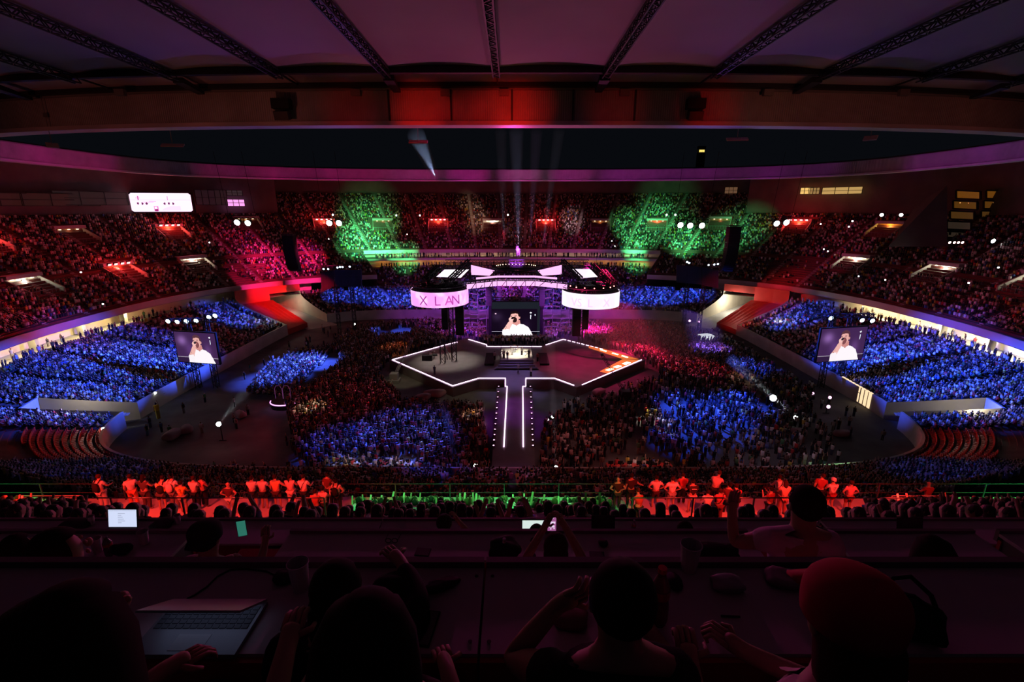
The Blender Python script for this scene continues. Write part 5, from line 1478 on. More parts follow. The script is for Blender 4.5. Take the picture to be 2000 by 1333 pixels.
RG = [ # px, D, pose, top, bottom, hair, legs, sleeves, extra, label, turn, sink
 (197,20.3,'rail',(.6,.58,.56),(.55,.5,.5),'short','long','short','pack','person with dark backpack alone at the far left railing',.1),
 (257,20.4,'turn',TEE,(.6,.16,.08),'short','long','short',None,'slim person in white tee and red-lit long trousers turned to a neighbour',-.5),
 (283,20.3,'rail',(.10,.06,.06),(.08,.05,.05),'long','long','none',None,'long-haired woman in dark overalls beside the person in long red-lit trousers',.1),
 (313,20.2,'lean',(.7,.6,.55),(.1,.08,.08),'short','short','short','packsash','leaning person with black backpack and yellow cloth over the shoulder',-.3),
 (338,20.3,'rail',TEE,(.2,.15,.15),'bun','long','short','pack','person in white tee with pale backpack left of the orange vest',0),
 (355,20.0,'rail',(.95,.45,.06),(.5,.45,.42),'short','short','short','vest','steward in bright orange vest with a pale round emblem on the back',0),
 (380,20.3,'rail',TEE,DKC,'short','long','short',None,'dark-haired person in white tee right of the orange vest',.1),
 (396,20.5,'turn',(.7,.2,.17),DKC,'short','long','short',None,'person in red tee squeezed beside the white tee right of the orange vest',.4),
 (448,19.9,'hips',(.10,.03,.03),(.75,.7,.66),'bald','short','short',None,'broad bald man in dark tee and white shorts between the two railing groups',0),
 (493,20.4,'rail',TEE,DKC,'short','short','short',None,'tall person in plain white tee and black shorts, first of the row of five',0),
 (514,20.3,'rail',(.8,.74,.72),DKC,'short','short','short',None,'person in white tee and black shorts touching the orange tee person',.1),
 (540,20.3,'armright',(.9,.42,.2),(.08,.04,.04),'short','short','none',None,'person in orange tank top stretching an arm round the woman beside',0),
 (568,20.4,'rail',(.75,.5,.48),(.75,.55,.5),'pony','long','none',None,'woman with ponytail, pale top and light trousers held by a neighbour',0),
 (594,20.3,'rail',(.82,.72,.7),DKC,'short','long','short','strap','person in white tee with a dark crossbody strap over the back',.1),
 (641,20.6,'turn',(.16,.04,.04),DKC,'short','long','short',None,'person in dark red top behind the black backpack wearer, left group',.3),
 (658,20.1,'hips',(.8,.6,.56),DKC,'short','long','none','pack','person in pale tank top wearing a black backpack beside the green rail',.1),
 (632,19.5,'phone',(.75,.6,.58),DKC,'short','long','short','low','crouching person in pale top below the backpack wearer',.2),
 (617,19.3,'rail',(.5,.1,.06),DKC,'short','long','short','low','crouching dark figure below the crossbody strap person',.2),
 (1206,20.3,'hips',(.05,.02,.02),DKC,'bald','long','short',None,'bald red-faced man in black at the left end of the right group',0),
 (1232,20.5,'armright',(.06,.03,.03),DKC,'short','long','short',None,'dark-clothed person reaching along the rail beside the bald man in black',0),
 (1281,20.4,'hips',TEE,(.06,.03,.03),'short','short','short',None,'slim person in clean white tee with one arm on the rail, right group',0),
 (1312,20.2,'hips',TEE,(.3,.28,.28),'short','short','short','dots','person in white tee with two small dots printed on the back',0),
 (1333,20.7,'rail',(.45,.05,.05),DKC,'short','long','short',None,'person in red tee behind the white tee with two dots',0),
 (1352,20.0,'rail',(.04,.02,.02),(.5,.4,.4),'bun','short','short','letters','person in black tee with pale lettering across the back',0),
 (1381,19.6,'rail',(.82,.74,.7),DKC,'short','long','short','mid','shorter person in white tee right of the black lettered tee',0),
 (1397,20.7,'lean',(.75,.5,.45),DKC,'short','long','short',None,'person leaning forward with pale top behind the crossbody bag wearer',.5),
 (1405,19.7,'rail',(.6,.12,.12),(.2,.05,.05),'short','long','short','strapmid','person in red tee with crossbody bag right of the shorter white tee',0),
 (1421,20.1,'turn',(.14,.04,.04),DKC,'short','long','short','mid','dark figure half hidden right of the red tee with crossbody bag',.2),
 (1436,20.0,'rail',(.4,.05,.05),DKC,'short','long','short','packmid','person in dark red top with backpack straps at the gap in the right group',0),
 (1503,19.8,'phone',(.3,.05,.05),DKC,'short','long','short','mid','person in dark red tee raising a hand to the face, right group',-.5),
 (1520,20.4,'rail',TEE,(.5,.3,.3),'short','long','none','strap','person in white top with crossbody strap just left of the big silhouette head',0),
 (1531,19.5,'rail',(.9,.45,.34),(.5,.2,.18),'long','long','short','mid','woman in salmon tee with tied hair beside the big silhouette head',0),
 (1602,20.5,'turn',(.35,.05,.05),DKC,'short','long','short',None,'dark red clad person just left of the number 7 jersey',.4),
 (1625,20.2,'rail',(.8,.76,.75),(.35,.04,.04),'short','short','short','seven','fan in white jersey with the number 7 and a white cap',0),
 (1659,20.0,'hips',(.85,.32,.36),(.3,.05,.05),'short','short','short','phone','tall person in pink tee holding a phone low at the right side',0),
 (1811,20.8,'rail',(.4,.05,.05),DKC,'bald','long','short','low','lone red-lit head low at the rail far right of the jersey 7 fan',0),
 (1247,19.2,'lean',(.45,.06,.05),DKC,'short','long','short','low','crouching person with an orange-lit arm below the right group',-.4),
]
for i, (px_, D, v, top, bot, hair, legs, slv, ex, lb, tw) in enumerate(RG):
    z = 17.0; ex = ex or ''
    if D < 19.55: z = 17.5
    if 'low' in ex: z -= .55
    if 'mid' in ex: z -= .28
    J = pose_variant(v); hcol = random.choice([(.02,.012,.01),(.05,.02,.012),(.03,.015,.01)])
    r_ = figure('person', (gx(px_, D, z+1), D, z), -tw, J, lb, top, bot, hair, slv, legs, hcol, scale=random.uniform(.96, 1.06))
    if 'pack' in ex: pack_on(r_, J, (.03,.02,.02) if px_ != 338 else (.7,.6,.58))
    if 'strap' in ex: strap_on(r_, J)
    if 'sash' in ex:
        b = MB(); c = Vector(J['chest']); b.tube([c+Vector((-.12,-.1,.15)), c+Vector((0,-.17,0)), c+Vector((.16,-.12,-.22)), c+Vector((.24,-.02,-.3))], [.05,.07,.08,.04], 8); o = b.build('sash', M_CLOTH, r_, smooth=True); o.color = (.95,.55,.08,1)
    if 'vest' in ex:
        b = MB(); c = Vector(J['chest']); b.tube([(c.x+.055*math.cos(a), c.y-.165, c.z+.05+.055*math.sin(a)) for a in np.linspace(0, 6.28, 13)[:-1]], .016, 5, closed=True); o = b.build('emblem', M_CLOTH, r_); o.color = (.9,.85,.8,1)
        b = MB(); b.box((c.x, c.y-.16, c.z-.08), (.17, .012, .035)); o = b.build('emblem_bar', M_CLOTH, r_); o.color = (.9,.8,.7,1)
    if 'dots' in ex:
        b = MB(); c = Vector(J['chest'])
        for s in (-1, 1): b.sphere((c.x+s*.07, c.y-.155, c.z+.0), (.028,.012,.022), 8, 5)
        o = b.build('print', M_CLOTH, r_); o.color = (.3,.1,.12,1)
    if 'letters' in ex:
        b = MB(); c = Vector(J['chest'])
        for k in range(7): b.box((c.x-.09+.03*k, c.y-.165, c.z+.03+.012*(k % 2)), (.022, .012, .045), rx=0)
        o = b.build('print', M_CLOTH, r_); o.color = (.85,.7,.68,1)
    if 'seven' in ex:
        words_on(r_, J, '7', .26, (.25,.03,.03), -.03, 'number'); cap_on(r_, J, (.85,.8,.78), True)
        b = MB(); c = Vector(J['pelvis'])
        for k in range(7): b.box((c.x-.12+.04*k, c.y-.135-.0*k+abs(k-3)*.008, c.z+.03), (.016, .02, .16))
        o = b.build('jersey_stripes', M_CLOTH, r_); o.color = (.35,.03,.03,1)
    if ex == 'phone':
        b = MB(); b.box((.15,.13,.97), (.075,.012,.15)); o = b.build('phone', mat('phone_glow', (.1,.1,.1), .3, emit=(.5,.6,.9), strength=.4), r_)
        o.parent = None; o.location = r_.location; tag(o, 'phone held low by the tall person in the pink tee', 'phone'); o.name = 'phone'

# --- single spectators on the nearest rows (one small mesh each, four seated models)
def small_seated(v):
    J = base_pose('sit')
    if v == 1: J['wrr']=(.14,.34,1.12); J['har']=(.12,.38,1.2); J['elr']=(.24,.2,.84)
    if v == 2: J['wrl']=(-.14,.30,1.2); J['hal']=(-.1,.34,1.28); J['ell']=(-.24,.2,.9); J['wrr']=(.12,.30,1.2); J['har']=(.1,.34,1.28); J['elr']=(.24,.2,.9)
    if v == 3:
        for k in ('chest','neck','hb','head','crown'): J[k] = (J[k][0]+.03, J[k][1]+.06, J[k][2]-.02)
    r = figure('person', (0,0,0), 0, J, 'x y z w', hair='long' if v in (0, 3) else 'short', sub=0)
    bm = bmesh.new(); mats_ = []
    for ch in list(r.children):
        n0 = len(bm.faces); bm.from_mesh(ch.data); bm.faces.ensure_lookup_table()
        idx = {'body':0,'hair':1,'shirt':2,'trousers':3}[ch.data.name.split('.')[0] if ch.data.name.split('.')[0] in ('body','hair','shirt','trousers') else 'body']
        for k in range(n0, len(bm.faces)): bm.faces[k].material_index = idx; bm.faces[k].smooth = True
        bpy.data.objects.remove(ch)
    bpy.data.objects.remove(r)
    me = bpy.data.meshes.new('spectator'); bm.to_mesh(me); bm.free()
    for m in (M_SKIN, M_HAIRD, M_CLOTH, mat('jeans', (.03,.04,.08), .8)): me.materials.append(m)
    return me
SPM = [small_seated(v) for v in range(4)]
for (x, y, z, a, r) in NEAR_SINGLE:
    pxx = float(project(x, y, z+1)[0])
    zone = 'left' if pxx < 690 else ('centre' if pxx < 1195 else 'right')
    o = bpy.data.objects.new('person', SPM[int(RNG.choice(4, p=[.42,.06,.07,.45]))]); COL.objects.link(o)
    o.location = (x, y, z); o.rotation_euler = (0, 0, a); o.color = (*[float(q) for q in SHIRTS[RNG.integers(0, len(SHIRTS))]], 1)
    s = RNG.uniform(.93, 1.06); o.scale = (s, s, s)
    lb = {'left': 'spectator seen from behind in the dark rows under the red-lit left group', 'centre': 'spectator seen from behind in the green-lit centre rows beyond the desks', 'right': 'spectator seen from behind in the dark rows under the red-lit right group'}[zone]
    tag(o, lb, 'person', 'spectators of the near rows, %s' % zone)
# ================================================================ railings, desks and what lies on them
M_RAIL = mat('rail_paint', (.12, .12, .12), .5); M_RAILG = mat('rail_pale', (.07, .07, .07), .5)
def rail(name, x0, x1, y, z, h, m, label, post=2.2, bars=(1.0, .55)):
    t = thing(name, ((x0+x1)/2, y, z), label, 'railing'); L = x1-x0
    b = MB()
    for f in bars: b.bar((-L/2, 0, h*f), (L/2, 0, h*f), .035 if f == 1.0 else .025)
    b.build('rail_bar', m, t)
    n = max(1, int(L/post))
    for i in range(n+1): b = MB(); b.bar((-L/2+L*i/n, 0, 0), (-L/2+L*i/n, 0, h), .05); b.build('rail_post', m, t)
    return t
rail('front_railing', -19.2, 5.0, 21.1, 17.0, .88, M_RAILG, 'long pale metal railing along the front edge of the near tier', 2.6, (1.0, .45))
rail('front_railing', 5.0, 26.0, 21.1, 17.0, .88, M_RAILG, 'pale metal railing continuing behind the right hand red-lit group', 2.6, (1.0, .45))
rail('front_railing', -34.0, -20.6, 21.1, 17.0, .88, M_RAILG, 'pale front railing left of the person with the dark backpack', 2.6, (1.0, .45))
for x0_, x1_, lb in ((-19.6, -7.8, 'black inner railing across the left red-lit group'), (5.0, 17.6, 'black inner railing across the right red-lit group')):
    rail('inner_railing', x0_, x1_, 17.6, 18.45, .95, M_RAIL, lb, 2.4, (1.0,))
# red lit platform frames at the sides
for x0_, x1_, lb in ((-23.2, -20.2, 'red-lit metal barrier frame standing left of the dark backpack person'), (17.8, 20.6, 'red-lit metal barrier frame at the right end of the walkway')):
    rail('barrier', x0_, x1_, 19.9, 17.0, 1.0, M_CONCL, lb, 3.0, (1.0, .08))

# ---- press desks
M_DESK = mat('desk_laminate', (.55, .50, .52), .6, noise=.05, nscale=4); M_DESKE = mat('desk_edge', (.20,.17,.18), .6); M_APR = mat('desk_apron_red', (.42,.03,.04), .6)
DESKS = [(-3.2, -.125, 1.38, 1.81, 29.45, 'nearest long press desk, the section with the half closed laptop'), (-.115, 3.4, 1.38, 1.81, 29.45, 'nearest long press desk, the section behind the dark-shirted man'),
         (-8, -3.05, 3.6, 3.96, 28.0, 'middle row press desk section at the far left behind two pink cups'), (-2.12, 2.25, 3.6, 3.96, 28.0, 'middle row press desk section carrying the black shoulder bag'), (3.02, 4.42, 3.6, 3.96, 28.0, 'middle row press desk section right of the white tee man'), (4.65, 9, 3.6, 3.96, 28.0, 'middle row press desk section at the far right edge'),
         (-11, -1.9, 5.6, 6.1, 26.6, 'far row press desk section with the glowing white laptop'), (-1.88, 4.2, 5.6, 6.1, 26.6, 'far row press desk section with the small white laptop'), (4.5, 12, 5.6, 6.1, 26.6, 'far row press desk section behind the white tee man')]
for (x0_, x1_, y0_, y1_, z, lb) in DESKS:
    cx_ = (x0_+x1_)/2; t = thing('press_desk', (cx_, (y0_+y1_)/2, z-.75), lb, 'desk'); L = x1_-x0_; W_ = y1_-y0_
    b = MB(); b.box((0, 0, .735), (L, W_, .03)); b.build('desktop', M_DESK, t)
    b = MB(); b.box((0, W_/2+.02, .72), (L, .035, .12)); b.build('front_lip', M_DESKE, t)
    b = MB(); b.box((0, W_/2-.02, .36), (L, .03, .66)); b.build('modesty_panel', M_APR, t)
    n = max(1, int(L/1.5))
    for i in range(n+1): b = MB(); b.box((-L/2+.04+(L-.08)*i/n, 0, .36), (.05, W_*.8, .72)); b.build('support_panel', M_DESKE, t)
    if z > 29:
        b = MB(); b.box((0, -W_/2-.012, .66), (L, .022, .15)); b.box((0, -W_/2-.07, .59), (L, .12, .02)); b.build('red_apron', M_APR, t)
        # painted seat numbers on the apron shelf
        for s, xx, sz in ((('38', -.72 - cx_, .085), ('3', -.93-cx_, .07)) if x0_ < -1 else ()):
            v, f = text_mesh(s, sz); bb = MB(); bb.v = [(xx+q[0], -W_/2-.12+q[1]*1.0, .602) for q in v]; bb.f = [tuple(q) for q in f]; bb.m = [0]*len(f)
            bb.build('painted_number', M_WHITE, t)
        for xx in ((L/2-.03,) if x0_ < -1 else (-L/2+.03,)):
            for yy in (-W_/2+.05, W_/2-.05): b = MB(); b.lathe([(.008, .751), (.008, .753)], (xx, yy, 0), 8); b.build('screw', M_DARK, t)
def D1(px, py): return G(px, py, 29.45)
def D2(px, py): return G(px, py, 28.0)
def D3(px, py): return G(px, py, 26.6)
# red floor strip in the desk gap
for x0_, x1_ in ((-3.0, -2.15), (2.3, 3.0)):
    b = MB(); b.box(((x0_+x1_)/2, 4.1, 27.31), (x1_-x0_, .9, .1)); tag(b.build('step_mat', M_APR), 'red step in the gap %s the middle press desks' % ('left between' if x0_ < 0 else 'right between'), 'step')

def cup(p, r, h, label, tilt=0, col=(.75,.5,.65)):
    t = thing('plastic_cup', p, label, 'cup'); b = MB(); b.lathe([(r*.75, .001), (r*.8, h*.3), (r, h), (r*1.05, h), (r*1.05, h-.006), (r*.97, h-.008), (r*.76, .01)], (0,0,0), 18, caps=False); b.lathe([(0.001,.003),(r*.75,.003)], (0,0,0), 18, caps=False)
    b.build('cup_wall', mat('cup_plastic', (.85,.7,.8), .4), t); return t
cup(D1(588, 1150), .042, .13, 'tall translucent cup on the nearest desk beside the cable end')
cup(D1(1345, 1112), .045, .13, 'translucent cup with faint print standing at the far edge of the nearest desk')
cup(D2(192, 1078), .045, .14, 'pink-lit cup on the middle left desk, nearer the dark head'); cup(D2(283, 1062), .045, .13, 'pink-lit cup on the middle left desk beside the black box')
cup(D3(180, 1024), .045, .13, 'small pink cup on the far desk left of the bright laptop'); cup(D3(348, 1022), .045, .13, 'small pink cup on the far desk right of the bright laptop')
def bottle(p, r, h, label, liquid, capc=(.7,.05,.06), name='drink_bottle'):
    t = thing(name, p, label, 'bottle'); b = MB(); b.lathe([(r*.85,0),(r,.02),(r,h*.35),(r*.9,h*.42),(r,h*.5),(r,h*.66),(r*.45,h*.86),(r*.38,h*.93)], (0,0,0), 16); b.build('bottle_body', mat('bottle_%d' % int(liquid[0]*99), liquid, .25, spec=.6), t)
    b = MB(); b.lathe([(r*.46,h*.92),(r*.46,h)], (0,0,0), 14); b.build('bottle_cap', mat('cap_%d' % int(capc[0]*99), capc, .4), t)
    b = MB(); b.lathe([(r*1.02,h*.5),(r*1.02,h*.64)], (0,0,0), 16, caps=False); b.build('bottle_label', mat('label_red', (.5,.05,.06), .5), t); return t
bottle(D1(1284, 1215), .036, .25, 'red capped bottle with dark drink standing beside the dark-shirted man', (.22,.04,.05))
bottle(D2(985, 1090), .032, .2, 'clear water bottle on the middle desk left of the black bag', (.3,.26,.3), (.5,.5,.55)); bottle(D3(1237, 1038), .032, .18, 'clear bottle on the far desk right of the dark open screen', (.3,.26,.3), (.5,.5,.55), 'water_bottle')
bottle(D2(215, 1085), .035, .2, 'dim bottle between the two pink-lit cups on the left desk', (.12,.1,.12), (.3,.3,.35), 'water_bottle')
# half closed laptop on the nearest desk
p = D1(412, 1210); lt = thing('laptop', (p.x, 1.60, 29.45), 'half closed laptop on the nearest desk, its keyboard lit by the screen', 'laptop'); 
Lw, Ld = .38, .24
b = MB(); b.box((0, -Ld/2, .010), (Lw, Ld, .018)); b.build('base', mat('laptop_shell', (.32,.32,.36), .4, metal=.4), lt)
for r in range(5):
    for k in range(13):
        pass
b = MB()
for r in range(5):
    for k in range(13): b.box((-.165+.0275*k, -.035-.0215*r, .0205), (.0235, .0175, .004))
b.build('keyboard', mat('keys', (.10,.10,.12), .5), lt)
b = MB(); b.box((0, -.19, .0195), (.12, .07, .002)); b.build('touchpad', mat('touchpad_grey', (.5,.5,.55), .35), lt)
a_ = math.radians(33); lid = MB()
def lp(x, s, o): return Vector((x, -s*math.cos(a_) + o*math.sin(a_), .022 + s*math.sin(a_) + o*math.cos(a_)))
S_ = .205
lid.hexa([lp(-Lw/2, 0, 0), lp(Lw/2, 0, 0), lp(Lw/2, S_, 0), lp(-Lw/2, S_, 0), lp(-Lw/2, 0, .008), lp(Lw/2, 0, .008), lp(Lw/2, S_, .008), lp(-Lw/2, S_, .008)]); lid_o = lid.build('lid', mat('laptop_lid', (.45,.42,.46), .3, metal=.5), lt)
b = MB(); b.quad(lp(-Lw/2+.012, .02, -.001), lp(-Lw/2+.012, S_-.012, -.001), lp(Lw/2-.012, S_-.012, -.001), lp(Lw/2-.012, .02, -.001)); b.build('display', mat('display_blue_white', (.1,.1,.1), .3, emit=(.55,.62,1.0), strength=.16), lt)
# open laptops seen from behind their users
def open_laptop(p, w, h, label, m, rows=True, tilt=.22, rz=0.0, docs=True):
    t = thing('laptop', p, label, 'laptop', rz=rz)
    b = MB(); b.box((0, -.12, .01), (w, .23, .018)); b.build('base', M_BLACK, t)
    b = MB(); c = Vector((0, .0, .02)); R_ = lambda x, z, o=0: (x, z*math.sin(tilt)+o, .02+z*math.cos(tilt))
    b.hexa([R_(-w/2,0,0), R_(w/2,0,0), R_(w/2,0,.012), R_(-w/2,0,.012), R_(-w/2,h,0), R_(w/2,h,0), R_(w/2,h,.012), R_(-w/2,h,.012)]); b.build('lid', M_BLACK, t)
    b = MB(); g = .01; b.quad(R_(-w/2+g,g,-.002), R_(w/2-g,g,-.002), R_(w/2-g,h-g,-.002), R_(-w/2+g,h-g,-.002)); b.build('display', m, t)
    if docs:
        b = MB()
        for k in range(6):
            z0 = h*(.25+.1*k); wd = w*(.12+.12*((k*3) % 4)/3); b.quad(R_(-w*.15,z0,-.004), R_(-w*.15+wd,z0,-.004), R_(-w*.15+wd,z0+h*.025,-.004), R_(-w*.15,z0+h*.025,-.004))
        b.quad(R_(-w*.45,h*.9,-.004), R_(w*.45,h*.9,-.004), R_(w*.45,h*.915,-.004), R_(-w*.45,h*.915,-.004))
        b.build('page_lines', mat('screen_text_grey', (.1,.1,.1), .5, emit=(.35,.38,.5), strength=.8), t)
    return t
M_DISP = mat('display_white', (.2,.2,.2), .4, emit=(.68,.76,1.0), strength=.95)
open_laptop(D3(246, 1029)+Vector((0,-.05,0)), .42, .27, 'glowing white open laptop on the far desk at the left', M_DISP)
lp2 = open_laptop(D3(1043, 1041)+Vector((0,-.05,0)), .35, .2, 'small white open laptop behind a head on the far centre desk', mat('display_white2', (.2,.2,.2), .4, emit=(.85,1.0,.95), strength=.8), docs=False)
b = MB(); b.quad((-.165,.004,.04), (-.10,.004,.04), (-.10,.04,.2), (-.165,.04,.2)); o = b.build('sidebar', mat('screen_sidebar', (.05,.05,.1), .5, emit=(.05,.08,.16), strength=.8), lp2)
lp3 = open_laptop(D3(1178, 1040), .33, .22, 'dark open laptop with a tiny bright picture, far desk right of the phone', mat('display_off', (.01,.01,.012), .3), docs=False)
b = MB()
for k in range(5): b.box((.09+.012*(k % 3), .04-.0, .06+.018*k), (.02, .004, .012))
b.build('bright_picture', mat('screen_pic', (.1,.1,.1), .5, emit=(1,.75,.6), strength=.9), lp3)
open_laptop(D3(1776, 1045), .36, .22, 'black open screen on the far right desk near a round dark head', mat('display_off', (.01,.01,.012), .3), docs=False)
# phones, cards, papers
def phone(p, rz, label, m, flat=True, w=.078, h=.16, tilt=None, name='phone', cat='phone'):
    t = thing(name, p, label, cat, rz=rz)
    tl = tilt or 0
    b = MB()
    if flat: b.box((0, 0, .006), (w, h, .009)); b.build('phone_case', M_BLACK, t); b = MB(); b.box((0, 0, .0112), (w*.9, h*.94, .001)); b.build('phone_display', m, t)
    else:
        b.box((0, .006, 0), (w, .009, h)); b.build('phone_case', M_BLACK, t); b = MB(); b.box((0, 0, 0), (w*.9, .002, h*.94)); b.build('phone_display', m, t)
    return t
phone(D1(830, 1230), -.12, 'black phone lying face up on the nearest desk', mat('glass_black', (.01,.01,.012), .12, spec=.6))
phone(D2(826, 1080), -.1, 'dark seat sign plate on the middle desk left of the bottle', mat('plate_grey', (.06,.05,.06), .5), w=.13, h=.1, name='sign_plate', cat='sign'); phone(D2(1166, 1087), -.1, 'dark seat sign plate on the middle desk near the mouse', mat('plate_grey', (.06,.05,.06), .5), w=.13, h=.1, name='sign_plate', cat='sign')
pg = P(1078, 1023, 3.75); phone(pg, 0, 'raised phone filming the pink stage above a dark head', mat('phone_film', (.1,.1,.1), .4, emit=(.35,.10,.28), strength=.9), flat=False, w=.085, h=.165)
b = MB()
for (x, z, w_, h_) in ((-.0,.06,.03,.012),(0,-.03,.05,.02),(-.01,-.055,.015,.01),(.02,-.05,.012,.012),(0,.01,.06,.02)): b.box((x, -.003, z), (w_, .002, h_))
o = b.build('film_highlight', mat('phone_film_hi', (.1,.1,.1), .4, emit=(.9,.7,.95), strength=.9)); o.parent = [c for c in bpy.data.objects if c.name.startswith('phone') and c.get('label', '').startswith('raised phone')][0]
pg = P(472, 1033, 3.7); phone(pg, .3, 'raised phone with dim green picture held by the capped person', mat('phone_green', (.1,.1,.1), .4, emit=(.03,.22,.16), strength=.7), flat=False)
# soft things
M_BAG = mat('black_fabric', (.012,.011,.013), .9); M_BAG2 = mat('dark_fabric_soft', (.03,.025,.03), .85)
def soft(name, p, r, label, cat, m=M_BAG, seed=1, n=(20, 12), rz=0.0, handles=0):
    t = thing(name, p, label, cat, rz=rz); b = MB(); b.sphere((0,0,0), 1.0, *n); rnd = random.Random(seed)
    ph = [rnd.uniform(0, 6.28) for _ in range(6)]; vv = []
    for v in b.v:
        k = 1+.08*math.sin(3*v[0]+ph[0])+.07*math.sin(4*v[1]+2*v[2]+ph[1])+.05*math.sin(7*v[0]+5*v[1]+ph[2])
        sq = lambda q: math.copysign(abs(q)**.75, q)
        vv.append((sq(v[0])*r[0]*k, sq(v[1])*r[1]*k, max(0.0, (sq(v[2])*k+1)*r[2]*.5)))
    b.v = vv; b.build('bag_body' if cat == 'bag' else name+'_folds', m, t, smooth=True)
    for h_ in range(handles):
        b = MB(); o_ = (h_-.5)*.06; b.tube([(-r[0]*.7, o_, r[2]*.8), (-r[0]*.45, o_*1.5+.02, r[2]*1.35), (0, o_*2+.03, r[2]*1.5), (r[0]*.5, o_*1.5, r[2]*1.3), (r[0]*.85, o_, r[2]*.55)], .009, 7); b.build('bag_handle', m, t)
    return t
soft('shoulder_bag', D2(985, 1088), (.15,.10,.16), 'black shoulder bag slumped on the middle desk', 'bag', M_BAG, 3, rz=.3)
soft('handbag', D1(1765, 1225), (.12,.10,.11), 'black handbag with two looped handles on the nearest desk at the right', 'bag', M_BAG, 5, rz=-.6, handles=2)
soft('jacket', D1(775, 1165), (.10,.05,.10), 'crumpled black jacket hanging over the far edge of the nearest desk', 'jacket', M_BAG, 7, rz=.2)
soft('camera_strap', D1(865, 1150), (.075,.03,.04), 'dark folded strap lying beside the crumpled jacket', 'strap', M_BAG2, 9, rz=.4)
soft('pouch', D1(1535, 1140), (.09,.055,.045), 'soft dark-edged pouch near the far edge of the nearest desk', 'pouch', mat('pouch_grey', (.25,.18,.22), .7), 11, rz=-.2)
soft('plastic_bag', D1(1420, 1150), (.075,.04,.05), 'limp clear plastic bag left of the pouch', 'bag', mat('clear_bag', (.35,.3,.36), .3), 13)
soft('straw_hat', D1(1112, 1215), (.07,.055,.035), 'dim round hat lying left of the dark-shirted man', 'hat', mat('hat_brown', (.20,.10,.08), .8), 15)
soft('folded_coat', D2(1400, 1085), (.2,.1,.09), 'dark coat spread on the middle desk left of the white tee man', 'coat', M_BAG, 17)
soft('rucksack', D3(150, 1028), (.2,.12,.08), 'low dark rucksack on the far desk left of the bright laptop', 'bag', M_BAG2, 19); soft('rucksack', D3(318, 1028), (.16,.12,.08), 'low dark rucksack on the far desk right of the bright laptop', 'bag', M_BAG2, 21)
soft('black_box', D2(238, 1082), (.09,.05,.1), 'black upright case on the middle left desk', 'case', M_BAG, 23, n=(8, 6))
b = MB(); b.sphere((0,0,.015), (.035,.055,.02), 12, 8); t = b.build('computer_mouse', M_BLACK, smooth=True); t.location = D1(1316, 1142); tag(t, 'black oval mouse on the nearest desk beside the red capped bottle', 'mouse')
b = MB(); b.sphere((0,0,.015), (.05,.05,.02), 12, 8); t = b.build('cable_cover', M_BLACK, smooth=True); t.location = D1(557, 1132); tag(t, 'black round cable outlet cover beside the tall translucent cup', 'cover')
b = MB(); b.tube([D1(x, y)+Vector((0,0,.004)) for x, y in ((545,1130),(520,1118),(480,1113),(450,1115),(425,1128),(405,1148),(380,1165),(365,1172))], .0035, 6); tag(b.build('cable', M_BLACK), 'thin dark cable curving over the nearest desk from the outlet', 'cable')
b = MB(); b.tube([D1(1408, 1206)+Vector((0,0,.006)), D1(1445, 1208)+Vector((0,0,.006))], .004, 6); tag(b.build('pen', M_BLACK), 'dark pen lying near the middle of the nearest desk', 'pen')
for px_, py_, lb in ((1178,1064,'dark mouse on the middle desk above the right sign plate'),): 
    b = MB(); b.sphere((0,0,.02), (.045,.06,.025), 12, 8); t = b.build('computer_mouse', M_BLACK, smooth=True); t.location = D2(px_, py_); tag(t, lb, 'mouse')
b = MB(); p = D2(1036, 1088); b.tube([p, p+Vector((0,0,.12)), p+Vector((.02,.01,.15))], .006, 6); b.sphere(p+Vector((.025,.01,.16)), .028, 10, 8); b.lathe([(.05,0),(.05,.012)], p, 14); tag(b.build('desk_microphone', M_BLACK), 'small black desk microphone between the bag and the filming person', 'microphone')
b = MB(); p = D2(765, 1062)  # dark goggles: two rims and two side arms
for s in (-.03, .03): b.tube([p+Vector((s+.026*math.cos(a), .01*s, .03+.024*math.sin(a))) for a in np.linspace(0, 6.28, 12)[:-1]], .004, 5, closed=True)
b.bar(p+Vector((-.056,0,.035)), p+Vector((-.06,.12,.01)), .004); b.bar(p+Vector((.056,0,.035)), p+Vector((.06,.12,.01)), .004); tag(b.build('headphones', M_BLACK), 'tangled dark goggles on the middle desk left of the sign plate', 'goggles')

# ---- people at the desks
def seated_at(px_, py_, D, J, label, top, hair, scale=1.0, rz=0.0, **kw):
    """head centre at the given place"""
    h = P(px_, py_, D); hd = Vector(J['head'])*scale; hd = Matrix.Rotation(rz, 3, 'Z') @ hd
    return figure('person', h-hd, rz, J, label, top, (.03,.03,.04), hair, scale=scale, sub=2, **kw)
J = base_pose('sit')          # dark shirted man: left hand at his head, right arm on the desk
J['shl']=(-.19,-.01,.92); J['ell']=(-.33,.16,.80); J['wrl']=(-.17,.17,1.02); J['hal']=(-.12,.13,1.09); J['elr']=(.27,.12,.72); J['wrr']=(.17,.36,.78); J['har']=(.12,.42,.79)
P5 = seated_at(1213, 1170, 1.19, J, 'short-haired man in dark shirt leaning his left elbow, seen from behind', (.015,.012,.015), 'short', detail={'l': (0,-1,0), 'curl': .8})
J = base_pose('sit')          # red cap, both fists raised
for k in ('neck','hb','head','crown'): J[k] = (J[k][0]+.02, J[k][1]+.03, J[k][2])
J['ell']=(-.31,.08,.74); J['wrl']=(-.26,.27,.80); J['hal']=(-.25,.33,.83); J['elr']=(.28,.10,.74); J['wrr']=(-.06,.30,.80); J['har']=(-.12,.34,.83)
P6 = seated_at(1652, 1205, 1.02, J, 'person in red cap and pale pink shirt with both fists raised', (.62,.42,.50), 'long', rz=.1, haircol=(.06,.015,.012), detail={'curl': 1.2})
cap_on(P6, J, (.45,.03,.06))
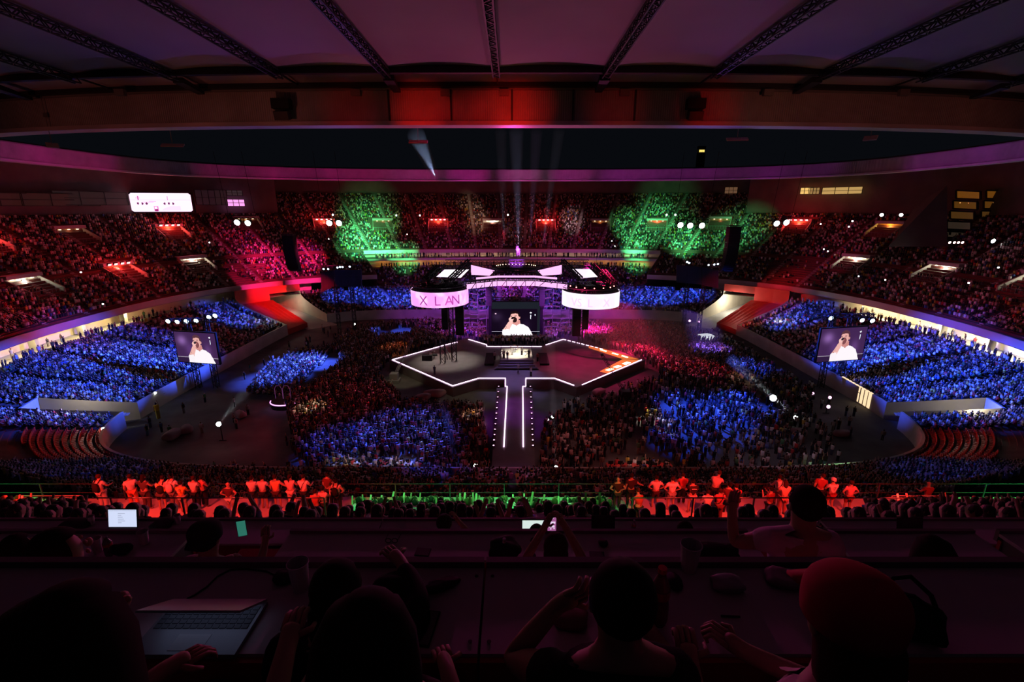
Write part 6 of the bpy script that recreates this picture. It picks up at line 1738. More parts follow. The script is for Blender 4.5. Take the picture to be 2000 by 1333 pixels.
J = base_pose('sit'); J['elr']=(.3,.14,.75); J['wrr']=(.22,.38,.80); J['har']=(.2,.45,.81)
P1 = seated_at(155, 1240, .86, J, 'big bushy-haired silhouette at the bottom left corner', (.05,.02,.03), 'bushy', detail=True, rz=-.15)
J = base_pose('sit'); J['ell']=(-.30,.12,.74); J['wrl']=(-.24,.36,.80); J['hal']=(-.22,.43,.81)
P4 = seated_at(722, 1235, .95, J, 'long-haired dark silhouette seated right of the half closed laptop', (.03,.015,.02), 'bushy', scale=.9, detail=True)
J = base_pose('sit'); 
for k in ('neck','hb','head','crown'): J[k] = (J[k][0]+.03, J[k][1]+.06, J[k][2]-.03)
J['elr']=(.33,.2,.95); J['wrr']=(.2,.42,1.0); J['har']=(.14,.48,1.0)
P0 = seated_at(660, 1150, 1.45, J, 'dark hooded person bent over the far side of the nearest desk', (.02,.015,.02), 'long', scale=.9, detail=True, sleeves='long')
J = base_pose('stand')        # white tee man standing with a raised left arm
J['shl']=(-.2,0,1.43); J['ell']=(-.36,.12,1.30); J['wrl']=(-.36,.2,1.48); J['hal']=(-.36,.2,1.57); J['elr']=(.31,.02,1.18); J['wrr']=(.3,.22,1.0); J['har']=(.28,.3,.98)
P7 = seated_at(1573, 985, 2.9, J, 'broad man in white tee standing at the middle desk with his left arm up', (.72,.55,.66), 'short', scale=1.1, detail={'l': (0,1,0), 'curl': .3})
b = MB(); c = Vector(J['chest']); b.tube([(c.x+.05+.022*math.cos(a), c.y-.142, c.z+.0+.026*math.sin(a)) for a in np.linspace(0, 6.28, 11)[:-1]], .006, 5, closed=True); o = b.build('emblem', M_CLOTH, P7); o.color = (.1,.03,.06,1)
b = MB(); c = Vector(J['spine']); b.tube([c+Vector((-.12,-.1,-.03)), c+Vector((0,-.155,-.03)), c+Vector((.16,-.08,-.03))], .035, 8); o = b.build('waist_bag', M_CLOTH, P7); o.color = (.01,.01,.01,1)
J = base_pose('stand')
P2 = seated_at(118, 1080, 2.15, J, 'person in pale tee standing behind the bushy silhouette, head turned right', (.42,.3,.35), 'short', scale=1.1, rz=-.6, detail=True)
J = base_pose('sit'); J['elr']=(.3,.12,.80); J['wrr']=(.26,.3,.94); J['har']=(.25,.33,1.01)
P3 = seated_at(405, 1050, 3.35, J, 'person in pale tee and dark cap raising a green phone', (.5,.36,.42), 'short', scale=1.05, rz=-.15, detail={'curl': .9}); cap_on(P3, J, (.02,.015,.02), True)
J = base_pose('sit'); J['elr']=(.24,.14,.98); J['wrr']=(.1,.26,1.20); J['har']=(.05,.28,1.27); J['ell']=(-.24,.14,.96); J['wrl']=(-.08,.26,1.18); J['hal']=(-.04,.28,1.25)
P8 = seated_at(1085, 1068, 3.35, J, 'dark-haired person at the middle desk holding up the filming phone', (.25,.1,.12), 'long', detail={'curl': .9}, haircol=(.04,.015,.012))
for px_, py_, D, hair, lb, v in ((1048,1042,5.35,'short','spiky-haired head in front of the small white laptop',0),(868,1022,5.35,'bun','curly dark head at the far desk with one arm raised beside it',1),(1337,1036,5.3,'short','round dark head at the far desk right of the clear bottle',0),
                              (36,1072,3.2,'long','dark head at the left edge beside the pale tee person',0),(1815,1075,3.1,'bushy','round dark bushy head right of the white tee man',0),(8,1058,4.0,'short','dark head cut by the left picture border',0)):
    J = base_pose('sit')
    if v: J['elr']=(.32,.1,.95); J['wrr']=(.16,.12,1.15); J['har']=(.12,.12,1.22)
    seated_at(px_, py_, D, J, lb, (.04,.02,.03), hair, detail={'curl': .8})
# production desks on the floor, each with its equipment and crew
def production(px0, px1, py, label, cloth, crew_label, crew_cols, lights, cat='desk'):
    a, c = G(px0, py, 1.0), G(px1, py, 1.0); L = c.x-a.x; t = thing('production_desk', ((a.x+c.x)/2, a.y, 0), label, cat)
    b = MB(); b.box((0, 0, .95), (L, 1.0, .06)); b.build('worktop', cloth, t)
    b = MB(); b.box((0, .48, .46), (L, .04, .9)); b.build('front_drape', cloth, t)
    for s in (-1, 1): b = MB(); b.bar((s*(L/2-.1), -.4, 0), (s*(L/2-.1), -.4, .93), .07); b.build('desk_leg', M_DARK, t)
    n = max(2, int(L/1.0))
    for i in range(n):
        x = -L/2+.5+(L-1.0)*i/max(1, n-1); b = MB(); b.box((x, .1, 1.25), (.6, .08, .4)); b.box((x, .1, 1.02), (.2, .2, .08)); b.build('monitor', M_BLACK, t)
    for i in range(int(L*1.1)):
        x = -L/2+.4+(L-.8)*(i+.5)/max(1, int(L*1.1)); p = Vector(t.location)+Vector((x+RNG.uniform(-.2,.2), -1.0+RNG.uniform(-.2,.2), 0))
        small_person(p, RNG.uniform(-.3,.3), crew_cols[i % len(crew_cols)], BK, crew_label, group='crew of the '+label.split(',')[0][:40])
    for (lx, col, kw) in lights: spot((a.x+L*lx, a.y-1, 5.5), (a.x+L*lx, a.y, .9), col, kw, 70, .8, .2)
    return t
TBL = mat('table_cloth_white', (.7,.7,.68), .6)
production(655, 712, 905, 'brightly lit white production table with instruments, left one', TBL, 'crew member beside the left bright production table', [BK, (.6,.5,.1), WH, BK], [(.3,(1,.95,.85),260),(.8,(1,.9,.7),160)])
production(748, 805, 905, 'brightly lit white production table, right one of the two', TBL, 'crew member beside the right bright production table', [WH, BK, (.6,.1,.1)], [(.3,(1,.95,.9),220),(.8,(1,.8,.7),140)])
production(1185, 1312, 908, 'long red-lit bar with staff in red shirts among the floor crowd', M_RED, 'bar staff in red shirt behind the long red-lit bar', [RDC, RDC, (.6,.5,.5), RDC, (.1,.15,.5)], [(.15,(1,.2,.15),130),(.4,(1,.8,.7),150),(.65,(1,.25,.2),130),(.9,(1,.35,.2),110)], 'bar')
production(1588, 1652, 922, 'green-lit sound mixing desk near the right floor edge', TBL, 'technician at the green-lit mixing desk', [WH, (.2,.5,.2), BK], [(.2,(.3,1,.35),200),(.7,(.4,1,.4),180)])
# standing steward in yellow on the left track
small_person(G(310, 818, 0), 1.2, (.85,.65,.05), (.5,.4,.05), 'steward in bright yellow walking by the left stand wall', 1, scale=1.5)
# glowing bits on the floor
def tent(px_, py_, w_, h_, label, m, cat='tent'):
    p = G(px_, py_, 0); t = thing('tent', p, label, cat); b = MB(); b.box((0,0,h_*.45), (w_, w_*.7, h_*.9)); b.build('tent_wall', m, t)
    b = MB(); q = [(-w_*.55,-w_*.4,h_*.9),(w_*.55,-w_*.4,h_*.9),(w_*.55,w_*.4,h_*.9),(-w_*.55,w_*.4,h_*.9)]; a = (0,0,h_*1.25)
    for i in range(4): b.poly([q[i], q[(i+1) % 4], a])
    b.poly(q[::-1]); b.build('tent_roof', m, t); return t
tent(1379, 668, 3.2, 1.7, 'small glowing white tent in the right floor crowd', mat('tent_glow', (.7,.7,.7), .7, emit=(.9,.95,1), strength=.7))
M_TARP = mat('grey_tarpaulin', (.42,.30,.32), .8)
for i, (x, y, sx, sy, lb) in enumerate(((850,775,2.6,1.6,'crumpled red-lit tarpaulin heap left of the catwalk'),(825,782,2.0,1.4,'low red-lit tarpaulin heap beside the larger one left of the catwalk'),(1170,770,2.0,1.2,'pale tarpaulin covered case right of the stage front'),(1195,778,2.6,1.2,'larger pale tarpaulin cover right of the stage front'),
                         (340,855,2.2,1.4,'covered equipment heap on the empty left floor'),(365,845,1.6,1.3,'smaller covered heap beside the left floor equipment'),(470,815,1.6,1.2,'red-lit covered case near the left follow spot'),(1560,850,1.4,1.2,'covered equipment case left of the rolled tarpaulin'),(1645,852,2.0,1.0,'rolled pale tarpaulin on the empty right floor'))):
    soft('tarpaulin', G(x, y, 0), (sx*.7, sy*.6, sy*.8), lb, 'tarpaulin', M_TARP, 31+i, rz=.4*i)
# follow spots and floor lamps
for x, y, D, sz, m, lb in ((427,829,0,.65,M_LAMPW,'bright follow spot lamp on the empty left floor'),(1554,816,0,.6,M_LAMPW,'follow spot lamp right of the blue floor crowd'),(1510,778,0,1.0,M_LAMPW,'large glaring lamp at the right edge of the blue floor crowd'),
                        (1588,769,0,.4,M_LAMPP,'pinkish lamp on the right floor, topmost of three'),(1621,777,0,.5,M_LAMPP,'pinkish lamp on the right floor, middle of three'),(1618,795,0,.55,M_LAMPP,'pinkish lamp on the right floor, lowest of three'),
                        (1079,815,0,.42,M_LAMPW,'glaring white lamp on a pole right of the catwalk'),(1070,820,0,.3,M_LAMPW,'tiny white lamp left of the glaring pole lamp'),(1347,627,0,.6,M_LAMPP,'round lamp behind the right floor crowd, left of a pair'),(1365,629,0,.5,M_LAMPP,'round lamp behind the right floor crowd, right of a pair'),
                        (693,634,0,.6,M_LAMPW,'small white lamp on the dark floor behind the left crowd'),(892,908,0,.5,M_LAMPW,'floor beam lamp left of the catwalk, outer'),(929,910,0,.5,M_LAMPW,'floor beam lamp left of the catwalk, inner'),(1086,914,0,.5,M_LAMPW,'floor beam lamp right of the catwalk')):
    z = 2.6 if sz > .6 else 1.2
    lamp(x, y, 0, sz, m, lb, z=z, aim=(-.2 if x > 1000 else .2, -.9, .25)); p = G(x, y, z)
    b = MB(); b.bar((p.x, p.y+.3, 0), (p.x, p.y+.3, z-.2), .1); b.bar((p.x-.5, p.y+.3, .04), (p.x+.5, p.y+.3, .04), .08); tag(b.build('lamp_stand', M_DARK), 'dark stand under the '+lb, 'stand')
# seat lights in the stands: tiny white marker lamps
for k, (x, y) in enumerate(((158,532),(201,594),(303,768),(201,838),(409,474),(1603,438),(1658,443),(1665,432),(1609,487),(1617,491),(1677,540),(1729,547),(1892,553),(1950,523),(1760,402),(1722,420),(650,402),(774,421),(820,421),(795,458),(642,467),(992,418),(1195,471),(1201,481),(1302,384),(1319,384))):
    if y > 700: p = G(x, y, 2.6)
    else:
        y = max(y, 420); dd = vom_at(x, y); A, B, n, z = up(dd[1]); p = G(x, y, z+1.3)
    b = MB(); b.sphere((0,0,0), .15 if y < 700 else .2, 8, 6); o = b.build('marker_lamp', M_LAMPW); o.location = p; tag(o, 'tiny white light point among the seated crowd of the stands', 'light', 'tiny light points in the stands')
# glowing slots standing in for lit openings of the right stand wall
a_, c_ = G(1640, 752, 1.2), G(1700, 788, 1.2); t = thing('lit_wall_slots', a_.lerp(c_, .5), 'row of glowing slots for lit openings at the foot of the right stand', 'wall openings'); t.location.z = 0
d_ = (c_-a_).normalized(); L = (c_-a_).length; m_ = (a_+c_)/2; b = MB()
for k in range(9):
    p = a_ + d_*(L*(k+.5)/9) - m_; p.z = 0; b.hexa([(p.x-d_.x*.32, p.y-d_.y*.32, .2), (p.x+d_.x*.32, p.y+d_.y*.32, .2), (p.x+d_.x*.32+.3, p.y+d_.y*.32, .2), (p.x-d_.x*.32+.3, p.y-d_.y*.32, .2), (p.x-d_.x*.32, p.y-d_.y*.32, 2.8), (p.x+d_.x*.32, p.y+d_.y*.32, 2.8), (p.x+d_.x*.32+.3, p.y+d_.y*.32, 2.8), (p.x-d_.x*.32+.3, p.y-d_.y*.32, 2.8)])
b.build('lit_slots', mat('slot_glow', (.5,.4,.3), .6, emit=(1,.72,.42), strength=1.1), t)
b = MB(); b.bar(a_-m_+Vector((.3,0,1.8)), c_-m_+Vector((.3,0,1.8)), .3); b.bar(a_-m_+Vector((.5,0,.2)), c_-m_+Vector((.5,0,.2)), .3); b.build('slot_frame', M_CREAM, t)
# small round stage with purple rim on the left
p = G(560, 792, 0); t = thing('round_podium', p, 'small round podium with purple glowing rim among the left crowd', 'podium'); b = MB(); b.lathe([(2.3,0),(2.3,.9),(2.2,.95)], (0,0,0), 28); b.build('podium_body', M_BLACK, t)
b = MB(); b.tube([(2.32*math.cos(a), 2.32*math.sin(a), .9) for a in np.linspace(rad(190), rad(350), 22)], .09, 6); b.build('rim_light', mat('purple_rim', (.5,.2,.6), .4, emit=(.95,.35,1), strength=2.2), t)
b = MB()
for s in (-1.3, 0): b.tube([(s-.6, .5, .95), (s-.6, .5, 2.6), (s-.3, .5, 3.2), (s+.3, .5, 3.2), (s+.6, .5, 2.6), (s+.6, .5, .95)], .05, 6)
b.build('podium_arches', mat('arch_glow', (.3,.1,.3), .4, emit=(.5,.15,.5), strength=.12), t)
# empty red seats at both lower corners, each seat its own thing
def seat_mesh():
    b = MB(); b.box((0,0,.42), (.46,.42,.05)); b.box((0,-.2,.66), (.46,.05,.44)); b.box((0,-.05,.2), (.08,.3,.4)); return b
sb = seat_mesh(); seat0 = sb.build('stadium_seat', mat('seat_plastic_red', (.50,.05,.03), .5)); tag(seat0, 'empty red plastic seat in the vacant lower left corner block', 'seat', 'empty red seats of the lower left corner'); first = True
cnt = 0
for side in (-1, 1):
    nside = 0
    for r in range(0, 17):
        A, B, n, z0 = low(r/LOW_ROWS); A2, B2, n2, _ = low((r+.55)/LOW_ROWS)
        x, y, deg = arc_points(A2, B2, n2, *((211.3, 221.7) if side < 0 else (318.3, 328.7)), .62, 0)
        for i in range(len(x)):
            q = project(x[i], y[i], z0+.5)
            if not (-20 < q[0] < 2020) or nside >= 190: continue
            if side < 0: o = seat0 if first else seat0.copy()
            else: o = seat0.copy()
            if not first or side > 0: COL.objects.link(o)
            first = False
            o.location = (x[i], y[i], z0); o.rotation_euler = (0, 0, math.radians(deg[i])+math.pi/2); nside += 1
            if side > 0: tag(o, 'empty red plastic seat in the vacant lower right corner block', 'seat', 'empty red seats of the lower right corner')
# panels hung on thin rods below the near roof edge, boxes fixed on the fascia, a far tower
M_PANEL = mat('pale_panel', (.55,.40,.42), .6)
for x, y, w_, rz, lb in ((102,284,.9,.9,'tilted pale panel hanging from the near roof edge, leftmost'),(337,284,1.9,.2,'pale flat panel hanging below the roof edge, second from the left'),(817,277,1.75,0,'pinkish flat panel hanging below the roof edge near the pale beam'),
                         (1440,272,1.9,-.15,'pale flat panel hanging below the roof edge over the right stands'),(1700,270,1.1,-.9,'tilted pale panel hanging from the roof edge at the far right')):
    p = P(x, y, 48.5); t = thing('hanging_panel', p, lb, 'panel', rz=rz)
    b = MB(); b.box((0, 0, 0), (w_, .5, .12), rx=.5 if abs(rz) < .5 else .9); b.build('panel_body', M_PANEL, t)
    b = MB(); b.bar((0, 0, .05), (0, 0, 41.3-p.z), .045); b.box((0, 0, 2.6), (.3, .2, .35)); b.build('hanging_rod', M_GREY, t)
for x, lb in ((551, 'dark equipment box fixed to the roof fascia left of the red patches'), (1358, 'dark equipment box fixed to the roof fascia right of the red patches')):
    p = P(x, 212, 45.0); t = thing('fascia_box', p, lb, 'equipment box')
    b = MB(); b.box((0, 0, .35), (1.5, .8, .8)); b.build('box_body', M_BLACK, t); b = MB(); b.box((0, -.1, -.55), (1.2, .7, .7), rx=.3); b.build('lower_box', M_DARK, t)
for x in (695, 985, 1220, 1500, 1765, 235, 870): 
    p = P(x, 181, 45.4); b = MB(); b.box(p, (.8, .4, .5)); tag(b.build('roof_speaker', M_GREY), 'small grey box on the roof ring beam above the fascia', 'speaker', 'small boxes along the roof ring beam')
p = P(1371, 295, 620); t = thing('distant_tower', (p.x, 620, 0), 'distant dark tower with a lit yellow window beyond the far roof edge', 'tower')
b = MB(); b.box((0, 2, (p.z-2)/2), (9, 4, p.z-2)); b.box((0, 2, p.z+4), (9, 4, 3)); b.bar((-4.2, 2, p.z-2), (-4.2, 2, p.z+3), .6); b.bar((4.2, 2, p.z-2), (4.2, 2, p.z+3), .6); b.box((0, 3.8, p.z+.5), (8.4, .3, 5)); b.build('tower_shaft', M_BLACK, t)
for k in (-1, 0, 1):
    b = MB(); b.box((k*2.2, .2, p.z), (1.8, .3, 2.6)); b.build('lit_window', mat('tower_light', (.5,.4,.1), .5, emit=(1,.7,.15), strength=1.3), t)
# ================================================================ light
w = bpy.data.worlds.new('night'); SC.world = w; w.use_nodes = True
bgn = w.node_tree.nodes['Background']; bgn.inputs[0].default_value = (.34, .42, .62, 1); bgn.inputs[1].default_value = .007
BLUE = (.028, .085, 1.0); BLUE2 = (.05, .11, 1.0); GREEN = (.10, 1.0, .28); REDL = (1.0, .02, .045); MAG = (1.0, .02, .22); PURP = (.55, .06, 1.0); WARM = (1.0, .72, .45)
K = 1000.0
def S(src, tgt, col, kw, ang, blend=.7, radius=.3):
    return spot(src, tgt, col, kw*K, ang, blend, radius)
def TG(px, py, z=1.0): return G(px, py, z)
# --- blue: side stands
for tx, ty, kw, an in ((310,700,360,20), (200,730,420,22), (60,790,330,20), (120,800,150,16), (440,622,230,13), (500,615,120,10), (260,690,160,26)):
    S((-22, 88, 29), TG(tx, ty, 4.5), BLUE, kw, an)
for tx, ty, kw, an in ((1720,700,360,20), (1830,730,420,22), (1950,780,330,20), (1880,790,160,18), (1570,625,230,14), (1520,612,100,10), (1760,690,160,26)):
    S((22, 88, 29), TG(tx, ty, 4.5), BLUE, kw, an)
# far blue blocks
for x, y, kw, an in ((815,588,200,14),(775,590,230,14),(735,590,200,13),(690,580,200,12),(650,590,150,10)): S((-35, 105, 28), P(x, y, 146), BLUE, kw, an, 1)
for x, y, kw, an in ((1225,588,200,14),(1265,586,230,14),(1305,588,200,13),(1345,583,200,12),(1375,588,120,10)): S((35, 105, 28), P(x, y, 146), BLUE, kw, an, 1)
# blue on the floor
S((-30, 95, 27), TG(540, 740, 0), BLUE2, 240, 24, .9); S((-30, 95, 27), TG(580, 712, 0), BLUE2, 240, 24, .9); S((-30, 95, 27), TG(625, 712, 0), BLUE2, 240, 20, .9)
S((-24, 100, 24), TG(785, 648, 0), BLUE2, 160, 11, .5); S((-24, 100, 24), TG(740, 652, 0), BLUE2, 60, 10, .5)
S((-14, 80, 26), TG(780, 865, 0), BLUE2, 120, 32, 1); S((-14, 80, 26), TG(830, 880, 0), BLUE2, 70, 22, 1); S((-20, 72, 26), TG(660, 880, 0), BLUE, 70, 22, .9)
S((22, 85, 27), TG(1370, 815, 0), BLUE, 190, 28, .8); S((26, 80, 27), TG(1450, 800, 0), BLUE, 120, 20, .7); S((26, 75, 27), TG(1330, 860, 0), BLUE, 60, 20, .9)
S((30, 100, 27), TG(1390, 690, 0), (.22, .10, 1), 150, 18, .9); S((34, 96, 25), TG(1480, 725, 0), BLUE, 90, 18, .9)
S((-10, 50, 28), TG(850, 945, 1), BLUE, 12, 22, .9); S((-30, 40, 28), TG(160, 935, 3), BLUE, 3, 30, .9); S((30, 40, 28), TG(1850, 950, 3), BLUE, 7, 26, .9)
# purple around the stage screen
S((-7, 100, 14), (-11, 119, 7), PURP, 26, 62, .9); S((8, 100, 14), (12.5, 119, 7), PURP, 26, 62, .9); S((1, 98, 24), P(1008, 575, 146), PURP, 260, 18, .9)
S((0, 110, 25), TG(930, 580, 5), BLUE, 30, 24, .7); S((0, 110, 25), TG(1090, 580, 5), BLUE, 30, 24, .7)
# --- magenta and red wash on the upper tiers
S((-25, 100, 28), P(545, 505, 140), MAG, 420, 13, 1); S((-25, 100, 28), P(610, 495, 148), MAG, 420, 11, 1); S((-30, 95, 28), P(500, 545, 132), MAG, 160, 15, 1); S((-28, 98, 28), P(600, 545, 140), MAG, 260, 12, 1); S((-28, 98, 28), P(505, 480, 140), MAG, 120, 14, 1)
S((-15, 90, 25), P(330, 560, 105), REDL, 15, 24, 1); S((-10, 85, 25), P(50, 610, 84), (1,.06,.10), 60, 18, 1); S((-15, 80, 22), P(10, 640, 80), MAG, 20, 18, 1); S((-10, 90, 25), P(200, 540, 95), (1, .015, .12), 13, 50, 1); S((10, 90, 25), P(1800, 530, 95), (1, .015, .16), 9, 50, 1)  # last two are wide magenta fill, added to tint the dim tiers
S((25, 100, 28), P(1620, 500, 130), MAG, 26, 22, 1); S((15, 90, 25), P(1780, 590, 100), MAG, 13, 30, 1); S((12, 85, 25), P(1960, 610, 82), (1,.02,.12), 26, 20, 1); S((25, 100, 28), P(1540, 545, 132), REDL, 40, 9, 1)
S((0, 95, 26), P(800, 455, 175), REDL, 26, 20, 1); S((0, 95, 26), P(1075, 470, 172), REDL, 26, 20, 1); S((5, 95, 26), P(1150, 478, 170), MAG, 40, 11, 1); S((0, 95, 26), P(930, 478, 170), REDL, 22, 20, 1); S((-5, 95, 26), P(870, 480, 170), MAG, 16, 12, 1); S((0, 95, 26), P(1000, 400, 190), MAG, 3, 50, 1)
# green
for sx, lst in ((-1, ((700,470,110,9),(722,480,110,8),(745,487,130,5),(735,440,60,10),(705,440,50,10),(772,492,120,5),(800,492,60,5),(690,480,50,8),(800,524,50,6),(720,415,16,12))),
                (1, ((1225,440,75,7),(1280,425,70,8),(1262,455,60,8),(1345,478,130,7),(1330,460,50,9),(1235,482,90,6),(1240,492,60,5),(1420,460,34,10),(1465,450,34,10),(1238,524,45,6),(1300,400,14,12)))):
    for x, y, kw, an in lst: S((sx*30, 100, 27), P(x, y, 168 if y > 440 else 176), GREEN, kw*3.4, an*1.45, 1)
# pale light on two blocks
for x, y in ((918,400),(930,415),(938,430),(925,440)): S((0, 98, 26), P(x, y, 183), (1, .66, .40), 60, 6, 1)
for x, y in ((1112,425),(1122,440)): S((0, 98, 26), P(x, y, 180), (1, .72, .78), 90, 6, 1)
S((0, 98, 26), P(1010, 450, 175), (1, .6, .75), 14, 7, 1)
# red on the corner covers
S((-20, 90, 20), P(545, 590, 132), (1, .01, .02), 260, 15, .8); S((20, 90, 20), P(1500, 600, 130), (1, .01, .02), 60, 20, .8)
# --- floor crowd in red
S((-15, 105, 24), TG(680, 760, 1), (1, .03, .07), 26, 34, .8); S((-10, 100, 22), TG(640, 820, 1), (1, .05, .12), 13, 30, .9)
S((-20, 108, 22), TG(770, 680, 1), (1, .22, .06), 17, 20, .8)
S((18, 110, 24), TG(1230, 690, 1), (1, .015, .12), 230, 34, .9); S((16, 105, 24), TG(1160, 645, 1), (1, .015, .40), 260, 24, .9); S((20, 100, 24), TG(1350, 720, 1), (1, .03, .12), 30, 26, .9)
S((1, 104, 20), TG(1008, 668, 1), (1, .10, .25), 9, 44, .8)
# white-ish patches in the floor crowd
S((-5, 78, 25), TG(925, 815, 1), (1, .62, .35), 50, 9, .8); S((-24, 85, 25), TG(600, 815, 0), (1, .72, .45), 40, 10, .8)
S((22, 80, 25), TG(1265, 810, 1), (1, .85, .7), 40, 9, .9); S((20, 75, 25), TG(1300, 830, 1), (.85, .85, 1), 36, 8, .9); S((30, 80, 25), TG(1450, 740, 1), (1, .6, .4), 8, 12, .8)
S((10, 60, 27), TG(1150, 880, 1), (1, .35, .32), 3.2, 44, .9); S((26, 55, 27), TG(1500, 890, 1), (.7, .5, .7), 3, 44, .9)
# stage: warm riser, dim deck
S((1, 86, 22), (0.8, 92, 3), (1, .9, .72), 34, 22, .6); S((.8, 80, 24), (0.8, 91, 4), (1, .85, .72), 8, 14, .5)
S((-12, 92, 24), TG(875, 705, 1.8), (.9, .76, .68), 26, 40, .9); S((-12, 85, 22), TG(843, 700, 3), (1, .9, .95), 4, 6, .5)
S((12, 96, 24), TG(1150, 710, 1.8), (1, .02, .18), 26, 56, .9); S((1, 95, 24), TG(1005, 735, 1.8), (.42, .25, .95), 15, 30, .9); S((1, 75, 24), TG(1005, 800, 1.8), (.5, .04, .85), 12, 30, .9)
S((-18, 78, 14), TG(790, 745, 0), (1, .85, .5), 1.6, 34, .8)
S((0, 40, 34), TG(1000, 940, 1.8), (.9, .3, .9), 3.0, 16, .8)
S((-10, 75, 18), TG(920, 780, 0), (1, .8, .5), 1.6, 40, .8); S((10, 70, 20), TG(1090, 790, 0), (.8, .75, .9), 1.8, 36, .8)
S((-10, 70, 25), TG(90, 870, 3), (1, .05, .02), 22, 16, .9); S((10, 70, 25), TG(1930, 880, 3), (1, .04, .03), 16, 16, .9)  # red spots added to bring out the empty corner seats
for x, y in ((1225,445),(1300,440),(1330,478)): pass
# --- galleries and tunnels
def gal(d, kw, col=(1, .84, .48)):
    p = ring(82.2, 62.2, 2.5, rad(d)); q = ring(86, 66, 2.5, rad(d)); spot((p[0], p[1], 9.35), (q[0], q[1], 8.0), col, kw, 150, .3, .2, 'gallery_lamp')
for d in range(158, 206, 4): gal(d, 650 if d > 171 else 10, (1, .78, .36))
for d in range(-24, 13, 4): gal(d, 1500)
for d in range(58, 124, 4):
    c = abs(d-90); p = ring(92.8, 72.8, 2.5, rad(d)); q = ring(95, 75, 2.5, rad(d)); spot((p[0], p[1], 14.1), (q[0], q[1], 13.2), (1, .42, .06), 110 if c > 13 else 20, 150, .3, .2)
    p = ring(94, 74, 2.5, rad(d)); q = ring(97, 77, 2.5, rad(d)); spot((p[0], p[1], 16.3), (q[0], q[1], 15.7), (1, .80, .5), 90, 150, .3, .2)
for (p0, p1, out), kw in ((CR, 1800), (CL, 320)):
    c = (p0+p1)/2; point(c + Vector((0,0,5.5)) - out*1.0, (1, .93, .78), kw, .4)
for p, kw in ((G(172, 806, 3), 240), (G(1885, 818, 3), 260), (G(522, 630, 3.5), 160), (G(1512, 634, 3.5), 240)):
    point(p + Vector((0, -1.0, 2.2)), (1, .93, .78), kw, .2)
# --- roof: purple and magenta on the far fascia, red on the near one
for x, col, kw in ((-66,(.9,.01,.33),70),(-54,(.95,.01,.36),80),(-40,(.95,.02,.34),85),(-26,(.9,.03,.42),85),(-12,(.85,.05,.50),85),(2,(.75,.10,.50),85),(16,(.70,.10,.50),85),(30,(.62,.05,.60),85),(44,(.50,.02,.55),75),(58,(.45,.02,.50),65),(68,(.40,.02,.50),55)):
    y = RC + RB*(1-(abs(x)/RA)**RN)**(1/RN); d = Vector((x, y-92, 0)).length
    S((0, 92, 16), (x, y, 40.2), (col[0], col[1]*.4, col[2]*.85), kw*.62, 16, .9)
for x, y, col in ((-76, 78, (.8,.01,.35)), (-77, 92, (.85,.01,.33)), (76, 78, (.32,.02,.45)), (77, 92, (.36,.02,.46))): S((0, 92, 16), (x, y, 40), col, 60, 16, .9)
for x, kw, an in ((-7.8, 9, 7), (-3.9, 4.5, 5), (-.7, 8, 7), (.9, 7, 7), (9, 1.5, 10), (-14, 1.6, 12), (17.2, 3, 7)):
    spot((x, 39.5, 36.8), (x, 45.8, 39.0), (1, .01, .005), kw*75, 56 if an > 5 else 36, 1, .1)
for x in (-44, -36, -28, -20, 22, 30, 38, 46): spot((x, 38.5, 36.6), (x, 46.2, 39.3), (1, .22, .14), 130, 80, 1, .1)  # weak warm spots added to lift the near fascia, no fixture there
for x in (-24, -12, 0, 12, 24): spot((x, 38.0, 37.2), (x, 43.5, 41.2), (1, .30, .12), 34, 110, 1, .1)  # dim warm spots added for the soffit strip
# the upper roof over the camera
S((-4, 60, 22), (-6, 30, 41.5), (.9, .12, .34), 5.2, 80, 1); S((8, 60, 22), (6, 26, 41.5), (.8, .12, .36), 3.6, 70, 1); S((-20, 70, 24), (-22, 30, 41.5), (.35, .12, 1), 4.5, 44, 1); S((24, 70, 24), (22, 28, 41.5), (.35, .12, 1), 4.5, 44, 1)
# --- the near tier: red lit groups and green rows
for x, kw in ((-18.6, 1.0), (-15.5, 1.1), (-11.5, .9), (-8.6, .7)):
    spot((x, 17.3, 20.6), (x+.2, 20.5, 17.7), (1, .035, .025), kw*850, 84, .6, .1)
for x, kw in ((6.6, .7), (9.3, 1.0), (12.4, .9), (15.8, 1.0), (-20.7, .6), (18.6, .45)):
    spot((x, 17.3, 20.6), (x+.1, 20.5, 17.7), (1, .035, .025), kw*850, 84, .6, .1)
for x, kw in ((-5, .9), (-2, 1.0), (1, 1.1), (3.2, .5)): spot((x, 6, 38), (x, 17.6, 18.9), (.08, 1, .22), kw*26000, 16, .9, .2)
spot((24, 6, 38), (25.5, 18, 18.6), (.08, 1, .22), 40000, 24, .9, .2); spot((-25, 6, 38), (-26, 19.5, 18), (.08, 1, .22), 22000, 20, .9, .2); spot((10, 40, 26), (12, 31, 11), (.12, 1, .25), 2500, 34, .9, .2)
# faint magenta from the show over the press desks
S((0, 70, 36), (0, 3, 28), (.95, .06, .42), 16, 60, 1, 1.0)

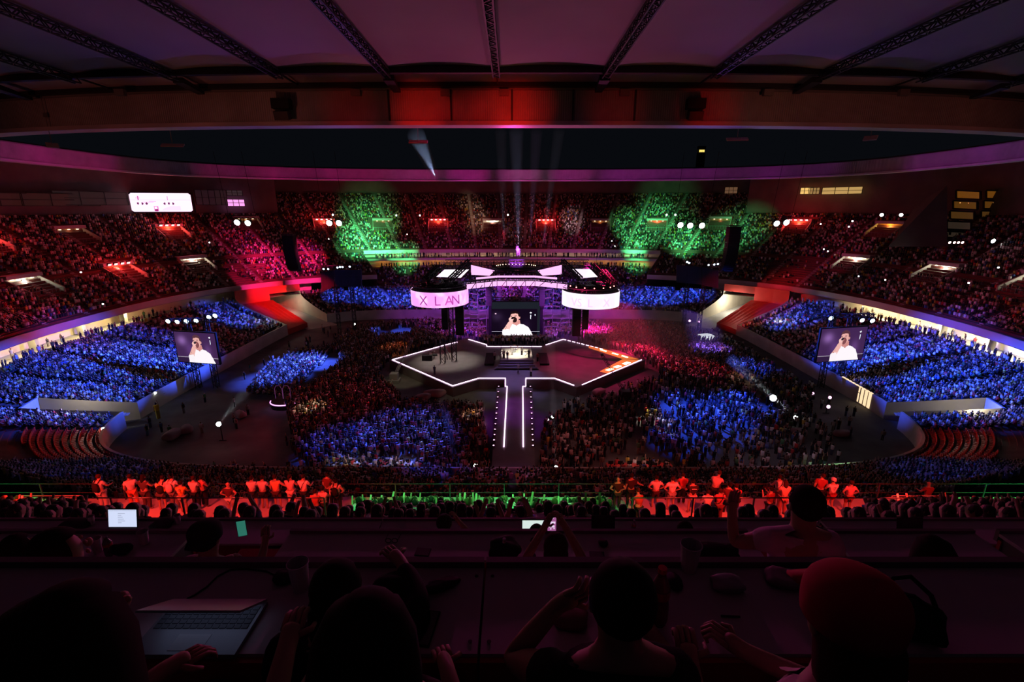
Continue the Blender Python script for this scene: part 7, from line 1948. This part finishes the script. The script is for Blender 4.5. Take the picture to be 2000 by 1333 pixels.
# ---------------------------------------------------------------- haze: thin mist shaped into the beams, each with its own added spot
def haze_mat(name, dens, col=(1, 1, 1), aniso=0.0):
    m = bpy.data.materials.new(name); m.use_nodes = True; nt = m.node_tree; nt.nodes.clear()
    out = nt.nodes.new('ShaderNodeOutputMaterial'); v = nt.nodes.new('ShaderNodeVolumeScatter'); v.inputs['Density'].default_value = dens
    v.inputs['Color'].default_value = (*col, 1); v.inputs['Anisotropy'].default_value = aniso
    nt.links.new(v.outputs[0], out.inputs['Volume']); return m
HZ = haze_mat('beam_mist', .035)
def beam(a, c, r0, r1, col, kw, label, ang=None):
    a, c = Vector(a), Vector(c); b = MB(); b.tube([a, a.lerp(c, .5), c], [r0, (r0+r1)/2, r1], 16); o = b.build('light_beam_mist', HZ)
    tag(o, label, 'light beam', kind='thing'); L = (c-a).length
    spot(a-(c-a)*.02, c, col, kw*K, ang or math.degrees(2*math.atan(r1/L))*1.1, .8, .05)
beam(P(850, 345, 104), P(812, 262, 90), .9, 1.6, (.45,.6,1), 30, 'pale blue beam rising from the stage toward the hanging panel')
beam(P(1013, 500, 104), P(1008, 255, 75), .5, 1.1, (.5,.55,1), 70, 'central pale beam rising above the stage crown')
beam(P(1035, 480, 104), P(1048, 255, 75), .4, .9, (.6,.4,1), 26, 'faint violet beam right of the central beam')
beam(P(1060, 480, 104), P(1092, 255, 78), .4, .9, (.45,.6,1), 20, 'faint bluish beam second right of the central beam')
beam(P(985, 480, 104), P(978, 255, 78), .4, .9, (.45,.6,1), 22, 'faint bluish beam left of the central beam')
beam(G(427, 829, 2.7), G(478, 768, 5.0), .35, .9, (.8,.9,1), 9, 'short white beam from the follow spot on the left floor')
beam(G(1554, 816, 2.7), G(1425, 700, 8.0), .45, .9, (.8,.9,1), 22, 'long white follow spot beam across the right floor crowd')
beam(G(892, 908, 1.5), P(862, 770, 72), .3, .8, (.75,.8,1), 7, 'faint floor beam leaning left in the left floor crowd')
beam(G(929, 910, 1.5), P(948, 800, 62), .3, .6, (.8,.9,1), 10, 'faint floor beam close to the left side of the catwalk')
beam(G(1086, 914, 1.5), P(1074, 640, 80), .3, .9, (.8,.85,1), 10, 'tall faint floor beam right of the catwalk')
HM = haze_mat('smoke', .009, (1, .9, .95))
b = MB(); b.sphere((27, 103, 4.5), (19, 15, 6.5), 24, 14); tag(b.build('smoke', HM), 'red-lit smoke drifting over the right stage wing and crowd', 'smoke', kind='stuff')
